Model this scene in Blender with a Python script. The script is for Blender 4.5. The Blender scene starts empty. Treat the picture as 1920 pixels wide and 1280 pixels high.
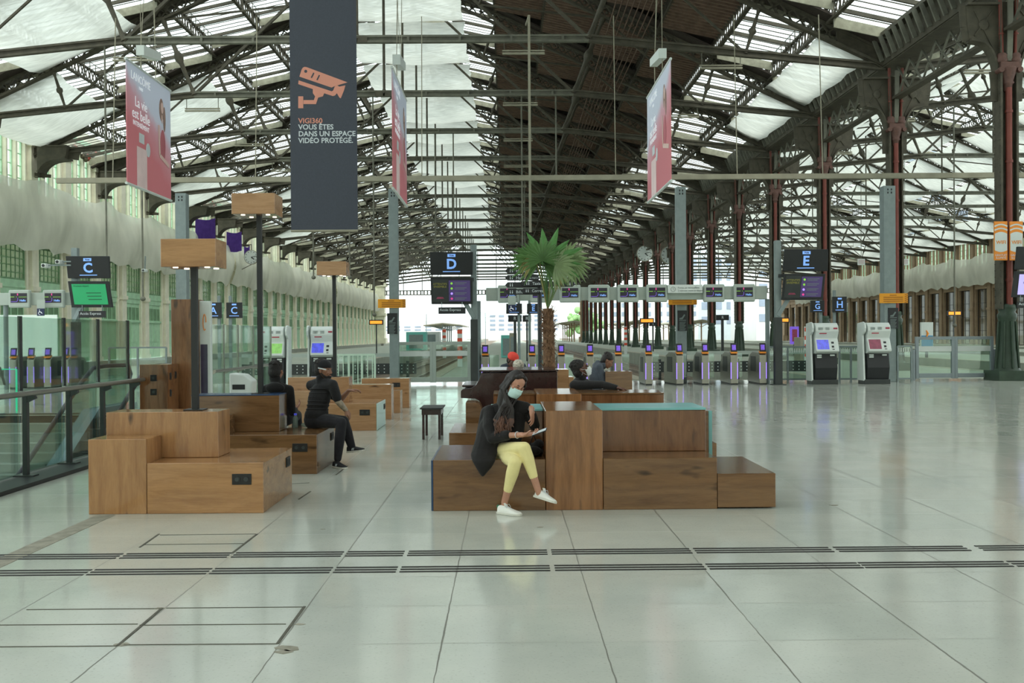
import bpy, bmesh, math, random
from mathutils import Vector, Matrix, Euler
random.seed(7)
S = bpy.context.scene
COL = S.collection
D = bpy.data
V = Vector
PI = math.pi

# ---------------------------------------------------------------- camera
F = 1867.0
CAM = V((0, 0, 1.55))
ROT = Matrix.Rotation(-0.0059, 3, 'Z') @ Matrix.Rotation(PI / 2 - 0.0059, 3, 'X') @ Matrix.Rotation(-0.0068, 3, 'Z')
cd = D.cameras.new('camera'); co = D.objects.new('camera', cd); COL.objects.link(co)
cd.sensor_width = 36.0; cd.lens = 36.0 * F / 1920.0; cd.clip_end = 2000
co.matrix_world = Matrix.Translation(CAM) @ ROT.to_4x4()
S.camera = co

def ray(px, py):
    return ROT @ V(((px - 960) / F, (640 - py) / F, -1))
def at(px, py, y):
    d = ray(px, py); return CAM + d * (y / d.y)
def on(px, py, z=0.0):
    d = ray(px, py); return CAM + d * ((z - CAM.z) / d.z)

# ---------------------------------------------------------------- world, light, exposure
w = D.worlds.new('overcast sky'); S.world = w; w.use_nodes = True
nt = w.node_tree; nt.nodes.clear()
wo = nt.nodes.new('ShaderNodeOutputWorld'); bg = nt.nodes.new('ShaderNodeBackground')
tc = nt.nodes.new('ShaderNodeTexCoord'); sp = nt.nodes.new('ShaderNodeSeparateXYZ')
rp = nt.nodes.new('ShaderNodeValToRGB')
nt.links.new(tc.outputs['Generated'], sp.inputs[0]); nt.links.new(sp.outputs[2], rp.inputs[0])
rp.color_ramp.elements[0].position = 0.0; rp.color_ramp.elements[0].color = (0.82, 0.95, 0.94, 1)
rp.color_ramp.elements[1].position = 0.6; rp.color_ramp.elements[1].color = (0.92, 1.01, 1.0, 1)
nt.links.new(rp.outputs[0], bg.inputs[0]); nt.links.new(bg.outputs[0], wo.inputs[0])
bg.inputs[1].default_value = 2.5
sd = D.lights.new('hazy_sun', 'SUN'); so = D.objects.new('hazy_sun', sd); COL.objects.link(so)
sd.energy = 1.7; sd.angle = math.radians(25); sd.color = (1.0, 0.95, 0.86)
so.rotation_euler = Euler((math.radians(48), 0, math.radians(28)))
S.view_settings.view_transform = 'Standard'; S.view_settings.look = 'None'
S.view_settings.gamma = 1.0; S.view_settings.use_curve_mapping = False
S.view_settings.exposure = 0.0
cy = S.cycles
cy.use_denoising = True; cy.max_bounces = 7; cy.diffuse_bounces = 5; cy.glossy_bounces = 3
cy.transmission_bounces = 6; cy.transparent_max_bounces = 24; cy.caustics_reflective = False; cy.caustics_refractive = False
cy.sample_clamp_indirect = 6.0
cy.use_adaptive_sampling = True; cy.adaptive_threshold = 0.025

# ---------------------------------------------------------------- materials (procedural)
def lin(c):
    c = c / 255.0
    return c / 12.92 if c <= 0.04045 else ((c + 0.055) / 1.055) ** 2.4
def rgb(r, g, b): return (lin(r), lin(g), lin(b), 1)
MATS = {}
def nodes(m):
    m.use_nodes = True; t = m.node_tree
    return t, t.nodes['Principled BSDF'], t.nodes['Material Output']
def N(t, kind, **kw):
    n = t.nodes.new(kind)
    for k, v in kw.items():
        if k.startswith('i_'): n.inputs[k[2:].replace('_', ' ')].default_value = v
        elif k[0] == 'n' and k[1:].isdigit(): n.inputs[int(k[1:])].default_value = v
        else: setattr(n, k, v)
    return n
def mat(name, c, rough=0.6, metal=0.0, var=0.12, scale=4.0, bump=0.0, spec=0.4, coat=0.0, emit=0.0, sheen=0.0, stretch=None):
    """solid colour broken up by object-space noise"""
    if name in MATS: return MATS[name]
    m = D.materials.new(name); t, b, o = nodes(m)
    col = rgb(*c)
    tcn = N(t, 'ShaderNodeTexCoord'); mp = N(t, 'ShaderNodeMapping')
    if stretch: mp.inputs['Scale'].default_value = stretch
    t.links.new(tcn.outputs['Object'], mp.inputs[0])
    nz = N(t, 'ShaderNodeTexNoise', i_Scale=scale, i_Detail=5.0, i_Roughness=0.6)
    t.links.new(mp.outputs[0], nz.inputs['Vector'])
    r = N(t, 'ShaderNodeValToRGB')
    r.color_ramp.elements[0].position = 0.3; r.color_ramp.elements[1].position = 0.7
    r.color_ramp.elements[0].color = tuple(x * (1 - var) for x in col[:3]) + (1,)
    r.color_ramp.elements[1].color = tuple(min(1, x * (1 + var)) for x in col[:3]) + (1,)
    t.links.new(nz.outputs[0], r.inputs[0]); t.links.new(r.outputs[0], b.inputs['Base Color'])
    b.inputs['Roughness'].default_value = rough; b.inputs['Metallic'].default_value = metal
    b.inputs['Specular IOR Level'].default_value = spec
    b.inputs['Coat Weight'].default_value = coat
    b.inputs['Sheen Weight'].default_value = sheen
    if bump:
        bp = N(t, 'ShaderNodeBump', i_Strength=bump, i_Distance=0.02)
        t.links.new(nz.outputs[0], bp.inputs['Height']); t.links.new(bp.outputs[0], b.inputs['Normal'])
    if emit:
        t.links.new(r.outputs[0], b.inputs['Emission Color']); b.inputs['Emission Strength'].default_value = emit
    MATS[name] = m
    return m

def wood_mat(name, c1, c2, rough=0.13, vertical=False):
    m = D.materials.new(name); t, b, o = nodes(m)
    tcn = N(t, 'ShaderNodeTexCoord'); mp = N(t, 'ShaderNodeMapping')
    mp.inputs['Scale'].default_value = (11, 9, 1.3) if vertical else (1.3, 6, 11)
    ob = N(t, 'ShaderNodeObjectInfo')
    ad = N(t, 'ShaderNodeVectorMath', operation='ADD')
    sc_ = N(t, 'ShaderNodeMath', operation='MULTIPLY', n1=37.0); t.links.new(ob.outputs['Random'], sc_.inputs[0])
    t.links.new(tcn.outputs['Object'], ad.inputs[0]); t.links.new(sc_.outputs[0], ad.inputs[1])
    t.links.new(ad.outputs[0], mp.inputs[0])
    n1 = N(t, 'ShaderNodeTexNoise', i_Scale=1.0, i_Detail=8.0, i_Roughness=0.65, i_Distortion=0.6)
    n2 = N(t, 'ShaderNodeTexNoise', i_Scale=6.0, i_Detail=6.0, i_Roughness=0.7)
    n3 = N(t, 'ShaderNodeTexNoise', i_Scale=0.9, i_Detail=2.0)
    for n in (n1, n2): t.links.new(mp.outputs[0], n.inputs['Vector'])
    mp2 = N(t, 'ShaderNodeMapping'); mp2.inputs['Scale'].default_value = (9, 9, 2.2) if vertical else (2.6, 6, 9)
    t.links.new(ad.outputs[0], mp2.inputs[0]); t.links.new(mp2.outputs[0], n3.inputs['Vector'])
    r = N(t, 'ShaderNodeValToRGB')
    r.color_ramp.elements[0].position = 0.32; r.color_ramp.elements[0].color = rgb(*c2)
    r.color_ramp.elements[1].position = 0.58; r.color_ramp.elements[1].color = rgb(*c1)
    t.links.new(n1.outputs[0], r.inputs[0])
    mx = N(t, 'ShaderNodeMixRGB', blend_type='MULTIPLY', n0=0.45)
    r2 = N(t, 'ShaderNodeValToRGB'); r2.color_ramp.elements[0].position = 0.35; r2.color_ramp.elements[1].position = 0.6
    r2.color_ramp.elements[0].color = (0.72, 0.70, 0.68, 1)
    t.links.new(n2.outputs[0], r2.inputs[0]); t.links.new(r.outputs[0], mx.inputs[1]); t.links.new(r2.outputs[0], mx.inputs[2])
    # dark knots
    r3 = N(t, 'ShaderNodeValToRGB'); r3.color_ramp.elements[0].position = 0.665; r3.color_ramp.elements[1].position = 0.76
    r3.color_ramp.elements[0].color = (0, 0, 0, 1); r3.color_ramp.elements[1].color = (1, 1, 1, 1)
    t.links.new(n3.outputs[0], r3.inputs[0])
    mk = N(t, 'ShaderNodeMixRGB', blend_type='MIX'); mk.inputs[2].default_value = rgb(48, 34, 26)
    mf = N(t, 'ShaderNodeMath', operation='MULTIPLY', n1=0.85); t.links.new(r3.outputs[0], mf.inputs[0])
    t.links.new(mf.outputs[0], mk.inputs[0]); t.links.new(mx.outputs[0], mk.inputs[1])
    t.links.new(mk.outputs[0], b.inputs['Base Color'])
    b.inputs['Roughness'].default_value = rough; b.inputs['Specular IOR Level'].default_value = 0.5
    MATS[name] = m
    return m

def glass_mat(name, tint=(0.8, 0.95, 0.9), refl=0.12, diffuse=0.0, dc=(200, 220, 215)):
    """thin pane: mostly see-through with a tinted, slightly reflective face"""
    m = D.materials.new(name); t, b, o = nodes(m)
    t.nodes.remove(b)
    tr = N(t, 'ShaderNodeBsdfTransparent'); gl = N(t, 'ShaderNodeBsdfGlossy'); gl.inputs['Roughness'].default_value = 0.03
    nz = N(t, 'ShaderNodeTexNoise', i_Scale=2.0)
    r = N(t, 'ShaderNodeValToRGB'); r.color_ramp.elements[0].color = tuple(x * 0.94 for x in tint) + (1,)
    r.color_ramp.elements[1].color = tuple(tint) + (1,)
    t.links.new(nz.outputs[0], r.inputs[0]); t.links.new(r.outputs[0], tr.inputs[0])
    lw = N(t, 'ShaderNodeLayerWeight'); lw.inputs[0].default_value = 0.25
    mp = N(t, 'ShaderNodeMapRange'); mp.inputs['To Min'].default_value = refl * 0.5; mp.inputs['To Max'].default_value = min(1, refl * 2.4)
    t.links.new(lw.outputs['Fresnel'], mp.inputs[0])
    mx = N(t, 'ShaderNodeMixShader'); t.links.new(mp.outputs[0], mx.inputs[0]); t.links.new(tr.outputs[0], mx.inputs[1]); t.links.new(gl.outputs[0], mx.inputs[2])
    last = mx
    if diffuse:
        df = N(t, 'ShaderNodeBsdfTranslucent'); df.inputs[0].default_value = rgb(*dc)
        d2 = N(t, 'ShaderNodeBsdfDiffuse'); d2.inputs[0].default_value = rgb(*dc)
        m3 = N(t, 'ShaderNodeMixShader', n0=0.3); t.links.new(df.outputs[0], m3.inputs[1]); t.links.new(d2.outputs[0], m3.inputs[2])
        m2 = N(t, 'ShaderNodeMixShader', n0=diffuse); t.links.new(mx.outputs[0], m2.inputs[1]); t.links.new(m3.outputs[0], m2.inputs[2]); last = m2
    t.links.new(last.outputs[0], o.inputs[0])
    MATS[name] = m
    return m

def cloth_mat(name, c, trans=0.6, alpha=0.0, scale=3.0, fold=(1, 1, 1)):
    """thin woven sheet that lets daylight glow through"""
    m = D.materials.new(name); t, b, o = nodes(m); t.nodes.remove(b)
    df = N(t, 'ShaderNodeBsdfDiffuse'); tl = N(t, 'ShaderNodeBsdfTranslucent'); tp = N(t, 'ShaderNodeBsdfTransparent')
    tcn = N(t, 'ShaderNodeTexCoord'); mp = N(t, 'ShaderNodeMapping'); mp.inputs['Scale'].default_value = fold
    nz = N(t, 'ShaderNodeTexNoise', i_Scale=scale, i_Detail=4.0)
    t.links.new(tcn.outputs['Object'], mp.inputs[0]); t.links.new(mp.outputs[0], nz.inputs['Vector'])
    r = N(t, 'ShaderNodeValToRGB'); col = rgb(*c)
    r.color_ramp.elements[0].position = 0.35; r.color_ramp.elements[1].position = 0.65
    r.color_ramp.elements[0].color = tuple(x * 0.82 for x in col[:3]) + (1,); r.color_ramp.elements[1].color = col
    t.links.new(nz.outputs[0], r.inputs[0])
    for n in (df, tl): t.links.new(r.outputs[0], n.inputs[0])
    m1 = N(t, 'ShaderNodeMixShader', n0=trans); t.links.new(df.outputs[0], m1.inputs[1]); t.links.new(tl.outputs[0], m1.inputs[2])
    m2 = N(t, 'ShaderNodeMixShader', n0=alpha); t.links.new(m1.outputs[0], m2.inputs[1]); t.links.new(tp.outputs[0], m2.inputs[2])
    t.links.new(m2.outputs[0], o.inputs[0]); MATS[name] = m
    return m

M = {}
M['iron'] = mat('dark olive painted iron', (78, 74, 62), 0.65, 0.0, 0.3, 3.0, bump=0.2)
M['iron2'] = mat('light dusty iron', (108, 108, 96), 0.7, 0.0, 0.3, 2.0)
M['plank'] = mat('dark stained roof boards', (62, 54, 48), 0.8, 0, 0.35, 3.0, stretch=(0.6, 6, 6))
M['board'] = mat('pale weathered fascia board', (150, 148, 130), 0.8, 0, 0.25, 3.0)
M['red'] = mat('oxide red painted pipe', (118, 60, 50), 0.5, 0, 0.15, 2.0)
M['redcap'] = mat('red brown cast iron', (96, 68, 60), 0.6, 0, 0.25, 6.0, bump=0.3)
M['greeniron'] = mat('dark green cast iron', (50, 66, 52), 0.5, 0, 0.25, 3.0)
M['stone'] = mat('cream limestone', (232, 228, 208), 0.85, 0, 0.12, 1.2, bump=0.1)
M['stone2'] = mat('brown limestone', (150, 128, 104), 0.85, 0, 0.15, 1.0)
M['wgreen'] = mat('green window joinery', (176, 214, 180), 0.6, 0, 0.12, 2.0)
M['grille'] = mat('mid green window joinery', (112, 148, 112), 0.6, 0, 0.2, 2.0)
M['garland'] = mat('painted garland relief', (84, 78, 58), 0.8, 0, 0.6, 5.0, bump=0.5)
M['garland_red'] = mat('red painted rosettes', (150, 62, 48), 0.8, 0, 0.3, 5.0)
M['black'] = mat('black powder coated steel', (34, 36, 38), 0.45, 0, 0.1, 3.0)
M['char'] = mat('charcoal steel', (58, 62, 62), 0.4, 0.3, 0.1, 3.0)
M['steel'] = mat('brushed stainless steel', (150, 148, 140), 0.32, 0.85, 0.12, 3.0, stretch=(1, 1, 20))
M['galv'] = mat('grey galvanised post', (128, 140, 140), 0.5, 0.2, 0.1, 5.0)
M['white'] = mat('white painted metal', (205, 212, 208), 0.4, 0, 0.04, 3.0)
M['offwhite'] = mat('light grey enclosure', (168, 178, 170), 0.5, 0, 0.05, 3.0)
M['pipe'] = mat('pale dusty conduit', (150, 146, 128), 0.7, 0, 0.15, 2.0)
M['yellow'] = mat('amber notice board', (222, 150, 32), 0.5, 0, 0.06, 3.0)
M['amber_dark'] = mat('dark amber print', (150, 92, 20), 0.5, 0, 0.06, 3.0)
M['orange'] = mat('orange enamel', (232, 142, 50), 0.5, 0, 0.05, 2.0)
M['concrete'] = mat('platform concrete', (150, 156, 142), 0.7, 0, 0.12, 1.0)
M['conc_dark'] = mat('grimy platform face', (92, 98, 88), 0.85, 0, 0.3, 1.5)
M['ballast'] = mat('track ballast', (112, 100, 86), 0.95, 0, 0.5, 9.0, bump=0.6)
M['rail'] = mat('worn rail steel', (150, 140, 128), 0.4, 0.7, 0.2, 3.0)
M['screen_off'] = mat('dark display face', (30, 28, 38), 0.25, 0, 0.05, 2.0, emit=0.6)
M['letter_blue'] = mat('pale blue lit lettering', (118, 160, 226), 0.5, 0, 0.03, 2.0, emit=0.7)
M['letter_white'] = mat('white lit lettering', (225, 230, 235), 0.5, 0, 0.03, 2.0, emit=0.35)
M['letter_dim'] = mat('white printed lettering', (205, 212, 216), 0.6, 0, 0.03, 2.0)
M['letter_grey'] = mat('grey printed lettering', (110, 122, 120), 0.6, 0, 0.03, 2.0)
M['purple_glow'] = mat('violet light strip', (150, 120, 235), 0.5, 0, 0.03, 2.0, emit=1.3)
M['purple_scr'] = mat('violet display', (110, 80, 190), 0.4, 0, 0.25, 18.0, emit=0.7)
M['plum_scr'] = mat('dark plum display', (64, 52, 92), 0.4, 0, 0.1, 6.0, emit=0.6)
M['green_scr'] = mat('green display', (36, 132, 84), 0.4, 0, 0.04, 2.0, emit=0.7)
M['green_txt'] = mat('lime display text', (120, 180, 60), 0.4, 0, 0.04, 2.0, emit=0.7)
M['magenta_txt'] = mat('magenta display text', (200, 60, 130), 0.4, 0, 0.04, 2.0, emit=0.6)
M['blue_scr'] = mat('blue display', (70, 76, 190), 0.3, 0, 0.3, 9.0, emit=0.7)
M['red_scr'] = mat('dark red display', (98, 36, 56), 0.3, 0, 0.3, 9.0, emit=0.7)
M['lime_scr'] = mat('lime display', (120, 170, 90), 0.3, 0, 0.2, 9.0, emit=0.6)
M['red_glow'] = mat('red light strip', (250, 90, 80), 0.5, 0, 0.03, 2.0, emit=1.2)
M['teal_glow'] = mat('green light strip', (40, 200, 150), 0.5, 0, 0.03, 2.0, emit=1.0)
M['lamp_glow'] = mat('warm led spot', (255, 240, 215), 0.5, 0, 0.01, 2.0, emit=3.0)
M['logo_red'] = mat('crimson print', (160, 34, 60), 0.5, 0, 0.05, 2.0)
M['socket'] = mat('black plastic socket', (30, 30, 30), 0.4, 0, 0.1, 5.0)
M['teal'] = mat('teal laminate', (120, 178, 178), 0.25, 0, 0.05, 2.0)
M['blueend'] = mat('dark blue laminate', (36, 62, 96), 0.25, 0, 0.08, 2.0)
M['mint'] = mat('pale mint laminate', (190, 214, 208), 0.3, 0, 0.04, 2.0)
M['oak'] = wood_mat('oak laminate', (172, 128, 86), (146, 105, 68))
M['oak_v'] = wood_mat('oak laminate upright grain', (169, 125, 83), (141, 100, 64), vertical=True)
M['oak_dark'] = wood_mat('shaded brown laminate', (122, 90, 60), (96, 68, 45))  # oak toned down; the shade on the right-hand units is in this colour
M['oak_light'] = wood_mat('light oak laminate', (176, 136, 100), (156, 116, 82))
M['piano'] = mat('dark mahogany lacquer', (44, 20, 19), 0.25, 0, 0.2, 4.0, coat=0.15)
M['banner_dark'] = mat('charcoal banner vinyl', (66, 70, 80), 0.7, 0, 0.08, 30.0)
M['salmon'] = mat('salmon print', (214, 146, 126), 0.7, 0, 0.03, 4.0)
M['glass_roof'] = glass_mat('dusty roof glass', (0.95, 0.98, 0.97), 0.02, 0.12, (225, 232, 230))
M['glass'] = glass_mat('clear green edged glass', (0.86, 0.965, 0.915), 0.16)
M['glass_dark'] = glass_mat('old window glass', (0.75, 0.86, 0.80), 0.16, 0.40, (196, 212, 202))
M['sheet'] = cloth_mat('white dust sheet', (236, 238, 230), 0.65, 0.06, 1.4, (1, 4, 1))
M['net'] = cloth_mat('pale debris netting', (242, 242, 230), 0.15, 0.22, 0.7, (1, 1, 0.5))

# ---------------------------------------------------------------- mesh builder
class MB:
    def __init__(s): s.v = []; s.f = []; s.m = []; s.mi = 0; s.sm = []
    def add(s, vs, fs, smooth=False):
        o = len(s.v); s.v += [tuple(p) for p in vs]
        for f in fs: s.f.append([i + o for i in f]); s.m.append(s.mi); s.sm.append(smooth)
        return s
    def box(s, x0, x1, y0, y1, z0, z1):
        vs = [(x, y, z) for z in (z0, z1) for y in (y0, y1) for x in (x0, x1)]
        return s.add(vs, [(0, 2, 3, 1), (4, 5, 7, 6), (0, 1, 5, 4), (1, 3, 7, 5), (3, 2, 6, 7), (2, 0, 4, 6)])
    def bar(s, a, b, w, h=None, up=(0, 0, 1)):
        a = V(a); b = V(b); h = w if h is None else h
        d = (b - a); L = d.length
        if L < 1e-6: return s
        d.normalize(); u = V(up)
        if abs(d.dot(u)) > 0.98: u = V((0, 1, 0))
        x = d.cross(u).normalized() * (w / 2); z = x.cross(d).normalized() * (h / 2)
        vs = [p + i * x + j * z for p in (a, b) for i, j in ((-1, -1), (1, -1), (1, 1), (-1, 1))]
        return s.add(vs, [(0, 1, 2, 3), (7, 6, 5, 4), (0, 4, 5, 1), (1, 5, 6, 2), (2, 6, 7, 3), (3, 7, 4, 0)])
    def tube(s, pts, r, n=8, caps=True, smooth=True):
        pts = [V(p) for p in pts]
        if not hasattr(r, '__len__'): r = [r] * len(pts)
        vs = []; fs = []; prev = None
        for i, p in enumerate(pts):
            d = (pts[min(i + 1, len(pts) - 1)] - pts[max(i - 1, 0)]).normalized()
            if prev is None:
                a = d.cross(V((0, 0, 1)));
                if a.length < 0.05: a = d.cross(V((0, 1, 0)))
                a.normalize()
            else:
                a = (prev - d * prev.dot(d)).normalized()
            prev = a; b = d.cross(a)
            for k in range(n):
                t = 2 * PI * k / n; vs.append(p + (a * math.cos(t) + b * math.sin(t)) * r[i])
        for i in range(len(pts) - 1):
            for k in range(n):
                q = (k + 1) % n; fs.append((i * n + k, i * n + q, (i + 1) * n + q, (i + 1) * n + k))
        s.add(vs, fs, smooth)
        if caps: s.add(vs[:n][::-1], [tuple(range(n))]); s.add(vs[-n:], [tuple(range(n))])
        return s
    def lathe(s, prof, c=(0, 0, 0), n=16, smooth=True):
        vs = []; fs = []
        for r, z in prof:
            for k in range(n):
                t = 2 * PI * k / n; vs.append((c[0] + r * math.cos(t), c[1] + r * math.sin(t), c[2] + z))
        for i in range(len(prof) - 1):
            for k in range(n):
                q = (k + 1) % n; fs.append((i * n + k, i * n + q, (i + 1) * n + q, (i + 1) * n + k))
        s.add(vs, fs, smooth); s.add(vs[:n], [tuple(range(n))[::-1]]); s.add(vs[-n:], [tuple(range(n))])
        return s
    def prism(s, poly, a0, a1, axis='y'):
        """poly in the plane across axis: y->(x,z)  x->(y,z)  z->(x,y)"""
        n = len(poly)
        def P(p, a): return {'y': (p[0], a, p[1]), 'x': (a, p[0], p[1]), 'z': (p[0], p[1], a)}[axis]
        vs = [P(p, a0) for p in poly] + [P(p, a1) for p in poly]
        fs = [tuple(range(n)), tuple(range(2 * n - 1, n - 1, -1))]
        for i in range(n): j = (i + 1) % n; fs.append((i, i + n, j + n, j))
        return s.add(vs, fs)
    def quad(s, a, b, c, d): return s.add([a, b, c, d], [(0, 1, 2, 3)])
    def ball(s, c, r, n=10, m=7, rot=None):
        if not hasattr(r, '__len__'): r = (r, r, r)
        vs = []; fs = []
        for i in range(m + 1):
            ph = PI * i / m
            for k in range(n):
                t = 2 * PI * k / n
                p = V((r[0] * math.sin(ph) * math.cos(t), r[1] * math.sin(ph) * math.sin(t), r[2] * math.cos(ph)))
                if rot is not None: p = rot @ p
                vs.append(V(c) + p)
        for i in range(m):
            for k in range(n): q = (k + 1) % n; fs.append((i * n + k, (i + 1) * n + k, (i + 1) * n + q, i * n + q))
        return s.add(vs, fs, True)
    def mesh(s, name, mats):
        me = D.meshes.new(name); me.from_pydata(s.v, [], s.f)
        if not isinstance(mats, (list, tuple)): mats = [mats]
        for x in mats: me.materials.append(x)
        for p, mi, sm in zip(me.polygons, s.m, s.sm): p.material_index = min(mi, len(mats) - 1); p.use_smooth = sm
        me.validate(); me.update()
        return me
    def build(s, name, mats, parent=None, bevel=0.0, seg=2, fix=True):
        me = s.mesh(name, mats)
        if fix:
            bm = bmesh.new(); bm.from_mesh(me); bmesh.ops.recalc_face_normals(bm, faces=bm.faces); bm.to_mesh(me); bm.free()
        o = D.objects.new(name, me); COL.objects.link(o)
        if parent is not None: o.parent = parent
        if bevel:
            md = o.modifiers.new('bevel', 'BEVEL'); md.width = bevel; md.segments = seg; md.limit_method = 'ANGLE'
        return o

def thing(name, label, cat, loc=(0, 0, 0), rotz=0.0, group=None):
    o = D.objects.new(name, None); COL.objects.link(o); o.location = loc; o.rotation_euler = (0, 0, rotz)
    o['label'] = label; o['category'] = cat
    if group: o['group'] = group
    o.empty_display_size = 0.2
    return o
def tag(o, label, cat, group=None, kind=None):
    o['label'] = label; o['category'] = cat
    if group: o['group'] = group
    if kind: o['kind'] = kind
    return o
def struct(o, label=None):
    o['kind'] = 'structure'
    if label: o['label'] = label
    return o
KIDS = {}
def dup(root, loc=None, rotz=None, label=None, group=None, scale=None):
    def cp(o, par):
        c = o.copy(); COL.objects.link(c)
        if par is not None: c.parent = par
        for ch in list(o.children): cp(ch, c)
        return c
    r = cp(root, None)
    if loc is not None: r.location = loc
    if rotz is not None: r.rotation_euler = (0, 0, rotz)
    if label: r['label'] = label
    if group: r['group'] = group
    if scale: r.scale = scale
    return r
def text(body, size, loc, parent=None, m='letter_white', rot=(PI / 2, 0, 0), align='CENTER', bold=0.0, name='lettering', sx=1.0):
    c = D.curves.new(name, 'FONT'); c.body = body; c.size = size; c.align_x = align; c.align_y = 'CENTER'
    c.extrude = 0.002; c.offset = bold; c.materials.append(M[m]); c.resolution_u = 3
    t = D.objects.new('tmp', c); me = D.meshes.new_from_object(t); D.objects.remove(t); me.name = name
    if not me.materials: me.materials.append(M[m])
    o = D.objects.new(name, me); COL.objects.link(o); o.location = loc; o.rotation_euler = rot; o.scale = (sx, 1, 1)
    if parent is not None: o.parent = parent
    return o
ORD = ['nearest', 'second', 'third', 'fourth', 'fifth', 'sixth', 'seventh', 'eighth', 'ninth', 'tenth', 'eleventh', 'twelfth',
       'thirteenth', 'fourteenth', 'fifteenth', 'sixteenth', 'seventeenth', 'eighteenth', 'nineteenth', 'twentieth', 'twenty-first', 'twenty-second', 'twenty-third', 'twenty-fourth']
# ================================================================ the hall: floor, platforms, walls, roof
XC, XL, XR = 16.2, -28.4, 60.8          # column line, left wall, right wall
KB = -5; HS = 22.3; BAY = 9.25; Y0 = 32.1; NB = 20; YE = Y0 + NB * BAY  # negative bays: unseen roof over the concourse, extended to cut sky light
RX1, RX2 = XC - HS, XC + HS             # ridge lines of the two naves
ZR = 24.2; SL = 0.468; PU = HS / 8
def zs(o): return ZR - SL * o

def floor_material():
    m = D.materials.new('pale worn stone paving'); t, b, o = nodes(m)
    tcn = N(t, 'ShaderNodeTexCoord'); sp = N(t, 'ShaderNodeSeparateXYZ'); t.links.new(tcn.outputs['Object'], sp.inputs[0])
    def mth(op, a, bb=None, **k):
        n = N(t, 'ShaderNodeMath', operation=op)
        for i, x in enumerate((a, bb)):
            if x is None: continue
            if isinstance(x, (int, float)): n.inputs[i].default_value = x
            else: t.links.new(x, n.inputs[i])
        return n.outputs[0]
    wob = N(t, 'ShaderNodeTexNoise', i_Scale=9.0, i_Detail=3.0); t.links.new(tcn.outputs['Object'], wob.inputs['Vector'])
    wv = mth('MULTIPLY', mth('SUBTRACT', wob.outputs[0], 0.5), 0.012)
    def edge(co, off, size):
        q = mth('DIVIDE', mth('SUBTRACT', mth('ADD', co, wv), off), size)
        fr = mth('FRACT', q); cell = mth('FLOOR', q)
        d = mth('MULTIPLY', mth('MINIMUM', fr, mth('SUBTRACT', 1.0, fr)), size)
        return d, cell
    dx, cx = edge(sp.outputs[0], -0.335, 0.817)
    dy, cyy = edge(sp.outputs[1], 5.02, 0.70)
    cmb = N(t, 'ShaderNodeCombineXYZ'); t.links.new(cx, cmb.inputs[0]); t.links.new(cyy, cmb.inputs[1])
    wn = N(t, 'ShaderNodeTexWhiteNoise', noise_dimensions='2D'); t.links.new(cmb.outputs[0], wn.inputs['Vector'])
    # some joints are faint, some open
    jn = N(t, 'ShaderNodeTexNoise', i_Scale=0.7, i_Detail=2.0); t.links.new(tcn.outputs['Object'], jn.inputs['Vector'])
    wid = N(t, 'ShaderNodeMapRange'); t.links.new(jn.outputs[0], wid.inputs[0])
    wid.inputs['From Min'].default_value = 0.35; wid.inputs['From Max'].default_value = 0.7
    wid.inputs['To Min'].default_value = 0.002; wid.inputs['To Max'].default_value = 0.0065
    jx = mth('LESS_THAN', dx, wid.outputs[0])
    jy = mth('LESS_THAN', dy, mth('MULTIPLY', wid.outputs[0], 0.75))
    joint = mth('MAXIMUM', mth('MULTIPLY', jx, 0.8), mth('MULTIPLY', jy, 0.6))
    nz = N(t, 'ShaderNodeTexNoise', i_Scale=1.1, i_Detail=7.0, i_Roughness=0.62); t.links.new(tcn.outputs['Object'], nz.inputs['Vector'])
    n2 = N(t, 'ShaderNodeTexNoise', i_Scale=60.0, i_Detail=3.0); t.links.new(tcn.outputs['Object'], n2.inputs['Vector'])
    r = N(t, 'ShaderNodeValToRGB'); r.color_ramp.elements[0].position = 0.3; r.color_ramp.elements[1].position = 0.72
    r.color_ramp.elements[0].color = rgb(184, 188, 180); r.color_ramp.elements[1].color = rgb(202, 203, 194)
    t.links.new(nz.outputs[0], r.inputs[0])
    r2 = N(t, 'ShaderNodeValToRGB'); r2.color_ramp.elements[0].color = (0.93, 0.95, 0.93, 1); r2.color_ramp.elements[1].color = (1.0, 0.995, 0.975, 1)
    t.links.new(wn.outputs[0], r2.inputs[0])
    m1 = N(t, 'ShaderNodeMixRGB', blend_type='MULTIPLY', n0=1.0); t.links.new(r.outputs[0], m1.inputs[1]); t.links.new(r2.outputs[0], m1.inputs[2])
    r3 = N(t, 'ShaderNodeValToRGB'); r3.color_ramp.elements[0].position = 0.30; r3.color_ramp.elements[1].position = 0.42
    r3.color_ramp.elements[0].color = (0.86, 0.86, 0.85, 1); r3.color_ramp.elements[1].color = (1, 1, 1, 1)
    t.links.new(n2.outputs[0], r3.inputs[0])
    m2 = N(t, 'ShaderNodeMixRGB', blend_type='MULTIPLY', n0=1.0); t.links.new(m1.outputs[0], m2.inputs[1]); t.links.new(r3.outputs[0], m2.inputs[2])
    # scattered chips and stains
    n4 = N(t, 'ShaderNodeTexNoise', i_Scale=2.3, i_Detail=8.0, i_Roughness=0.75); t.links.new(tcn.outputs['Object'], n4.inputs['Vector'])
    ch = N(t, 'ShaderNodeValToRGB'); ch.color_ramp.elements[0].position = 0.73; ch.color_ramp.elements[1].position = 0.76
    t.links.new(n4.outputs[0], ch.inputs[0])
    jj = mth('MAXIMUM', joint, mth('MULTIPLY', ch.outputs[0], 0.7))
    m3 = N(t, 'ShaderNodeMixRGB', blend_type='MIX'); m3.inputs[2].default_value = rgb(86, 84, 74)
    t.links.new(jj, m3.inputs[0]); t.links.new(m2.outputs[0], m3.inputs[1])
    t.links.new(m3.outputs[0], b.inputs['Base Color'])
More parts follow.
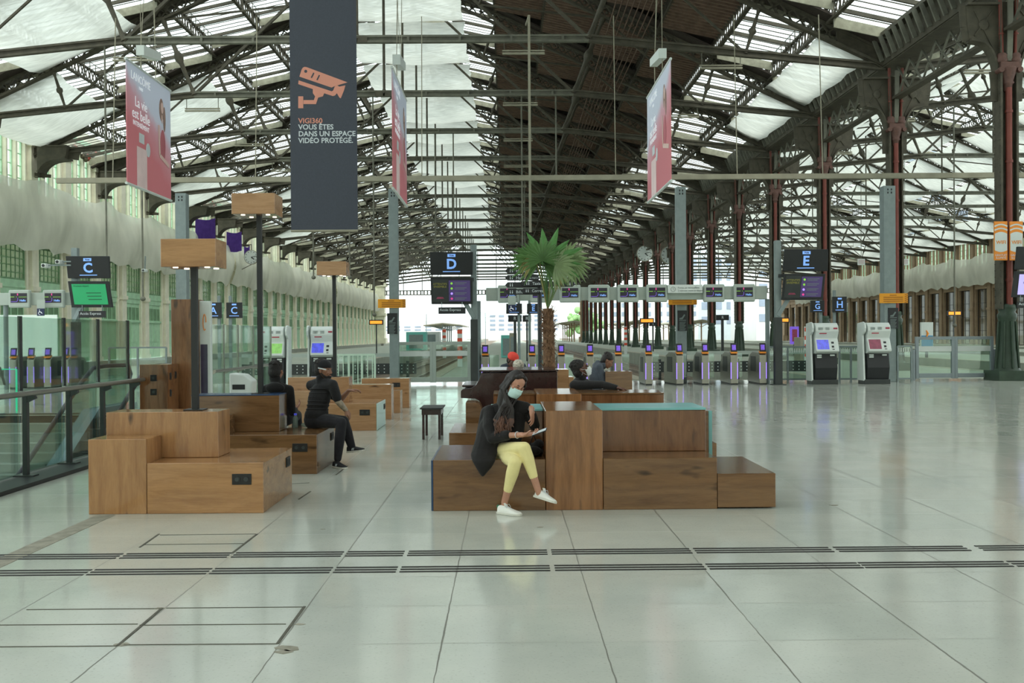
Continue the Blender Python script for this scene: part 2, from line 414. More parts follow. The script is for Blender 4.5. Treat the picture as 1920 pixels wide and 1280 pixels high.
    rr = N(t, 'ShaderNodeMapRange'); t.links.new(nz.outputs[0], rr.inputs[0])
    rr.inputs['To Min'].default_value = 0.07; rr.inputs['To Max'].default_value = 0.17
    rj = mth('ADD', rr.outputs[0], mth('MULTIPLY', jj, 0.5)); t.links.new(rj, b.inputs['Roughness'])
    b.inputs['Specular IOR Level'].default_value = 0.75
    # each slab is set a touch out of level
    tl = N(t, 'ShaderNodeVectorMath', operation='SUBTRACT'); t.links.new(wn.outputs['Color'], tl.inputs[0]); tl.inputs[1].default_value = (0.5, 0.5, 0.5)
    ts = N(t, 'ShaderNodeVectorMath', operation='SCALE'); t.links.new(tl.outputs[0], ts.inputs[0]); ts.inputs['Scale'].default_value = 0.008
    gm = N(t, 'ShaderNodeNewGeometry'); ta = N(t, 'ShaderNodeVectorMath', operation='ADD'); t.links.new(gm.outputs['Normal'], ta.inputs[0]); t.links.new(ts.outputs[0], ta.inputs[1])
    tn = N(t, 'ShaderNodeVectorMath', operation='NORMALIZE'); t.links.new(ta.outputs[0], tn.inputs[0]); t.links.new(tn.outputs[0], b.inputs['Normal'])
    return m
FLOOR = floor_material(); M['floor'] = FLOOR
WX0, WX1, WY0, WY1 = -13.2, -5.45, 9.3, 20.4      # stair and escalator well
YF = 33.6
f = MB()
for x0, x1, y0, y1 in ((-62, WX0, -8, YF), (WX1, 62, -8, YF), (WX0, WX1, -8, WY0), (WX0, WX1, WY1, YF)):
    f.box(x0, x1, y0, y1, -0.3, 0)
struct(f.build('floor', FLOOR))
f = MB(); f.box(WX0 - 0.2, WX1 + 0.2, WY0 - 0.2, WY1 + 0.2, -5.2, -5.0); f.box(WX0 - 0.2, WX0, WY0, WY1, -5, -0.3); f.box(WX1, WX1 + 0.15, WY0, WY1, -5, -0.3)
f.box(WX0, WX1, WY0 - 0.2, WY0, -5, -0.3)
struct(f.build('wall_stairwell', M['conc_dark']))

# platforms and tracks under the train shed, running on out of it
PITS = [(-27, -20.8), (-9.2, -3.0), (4.9, 11.1), (19.6, 25.8), (33.6, 39.8), (47.6, 53.8)]
YO = 420
xs = [-28.4] + [v for p in PITS for v in p] + [60.8]
f = MB(); g = MB(); r_ = MB()
for i in range(0, len(xs), 2):
    f.box(xs[i], xs[i + 1], YF, YO, -1.0, -0.004)
for a, b in PITS:
    g.box(a, b, YF + 0.4, YO, -1.15, -1.0)
    for c in ((a + b) / 2 - 1.55, (a + b) / 2 + 1.55):
        for s in (-0.72, 0.72): r_.box(c + s - 0.035, c + s + 0.035, YF + 3, 292, -1.0, -0.85)
struct(f.build('platform_floor', M['concrete']))
struct(g.build('track_floor', M['ballast']))
tag(r_.build('railway_rails', M['rail']), 'long steel rails running out of the shed in the track beds', 'rails', kind='stuff')
f = MB()
for a, b in PITS: f.box(a, b, YF, YF + 0.4, -1.15, -0.004)
for x in xs[1:-1]:
    s = 1 if any(abs(x - p[0]) < 1e-6 for p in PITS) else -1
    f.box(min(x - s * 0.5, x), max(x - s * 0.5, x), YF + 0.4, YO, 0.0, 0.006)
struct(f.build('trim_platform_edge', M['pipe']))
f = MB(); f.box(-400, 500, YE + 5, 900, -1.6, -1.2)
struct(f.build('ground', M['ballast']))

# ---- roof trusses
def lattice(mb, p0, p1, depth, pitch, w=0.05, dirv=(0, 0, 1)):
    p0 = V(p0); p1 = V(p1); n = max(1, int((p1 - p0).length / pitch)); dz = V(dirv) * depth
    for i in range(n):
        a = p0.lerp(p1, i / n); b = p0.lerp(p1, (i + 1) / n)
        mb.bar(a, b - dz, w, w * 0.8); mb.bar(a - dz, b, w, w * 0.8)
def make_truss():
    T = thing('roof_truss', 'iron roof truss', 'roof truss')
    kz = 13.85; ko = 9.6
    for s in (-1, 1):
        mb = MB()
        a = V((s * 22.1, 0, zs(22.1) - 0.70)); b = V((0, 0, zs(0) - 0.70)); dn = V((0, 0, -0.62))
        mb.bar(a, b, 0.26, 0.10); mb.bar(a + dn, b + dn, 0.30, 0.12)
        lattice(mb, a, b, 0.62, 0.62, 0.075)
        n = 40
        for i in range(n):
            p = a.lerp(b, (i + 0.5) / n); mb.ball(p + dn * 0.5, (0.09, 0.05, 0.09), 6, 4)
        mb.prism([(s * 22.1, zs(22.1) - 1.5), (s * 22.1, zs(22.1) - 0.1), (s * 19.9, zs(19.9) - 0.65), (s * 19.9, zs(19.9) - 1.3)], -0.06, 0.06)
        mb.build('rafter', M['iron'], T)
        mb = MB(); o0, o1 = 0.1, 22.2
        mb.prism([(s * o0, zs(o0) - 0.62), (s * o1, zs(o1) - 0.62), (s * o1, zs(o1) - 0.52), (s * o0, zs(o0) - 0.52)], -0.85, 0.85)
        mb.build('deck_strip', M['plank'], T)
        def P(o, z): return V((s * o, 0, z))
        mid = P(11.15, zs(11.15) - 1.35); K = P(ko, kz); E = P(21.9, zs(21.9) - 1.35); R = P(0.1, zs(0) - 1.4)
        q1 = P(16.7, zs(16.7) - 1.35); t1 = E.lerp(K, 0.47); q3 = P(5.57, zs(5.57) - 1.35); t3 = K.lerp(R, 0.5)
        def strut(a, b, r):
            d = b - a
            m2 = MB(); m2.tube([a, a + d * 0.12, a + d * 0.42, a + d * 0.47, a + d * 0.5, a + d * 0.53, a + d * 0.58, a + d * 0.88, b], [r * 1.5, r * 0.75, r * 1.1, r * 2.0, r * 2.1, r * 2.0, r * 1.1, r * 0.75, r * 1.3], 8)
            m2.build('strut', M['iron'], T)
        strut(mid, K, 0.11); strut(q1, t1, 0.08); strut(q3, t3, 0.08)
        mb = MB()
        for dz in (-0.11, 0.11): mb.bar(E + V((0, 0, dz)), K + V((0, 0, dz)), 0.22, 0.085)
        mb.bar(E, K, 0.06, 0.18); mb.build('outer_tie', M['iron'], T)
        mb = MB()
        mb.bar(K, R, 0.13, 0.13); mb.bar(t1, mid, 0.09, 0.09); mb.bar(t3, mid, 0.09, 0.09); mb.bar(t1, q1 + (mid - q1) * 0.0, 0.05, 0.05)
        mb.build('tension_rods', M['iron'], T)
    mb = MB()
    for dz in (-0.11, 0.11): mb.bar((-ko, 0, kz + dz), (ko, 0, kz + dz), 0.22, 0.085)
    for i in range(9): mb.box(-ko + (i + 0.5) * ko * 2 / 9 - 0.05, -ko + (i + 0.5) * ko * 2 / 9 + 0.05, -0.12, 0.12, kz - 0.15, kz + 0.15)
    mb.box(-ko, ko, -0.03, 0.03, kz - 0.09, kz + 0.09)
    mb.build('horizontal_tie', M['iron2'], T)
    mb = MB(); mb.tube([(0, 0, kz), (0, 0, kz + 0.25), (0, 0, zs(0) - 1.2)], [0.16, 0.07, 0.07], 8); mb.box(-0.45, 0.45, -0.12, 0.12, kz - 0.14, kz + 0.1)
    mb.build('king_rod', M['iron'], T)
    return T
T0 = make_truss()
for nave, (rx, side) in enumerate(((RX1, 'main'), (RX2, 'right-hand'))):
    for k in range(KB, NB + 1):
        lab = f'{ORD[k]+" " if k >= 0 else "unseen "}dark iron roof truss counted from the front of the {side} nave' if k >= 1 else f'dark iron roof truss of the {side} nave at the very top edge of the picture' if k == 0 else f'dark iron roof truss of the {side} nave unseen above the concourse'
        if nave == 0 and k == KB:
            T0.location = (rx, Y0 + k * BAY, 0); T0['label'] = lab; T0['group'] = 'trusses of the main nave'
        else:
            dup(T0, (rx, Y0 + k * BAY, 0), label=lab, group=f'trusses of the {side} nave')

# ---- roof bays between trusses: stepped glazing, purlins, fascia boards
def bay_mesh(s, kinds, name):
    mb = MB(); Lb = BAY; g0 = 0.85; g1 = Lb - 0.85
    # material slots: 0 iron 1 glass 2 plank 3 board 4 batten
    for j, kd in enumerate(kinds):
        o0 = PU * j; o1 = PU * (j + 1); zl = zs(o1) + 0.04; zu = zl + 0.22 * PU
        a = (s * o1, zl); c = (s * o0, zu)
        mb.mi = 1 if kd == 'g' else 2
        e0, e1 = (0, Lb) if kd == 'p' else (g0, g1)
        mb.quad((a[0], e0, a[1]), (a[0], e1, a[1]), (c[0], e1, c[1]), (c[0], e0, c[1]))
        if kd == 'p':
            mb.quad((c[0], e0, c[1]), (c[0], e1, c[1]), (c[0], e1, zs(o0) + 0.1), (c[0], e0, zs(o0) + 0.1))
        n = 18 if kd == 'p' else 14
        for i in range(n + 1):
            y = g0 + (g1 - g0) * i / n; big = i % 4 == 0
            if kd == 'p': mb.mi = 4; w, h = 0.13, 0.12
            else: mb.mi = 0; w, h = (0.11, 0.16) if big else (0.03, 0.04)
            mb.bar((a[0], y, a[1] - h / 2), (c[0], y, c[1] - h / 2), w, h)
        mb.mi = 3                                           # pale boards along the truss edges and under the step
        if kd == 'g':
            for y in (g0, g1): mb.prism([(a[0], zl - 0.42), (c[0], zu - 0.42), (c[0], zu + 0.0), (a[0], zl + 0.0)], y - 0.03, y + 0.03)
        mb.mi = 0
        if kd == 'g' and j < 7:                              # little railing at the lower end of each pane field
            for i in range(10):
                y = g0 + (g1 - g0) * (i + 0.5) / 10; mb.bar((a[0] - s * 0.1, y, zl - 0.7), (a[0] - s * 0.1, y, zl + 0.30), 0.045)
            mb.bar((a[0] - s * 0.1, g0, zl + 0.30), (a[0] - s * 0.1, g1, zl + 0.30), 0.035)
    for j in range(1, 8):                                    # lattice purlins
        o = PU * j; x = s * o; z1 = zs(o) - 0.02; z0 = zs(o) - 0.68
        mb.mi = 0
        mb.bar((x, 0, z1), (x, Lb, z1), 0.16, 0.08); mb.bar((x, 0, z0), (x, Lb, z0), 0.18, 0.09)
        n = 20
        for i in range(n):
            y = Lb * i / n; y2 = Lb * (i + 1) / n
            mb.bar((x, y, z0), (x, y2, z1), 0.05); mb.bar((x, y, z1), (x, y2, z0), 0.05)
    mb.bar((0, 0, zs(0) - 0.4), (0, Lb, zs(0) - 0.4), 0.2, 0.6)
    return mb.mesh(name, [M['iron'], M['glass_roof'], M['plank'], M['board'], M['batten']])
M['batten'] = mat('brown roof battens', (122, 100, 86), 0.8, 0, 0.25, 3.0)
bm_l = bay_mesh(-1, 'gggggggg', 'roof_bay'); bm_r = bay_mesh(1, 'ggpppppg'.replace('ppppp', 'pppp') + 'g', 'roof_bay')
bm_g = bay_mesh(1, 'gggggggg', 'roof_bay')
for rx, ml, mr in ((RX1, bm_l, bm_r), (RX2, bm_l, bm_g)):
    for k in range(KB, NB):
        for me in (ml, mr):
            o = D.objects.new('ceiling', me); COL.objects.link(o); o.location = (rx, Y0 + k * BAY, 0); struct(o)
# valley gutter girder over the column line
f = MB(); y0 = Y0 + KB * BAY; y1 = YE
f.box(XC - 0.9, XC + 0.9, y0, y1, 13.6, 13.75); f.box(XC - 0.55, XC - 0.45, y0, y1, 12.6, 13.75); f.box(XC + 0.45, XC + 0.55, y0, y1, 12.6, 13.75)
f.box(XC - 0.5, XC + 0.5, y0, y1, 12.55, 12.65); f.box(XC - 0.18, XC + 0.18, y0, y1, 11.2, 11.3)
struct(f.build('beam', M['iron']))
f = MB()
for k in range(KB, NB):
    yb = Y0 + k * BAY
    lattice(f, (XC, yb + 0.4, 12.5), (XC, yb + BAY - 0.4, 12.5), 1.2, 1.15, 0.07)
    for i in range(14):
        y = yb + BAY * (i + 0.5) / 14
        for s in (-1, 1): f.bar((XC + s * 0.62, y, 12.75), (XC + s * 0.95, y, 13.6), 0.1, 0.16)
struct(f.build('beam', M['iron2']))

# ---- iron columns between the naves
def make_column():
    T = thing('iron_column', 'iron column', 'column')
    mb = MB(); mb.box(-0.52, 0.52, -0.52, 0.52, 0, 0.32); mb.lathe([(0.42, 0.3), (0.35, 0.42), (0.31, 0.9), (0.29, 1.0), (0.25, 1.9), (0.29, 2.0), (0.30, 2.12), (0.24, 2.2), (0.29, 2.32), (0.28, 2.42), (0.23, 2.46)], n=12)
    for i in range(8):
        a = 2 * PI * i / 8; c, s_ = math.cos(a), math.sin(a); mb.bar((0.36 * c, 0.36 * s_, 0.4), (0.26 * c, 0.26 * s_, 1.9), 0.05, 0.07)
    mb.build('pedestal', M['greeniron'], T)
    mb = MB()
    for x in (-0.29, 0.22): mb.box(x, x + 0.07, -0.22, 0.22, 2.3, 12.2)
    mb.box(-0.25, 0.25, -0.03, 0.03, 2.3, 12.2)
    for i in range(46):
        z = 2.5 + i * 0.21
        for y in (-0.18, 0.18): mb.ball((-0.295, y, z), 0.022, 5, 3); mb.ball((0.295, y, z), 0.022, 5, 3)
    mb.build('shaft', M['iron'], T)
    mb = MB(); mb.tube([(0, -0.16, 2.3), (0, -0.16, 9.4)], 0.10, 10)
    for z in (3.2, 5.0, 7.0, 8.6): mb.tube([(0, -0.16, z), (0, -0.16, z + 0.08)], 0.125, 10)
    mb.build('downpipe', M['red'], T)
    mb = MB(); mb.lathe([(0.12, 9.3), (0.14, 9.5), (0.20, 9.56), (0.16, 9.62), (0.22, 9.8), (0.30, 10.0), (0.27, 10.05)], (0, -0.1, 0), 12)
    mb.box(-0.32, 0.32, -0.32, 0.10, 10.0, 10.2)
    for s in (-1, 1):
        mb.lathe([(0.15, 10.2), (0.19, 10.28), (0.15, 10.36), (0.17, 10.42), (0.12, 10.5)], (s * 0.22, -0.16, 0), 10)
        mb.tube([(s * 0.30, -0.34, 9.95), (s * 0.30, 0.12, 9.95)], 0.09, 10)
    mb.build('capital', M['redcap'], T)
    for s in (-1, 1):
        mb = MB(); mb.tube([(s * 0.22, -0.16, 10.4), (s * 0.27, -0.16, 12.5)], 0.065, 8); mb.tube([(s * 0.235, -0.16, 11.1), (s * 0.235, -0.16, 11.15)], 0.085, 8)
        mb.build('upper_pipe', M['red'], T)
        mb = MB()
        arc = [(-0.29, 9.0)] + [(-0.29 - 0.62 * (1 - math.cos(a)), 9.4 + 1.5 * math.sin(a)) for a in [PI / 2 * i / 8 for i in range(9)]] + [(-1.2, 10.95), (-1.27, 11.4), (-1.32, 12.1), (-0.29, 12.1)]
        arc = [(-s * x, z) for x, z in arc]
        mb.prism(arc, -0.05, 0.05)
        for (xa, za), (xb, zb) in zip(arc[:-1], arc[1:]): mb.bar((xa, 0, za), (xb, 0, zb), 0.42, 0.07)
        mb.bar((s * 0.4, -0.07, 10.6), (s * 1.05, -0.07, 11.9), 0.04); mb.bar((s * 1.05, -0.07, 11.1), (s * 0.45, -0.07, 11.9), 0.04)
        mb.ball((s * 0.75, -0.08, 11.45), (0.18, 0.03, 0.18), 8, 4)
        mb.build('bracket', M['iron'], T)
    mb = MB()
    mb.bar((0, -0.2, 10.25), (0, -0.28, 11.2), 0.17, 0.06, (0, 1, 0)); mb.bar((0, -0.28, 11.2), (0.04, -0.2, 12.4), 0.17, 0.06, (0, 1, 0))
    mb.build('strap', M['iron2'], T)
    return T
C0 = make_column()
for k in range(0, NB):
    lab = f'{ORD[k]} tall iron column with red downpipe, counted from the right picture edge'
    if k == 0: C0.location = (XC, Y0, 0); C0['label'] = lab; C0['group'] = 'row of iron columns'
    else: dup(C0, (XC, Y0 + k * BAY, 0), label=lab, group='row of iron columns')

# ---- side walls, two window modules to each bay
MOD = BAY / 2
def wall_mod(right=False):
    mb = MB(); L = MOD
    # slots 0 stone, 1 garland, 2 red, 3 green joinery
    for a, b in ((0, 0.42), (L - 0.42, L)): mb.box(-0.6, 0.25, a, b, 0, 13.9)
    for a, b in ((0, 0.5), (L - 0.5, L)):
        for z in (0.0, 4.4, 9.3, 13.0): mb.box(-0.1, 0.33, a, b, z, z + 0.28)
    
    if not right: mb.mi = 3; mb.box(-0.5, -0.05, 0.75, L - 0.75, 4.2, 5.0); mb.box(-0.5, 0.0, 0.75, L - 0.75, 4.55, 4.65); mb.mi = 0
    mb.box(-0.6, 0.2, 0, L, 7.7, 8.4); mb.box(-0.6, 0.55, 0, L, 9.0, 9.35); mb.box(-0.6, 0.4, 0, L, 8.4, 9.0)
    mb.box(-0.6, 0.12, 0.5, L - 0.5, 9.35, 10.3)
    for i in range(8): mb.box(0.2, 0.5, 0.2 + i * 0.56, 0.45 + i * 0.56, 8.7, 9.0)
    mb.box(-0.6, 0.05, 0.5, 0.75, 0, 7.7); mb.box(-0.6, 0.05, L - 0.75, L - 0.5, 0, 7.7)
    mb.box(-0.5, 0.1, 0.75, L - 0.75, 7.1, 7.7)
    for i in range(4): mb.box(-0.4, 0.02, 0.5 + i * 1.145, 0.69 + i * 1.145, 10.3, 13.9)
    # arched heads over the three lights
    for i in range(3):
        y0 = 0.69 + i * 1.145; y1 = 0.5 + (i + 1) * 1.145; c = (y0 + y1) / 2; r = (y1 - y0) / 2
        for h in (-1, 1):
            pl = [(c + h * r * math.cos(a), 13.35 + r * math.sin(a)) for a in [PI / 2 * q / 5 for q in range(6)]] + [(c, 13.95), (c + h * r, 13.95)]
            mb.prism(pl, -0.4, 0.02, 'x')
    mb.box(-0.6, 0.1, 0, L, 13.9, 15.4)
    mb.mi = 3; mb.box(0.1, 0.16, 0, L, 14.5, 14.8)
    rnd = random.Random(3)
    for i in range(26):
        mb.mi = 2 if i % 5 == 0 else 1
        y = rnd.uniform(0.1, L - 0.1); z = 14.1 + 0.3 * math.cos((y / L - 0.5) * 2 * PI) * -1 + rnd.uniform(-0.3, 0.25)
        mb.ball((0.16, y, z), (0.16, rnd.uniform(0.14, 0.3), rnd.uniform(0.1, 0.22)), 7, 5)
    return mb.mesh('wall', [M['stone'], M['garland'], M['garland_red'], M['wgreen']])
def win_mesh(z0, z1, y0, y1, nx, nz, fm, arch=False, t=0.09, x=-0.25, glass='glass_dark'):
    mb = MB(); w = t
    mb.box(x - 0.05, x + 0.05, y0, y0 + w, z0, z1); mb.box(x - 0.05, x + 0.05, y1 - w, y1, z0, z1)
    mb.box(x - 0.05, x + 0.05, y0, y1, z0, z0 + w); mb.box(x - 0.05, x + 0.05, y0, y1, z1 - w, z1)
    for i in range(1, nx): y = y0 + (y1 - y0) * i / nx; mb.box(x - 0.03, x + 0.03, y - 0.025, y + 0.025, z0, z1)
    for i in range(1, nz): z = z0 + (z1 - z0) * i / nz; mb.box(x - 0.03, x + 0.03, y0, y1, z - 0.025, z + 0.025)
    mb.mi = 1; mb.quad((x, y0, z0), (x, y1, z0), (x, y1, z1), (x, y0, z1))
    return mb
def upper_win():
    mb = MB()
    for i in range(3):
        q = win_mesh(10.3, 13.9, 0.69 + i * 1.145, 0.5 + (i + 1) * 1.145, 2, 5, 0, t=0.07)
        o = len(mb.v); mb.v += q.v; mb.f += [[a + o for a in fc] for fc in q.f]; mb.m += q.m; mb.sm += q.sm
    return mb.mesh('window', [M['wgreen'], M['glass_win']])
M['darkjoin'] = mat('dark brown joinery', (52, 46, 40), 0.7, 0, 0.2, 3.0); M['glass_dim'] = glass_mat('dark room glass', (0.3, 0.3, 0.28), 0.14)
M['glass_win'] = glass_mat('bright window glass', (0.90, 0.94, 0.92), 0.04, 0.2, (225, 232, 230))
def door_mesh():
    mb = MB(); y0, y1 = 0.75, MOD - 0.75; x = -0.12
    mb.box(x - 0.06, x, y0, y1, 0, 4.2)
    for a, b in ((y0 + 0.15, (y0 + y1) / 2 - 0.08), ((y0 + y1) / 2 + 0.08, y1 - 0.15)):
        for z0, z1 in ((0.2, 1.1), (1.25, 2.7)): mb.box(x, x + 0.03, a, b, z0, z1)
        mb.mi = 1; mb.box(x, x + 0.02, a, b, 2.95, 3.9); mb.mi = 0
        mb.box(x, x + 0.04, (a + b) / 2 - 0.03, (a + b) / 2 + 0.03, 2.95, 3.9)
    mb.box(x, x + 0.12, y0, y1, 2.75, 2.9)
    return mb.mesh('door', [M['wgreen'], M['grille']])
wm = wall_mod(); um = upper_win(); lm = win_mesh(5.0, 7.1, 0.75, MOD - 0.75, 6, 5, 0, t=0.10, x=-0.1).mesh('window', [M['grille'], M['glass_dark']]); dm = door_mesh()
cnt = {'w': 0, 'd': 0}
def place(me, name, loc, rz):
    o = D.objects.new(name, me); COL.objects.link(o); o.location = loc; o.rotation_euler = (0, 0, rz); struct(o); return o
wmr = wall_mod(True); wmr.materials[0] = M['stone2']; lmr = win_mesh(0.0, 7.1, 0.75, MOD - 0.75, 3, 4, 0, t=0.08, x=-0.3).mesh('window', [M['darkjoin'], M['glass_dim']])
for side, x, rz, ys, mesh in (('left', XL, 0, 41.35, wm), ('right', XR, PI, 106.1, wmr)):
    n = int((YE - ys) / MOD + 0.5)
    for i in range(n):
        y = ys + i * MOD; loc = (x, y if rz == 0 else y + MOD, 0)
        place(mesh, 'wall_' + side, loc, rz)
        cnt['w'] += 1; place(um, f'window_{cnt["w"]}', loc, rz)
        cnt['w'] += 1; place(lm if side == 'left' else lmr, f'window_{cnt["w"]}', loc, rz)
        if side == 'left': cnt['d'] += 1; place(dm, f'door_{cnt["d"]}', loc, rz)
f = MB(); f.box(XL - 3.2, XL - 3.0, 41, YE, 0, 9.2); f.box(XL - 3.2, XL - 0.6, 41, YE, 9.2, 9.3); f.box(XR + 3.0, XR + 3.2, 106, YE, 0, 9.2); f.box(XR + 0.6, XR + 3.2, 106, YE, 9.2, 9.3)
struct(f.build('wall_back_rooms', M['stone']))
# wall brackets that carry the trusses on the left wall
mb = MB()
arc = [(0.62, 11.2)] + [(0.62 + 1.3 * (1 - math.cos(a)), 11.25 + 1.0 * math.sin(a)) for a in [PI / 2 * i / 8 for i in range(9)]] + [(2.3, 12.3), (2.4, 13.0), (0.62, 13.0)]
mb.prism(arc, -0.5, 0.5)
for (xa, za), (xb, zb) in zip(arc[:-1], arc[1:]): mb.bar((xa, 0, za), (xb, 0, zb), 1.15, 0.08)
brk = mb.mesh('curved_bracket', M['iron'])
for k in range(1, NB):
    o = D.objects.new('curved_bracket', brk); COL.objects.link(o); o.location = (XL, Y0 + k * BAY, 0)
    tag(o, f'dark curved iron wall bracket under the {ORD[k]} truss on the left wall', 'bracket', 'iron brackets on the left wall')

# unseen station building behind the concourse, put in to cut foreground light
f = MB(); f.box(-40, 62, -14.4, -14.0, 0, 13)
for i in range(17): x = -38 + i * 6; f.box(x, x + 0.8, -14.0, -13.7, 0, 12.6)
struct(f.build('wall_unseen_building', M['stone']))

# stone end pier of the left wall and the far glazed gable
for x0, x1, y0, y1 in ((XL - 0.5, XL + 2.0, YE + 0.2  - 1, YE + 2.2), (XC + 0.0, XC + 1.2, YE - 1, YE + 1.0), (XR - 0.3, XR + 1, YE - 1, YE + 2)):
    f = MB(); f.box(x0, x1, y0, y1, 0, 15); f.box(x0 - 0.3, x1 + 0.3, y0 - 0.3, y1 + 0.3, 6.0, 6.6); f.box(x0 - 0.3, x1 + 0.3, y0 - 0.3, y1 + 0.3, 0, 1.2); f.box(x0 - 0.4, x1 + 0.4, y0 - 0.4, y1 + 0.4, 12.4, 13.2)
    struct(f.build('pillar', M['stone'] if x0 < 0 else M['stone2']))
for gi, rx in enumerate((RX1, RX2)):
    f = MB(); yg = YE + 0.6
    for i in range(11):                                        # mullions
        x = rx - HS + HS * 2 * (i + 0.5) / 11
        f.box(x - 0.07, x + 0.07, yg - 0.1, yg + 0.1, 10.6, zs(abs(x - rx)) - 0.6)
    for i in range(9):
        z = 15.4 + i * 0.95; hw = min(HS, (ZR - 0.6 - z) / SL)
        f.box(rx - hw, rx + hw, yg - 0.1, yg + 0.1, z - 0.07, z + 0.07)
    for z in (10.6, 11.5): f.box(rx - HS, rx + HS, yg - 0.2, yg + 0.2, z - 0.1, z + 0.1)
    n = 60
    for i in range(n):
        x = rx - HS + 2 * HS * i / n; f.box(x, x + 0.28, yg - 0.1, yg + 0.1, 10.6, 11.5)
    struct(f.build(f'window_{900 + gi}', M['iron2']))

# ---- debris netting hung along both walls
def net(name, x, s, y0, y1, zt, zb, seed, label):
    rnd = random.Random(seed); n = int((y1 - y0) / 0.9); m = 8; vs = []; fs = []
    for i in range(n + 1):
        y = y0 + (y1 - y0) * i / n
        scal = 0.55 * abs(math.sin((y - Y0) / BAY * PI)) ** 0.7
        top = zt - scal * 1.0 + rnd.uniform(-0.08, 0.08); bot = zb + 0.15 * math.sin(i * 1.7) + rnd.uniform(-0.1, 0.1)
        for j in range(m + 1):
            z = top + (bot - top) * j / m
            vs.append((x + s * (0.8 + 0.18 * math.sin(i * 0.9 + j * 0.4) + 0.35 * math.sin(PI * j / m)), y, z))
    for i in range(n):
        for j in range(m): a = i * (m + 1) + j; fs.append((a, a + 1, a + m + 2, a + m + 1))
    mb = MB(); mb.add(vs, fs, True)
    return tag(mb.build(name, M['net'], fix=False), label, 'netting')
net('debris_net', XL, 1, 42, 100, 11.1, 6.8, 1, 'pale debris netting draped below the upper windows at the near left wall')
net('debris_net', XL, 1, 100.3, 160, 11.1, 6.9, 2, 'pale debris netting on the left wall behind the hanging clock')
net('debris_net', XL, 1, 160.3, YE - 1.5, 11.1, 7.0, 3, 'pale debris netting at the far end of the left wall')
net('debris_net', XR, -1, 106, YE - 12, 11.6, 7.6, 4, 'pale debris netting draped along the far right wall')

# ---- white dust sheets slung below the glass
def sheet_mesh(x0, x1, z0, z1, sag, seed, ny=10, nx=8, ln=BAY):
    rnd = random.Random(seed); mb = MB(); vs = []; fs = []
    for i in range(ny + 1):
        for j in range(nx + 1):
            u = i / ny; v_ = j / nx
            x = x0 + (x1 - x0) * v_; z = z0 + (z1 - z0) * v_ - sag * math.sin(PI * u) ** 0.8 * (0.35 + 0.65 * math.sin(PI * v_)) + rnd.uniform(-0.04, 0.04)
            vs.append((x + rnd.uniform(-0.08, 0.08) * (j in (0, nx)), 0.15 + (ln - 0.3) * u, z))
    for i in range(ny):
        for j in range(nx): a = i * (nx + 1) + j; fs.append((a, a + 1, a + nx + 2, a + nx + 1))
    mb.add(vs, fs, True); return mb.mesh('dust_sheet', M['sheet'])
def put_sheet(me, rx, k, label, group):
    o = D.objects.new('dust_sheet', me); COL.objects.link(o); o.location = (rx, Y0 + k * BAY, 0); tag(o, label, 'dust sheet', group); return o
# the run of sheets under the ridge of the main nave (ridge-local x -4.2 .. 3.2)
rs = [sheet_mesh(-3.7, 3.7, 20.4, 20.4, 0.9, i) for i in range(3)]
for k in range(1, NB):
    put_sheet(rs[k % 3], RX1, k, f'white translucent dust sheet sagging under the ridge between trusses {ORD[k]} and next', 'dust sheets under the ridge of the main nave')
def slope_sheet(s, oa, ob, sag, seed): return sheet_mesh(s * oa, s * ob, zs(oa) - 1.15, zs(ob) - 1.15, sag, seed)
L = [(1, 12.3, 17.4, 'big cream dust sheet at the top left of the picture'), (2, 16.8, 21.5, 'cream dust sheet over the left wall, left of the tall pink banner'),
     (3, 12.0, 16.6, 'cream dust sheet hanging between the tall pink banner and the dark camera banner'), (5, 16.8, 21.5, 'cream dust sheet on the left slope above the hanging wooden lamp box'),
     (7, 12, 16.6, 'cream dust sheet far up the left slope behind the dark banner'), (9, 16.8, 21.5, 'pale dust sheet near the far end of the left slope')]
for i, (k, a, b, lb) in enumerate(L): put_sheet(slope_sheet(-1, a, b, 0.8, 20 + i), RX1, k, lb, 'dust sheets on the left slope')
for i, k in enumerate((1, 2)): put_sheet(slope_sheet(1, 19.3, 21.3, 0.25, 40 + i), RX1, k, f'cream dust sheet beside the {ORD[k]} iron column on the right slope', 'dust sheets beside the iron columns')
ms = {}
for k in range(1, NB):
    for c, (s, a, b) in enumerate(((-1, 17, 21.0), (-1, 11.4, 16.6), (-1, 5.8, 11), (-1, 0.3, 5.4), (1, 0.3, 5.4), (1, 5.8, 11), (1, 11.4, 16.6), (1, 17, 21.0))):
        if (k * 5 + c * 3) % 7 == 0 or (k < 3 and c in (0, 3)) or (c == 7 and k > 17): continue
        me = ms.setdefault((c, k % 2), None) or slope_sheet(s, a, b, 0.7, 60 + c * 2 + k % 2); ms[(c, k % 2)] = me
        put_sheet(me, RX2, k, 'cream dust sheet slung under the roof of the right-hand nave', 'dust sheets under the right-hand nave roof')
M['totem_scr'] = mat('dim totem display', (52, 48, 66), 0.2, 0, 0.3, 3.0, emit=0.15)
M['mintbar'] = mat('pale green barrier bars', (186, 208, 190), 0.5, 0, 0.05, 3.0)
M['gategrey'] = mat('blue grey gate frame', (138, 148, 152), 0.45, 0.1, 0.06, 3.0)
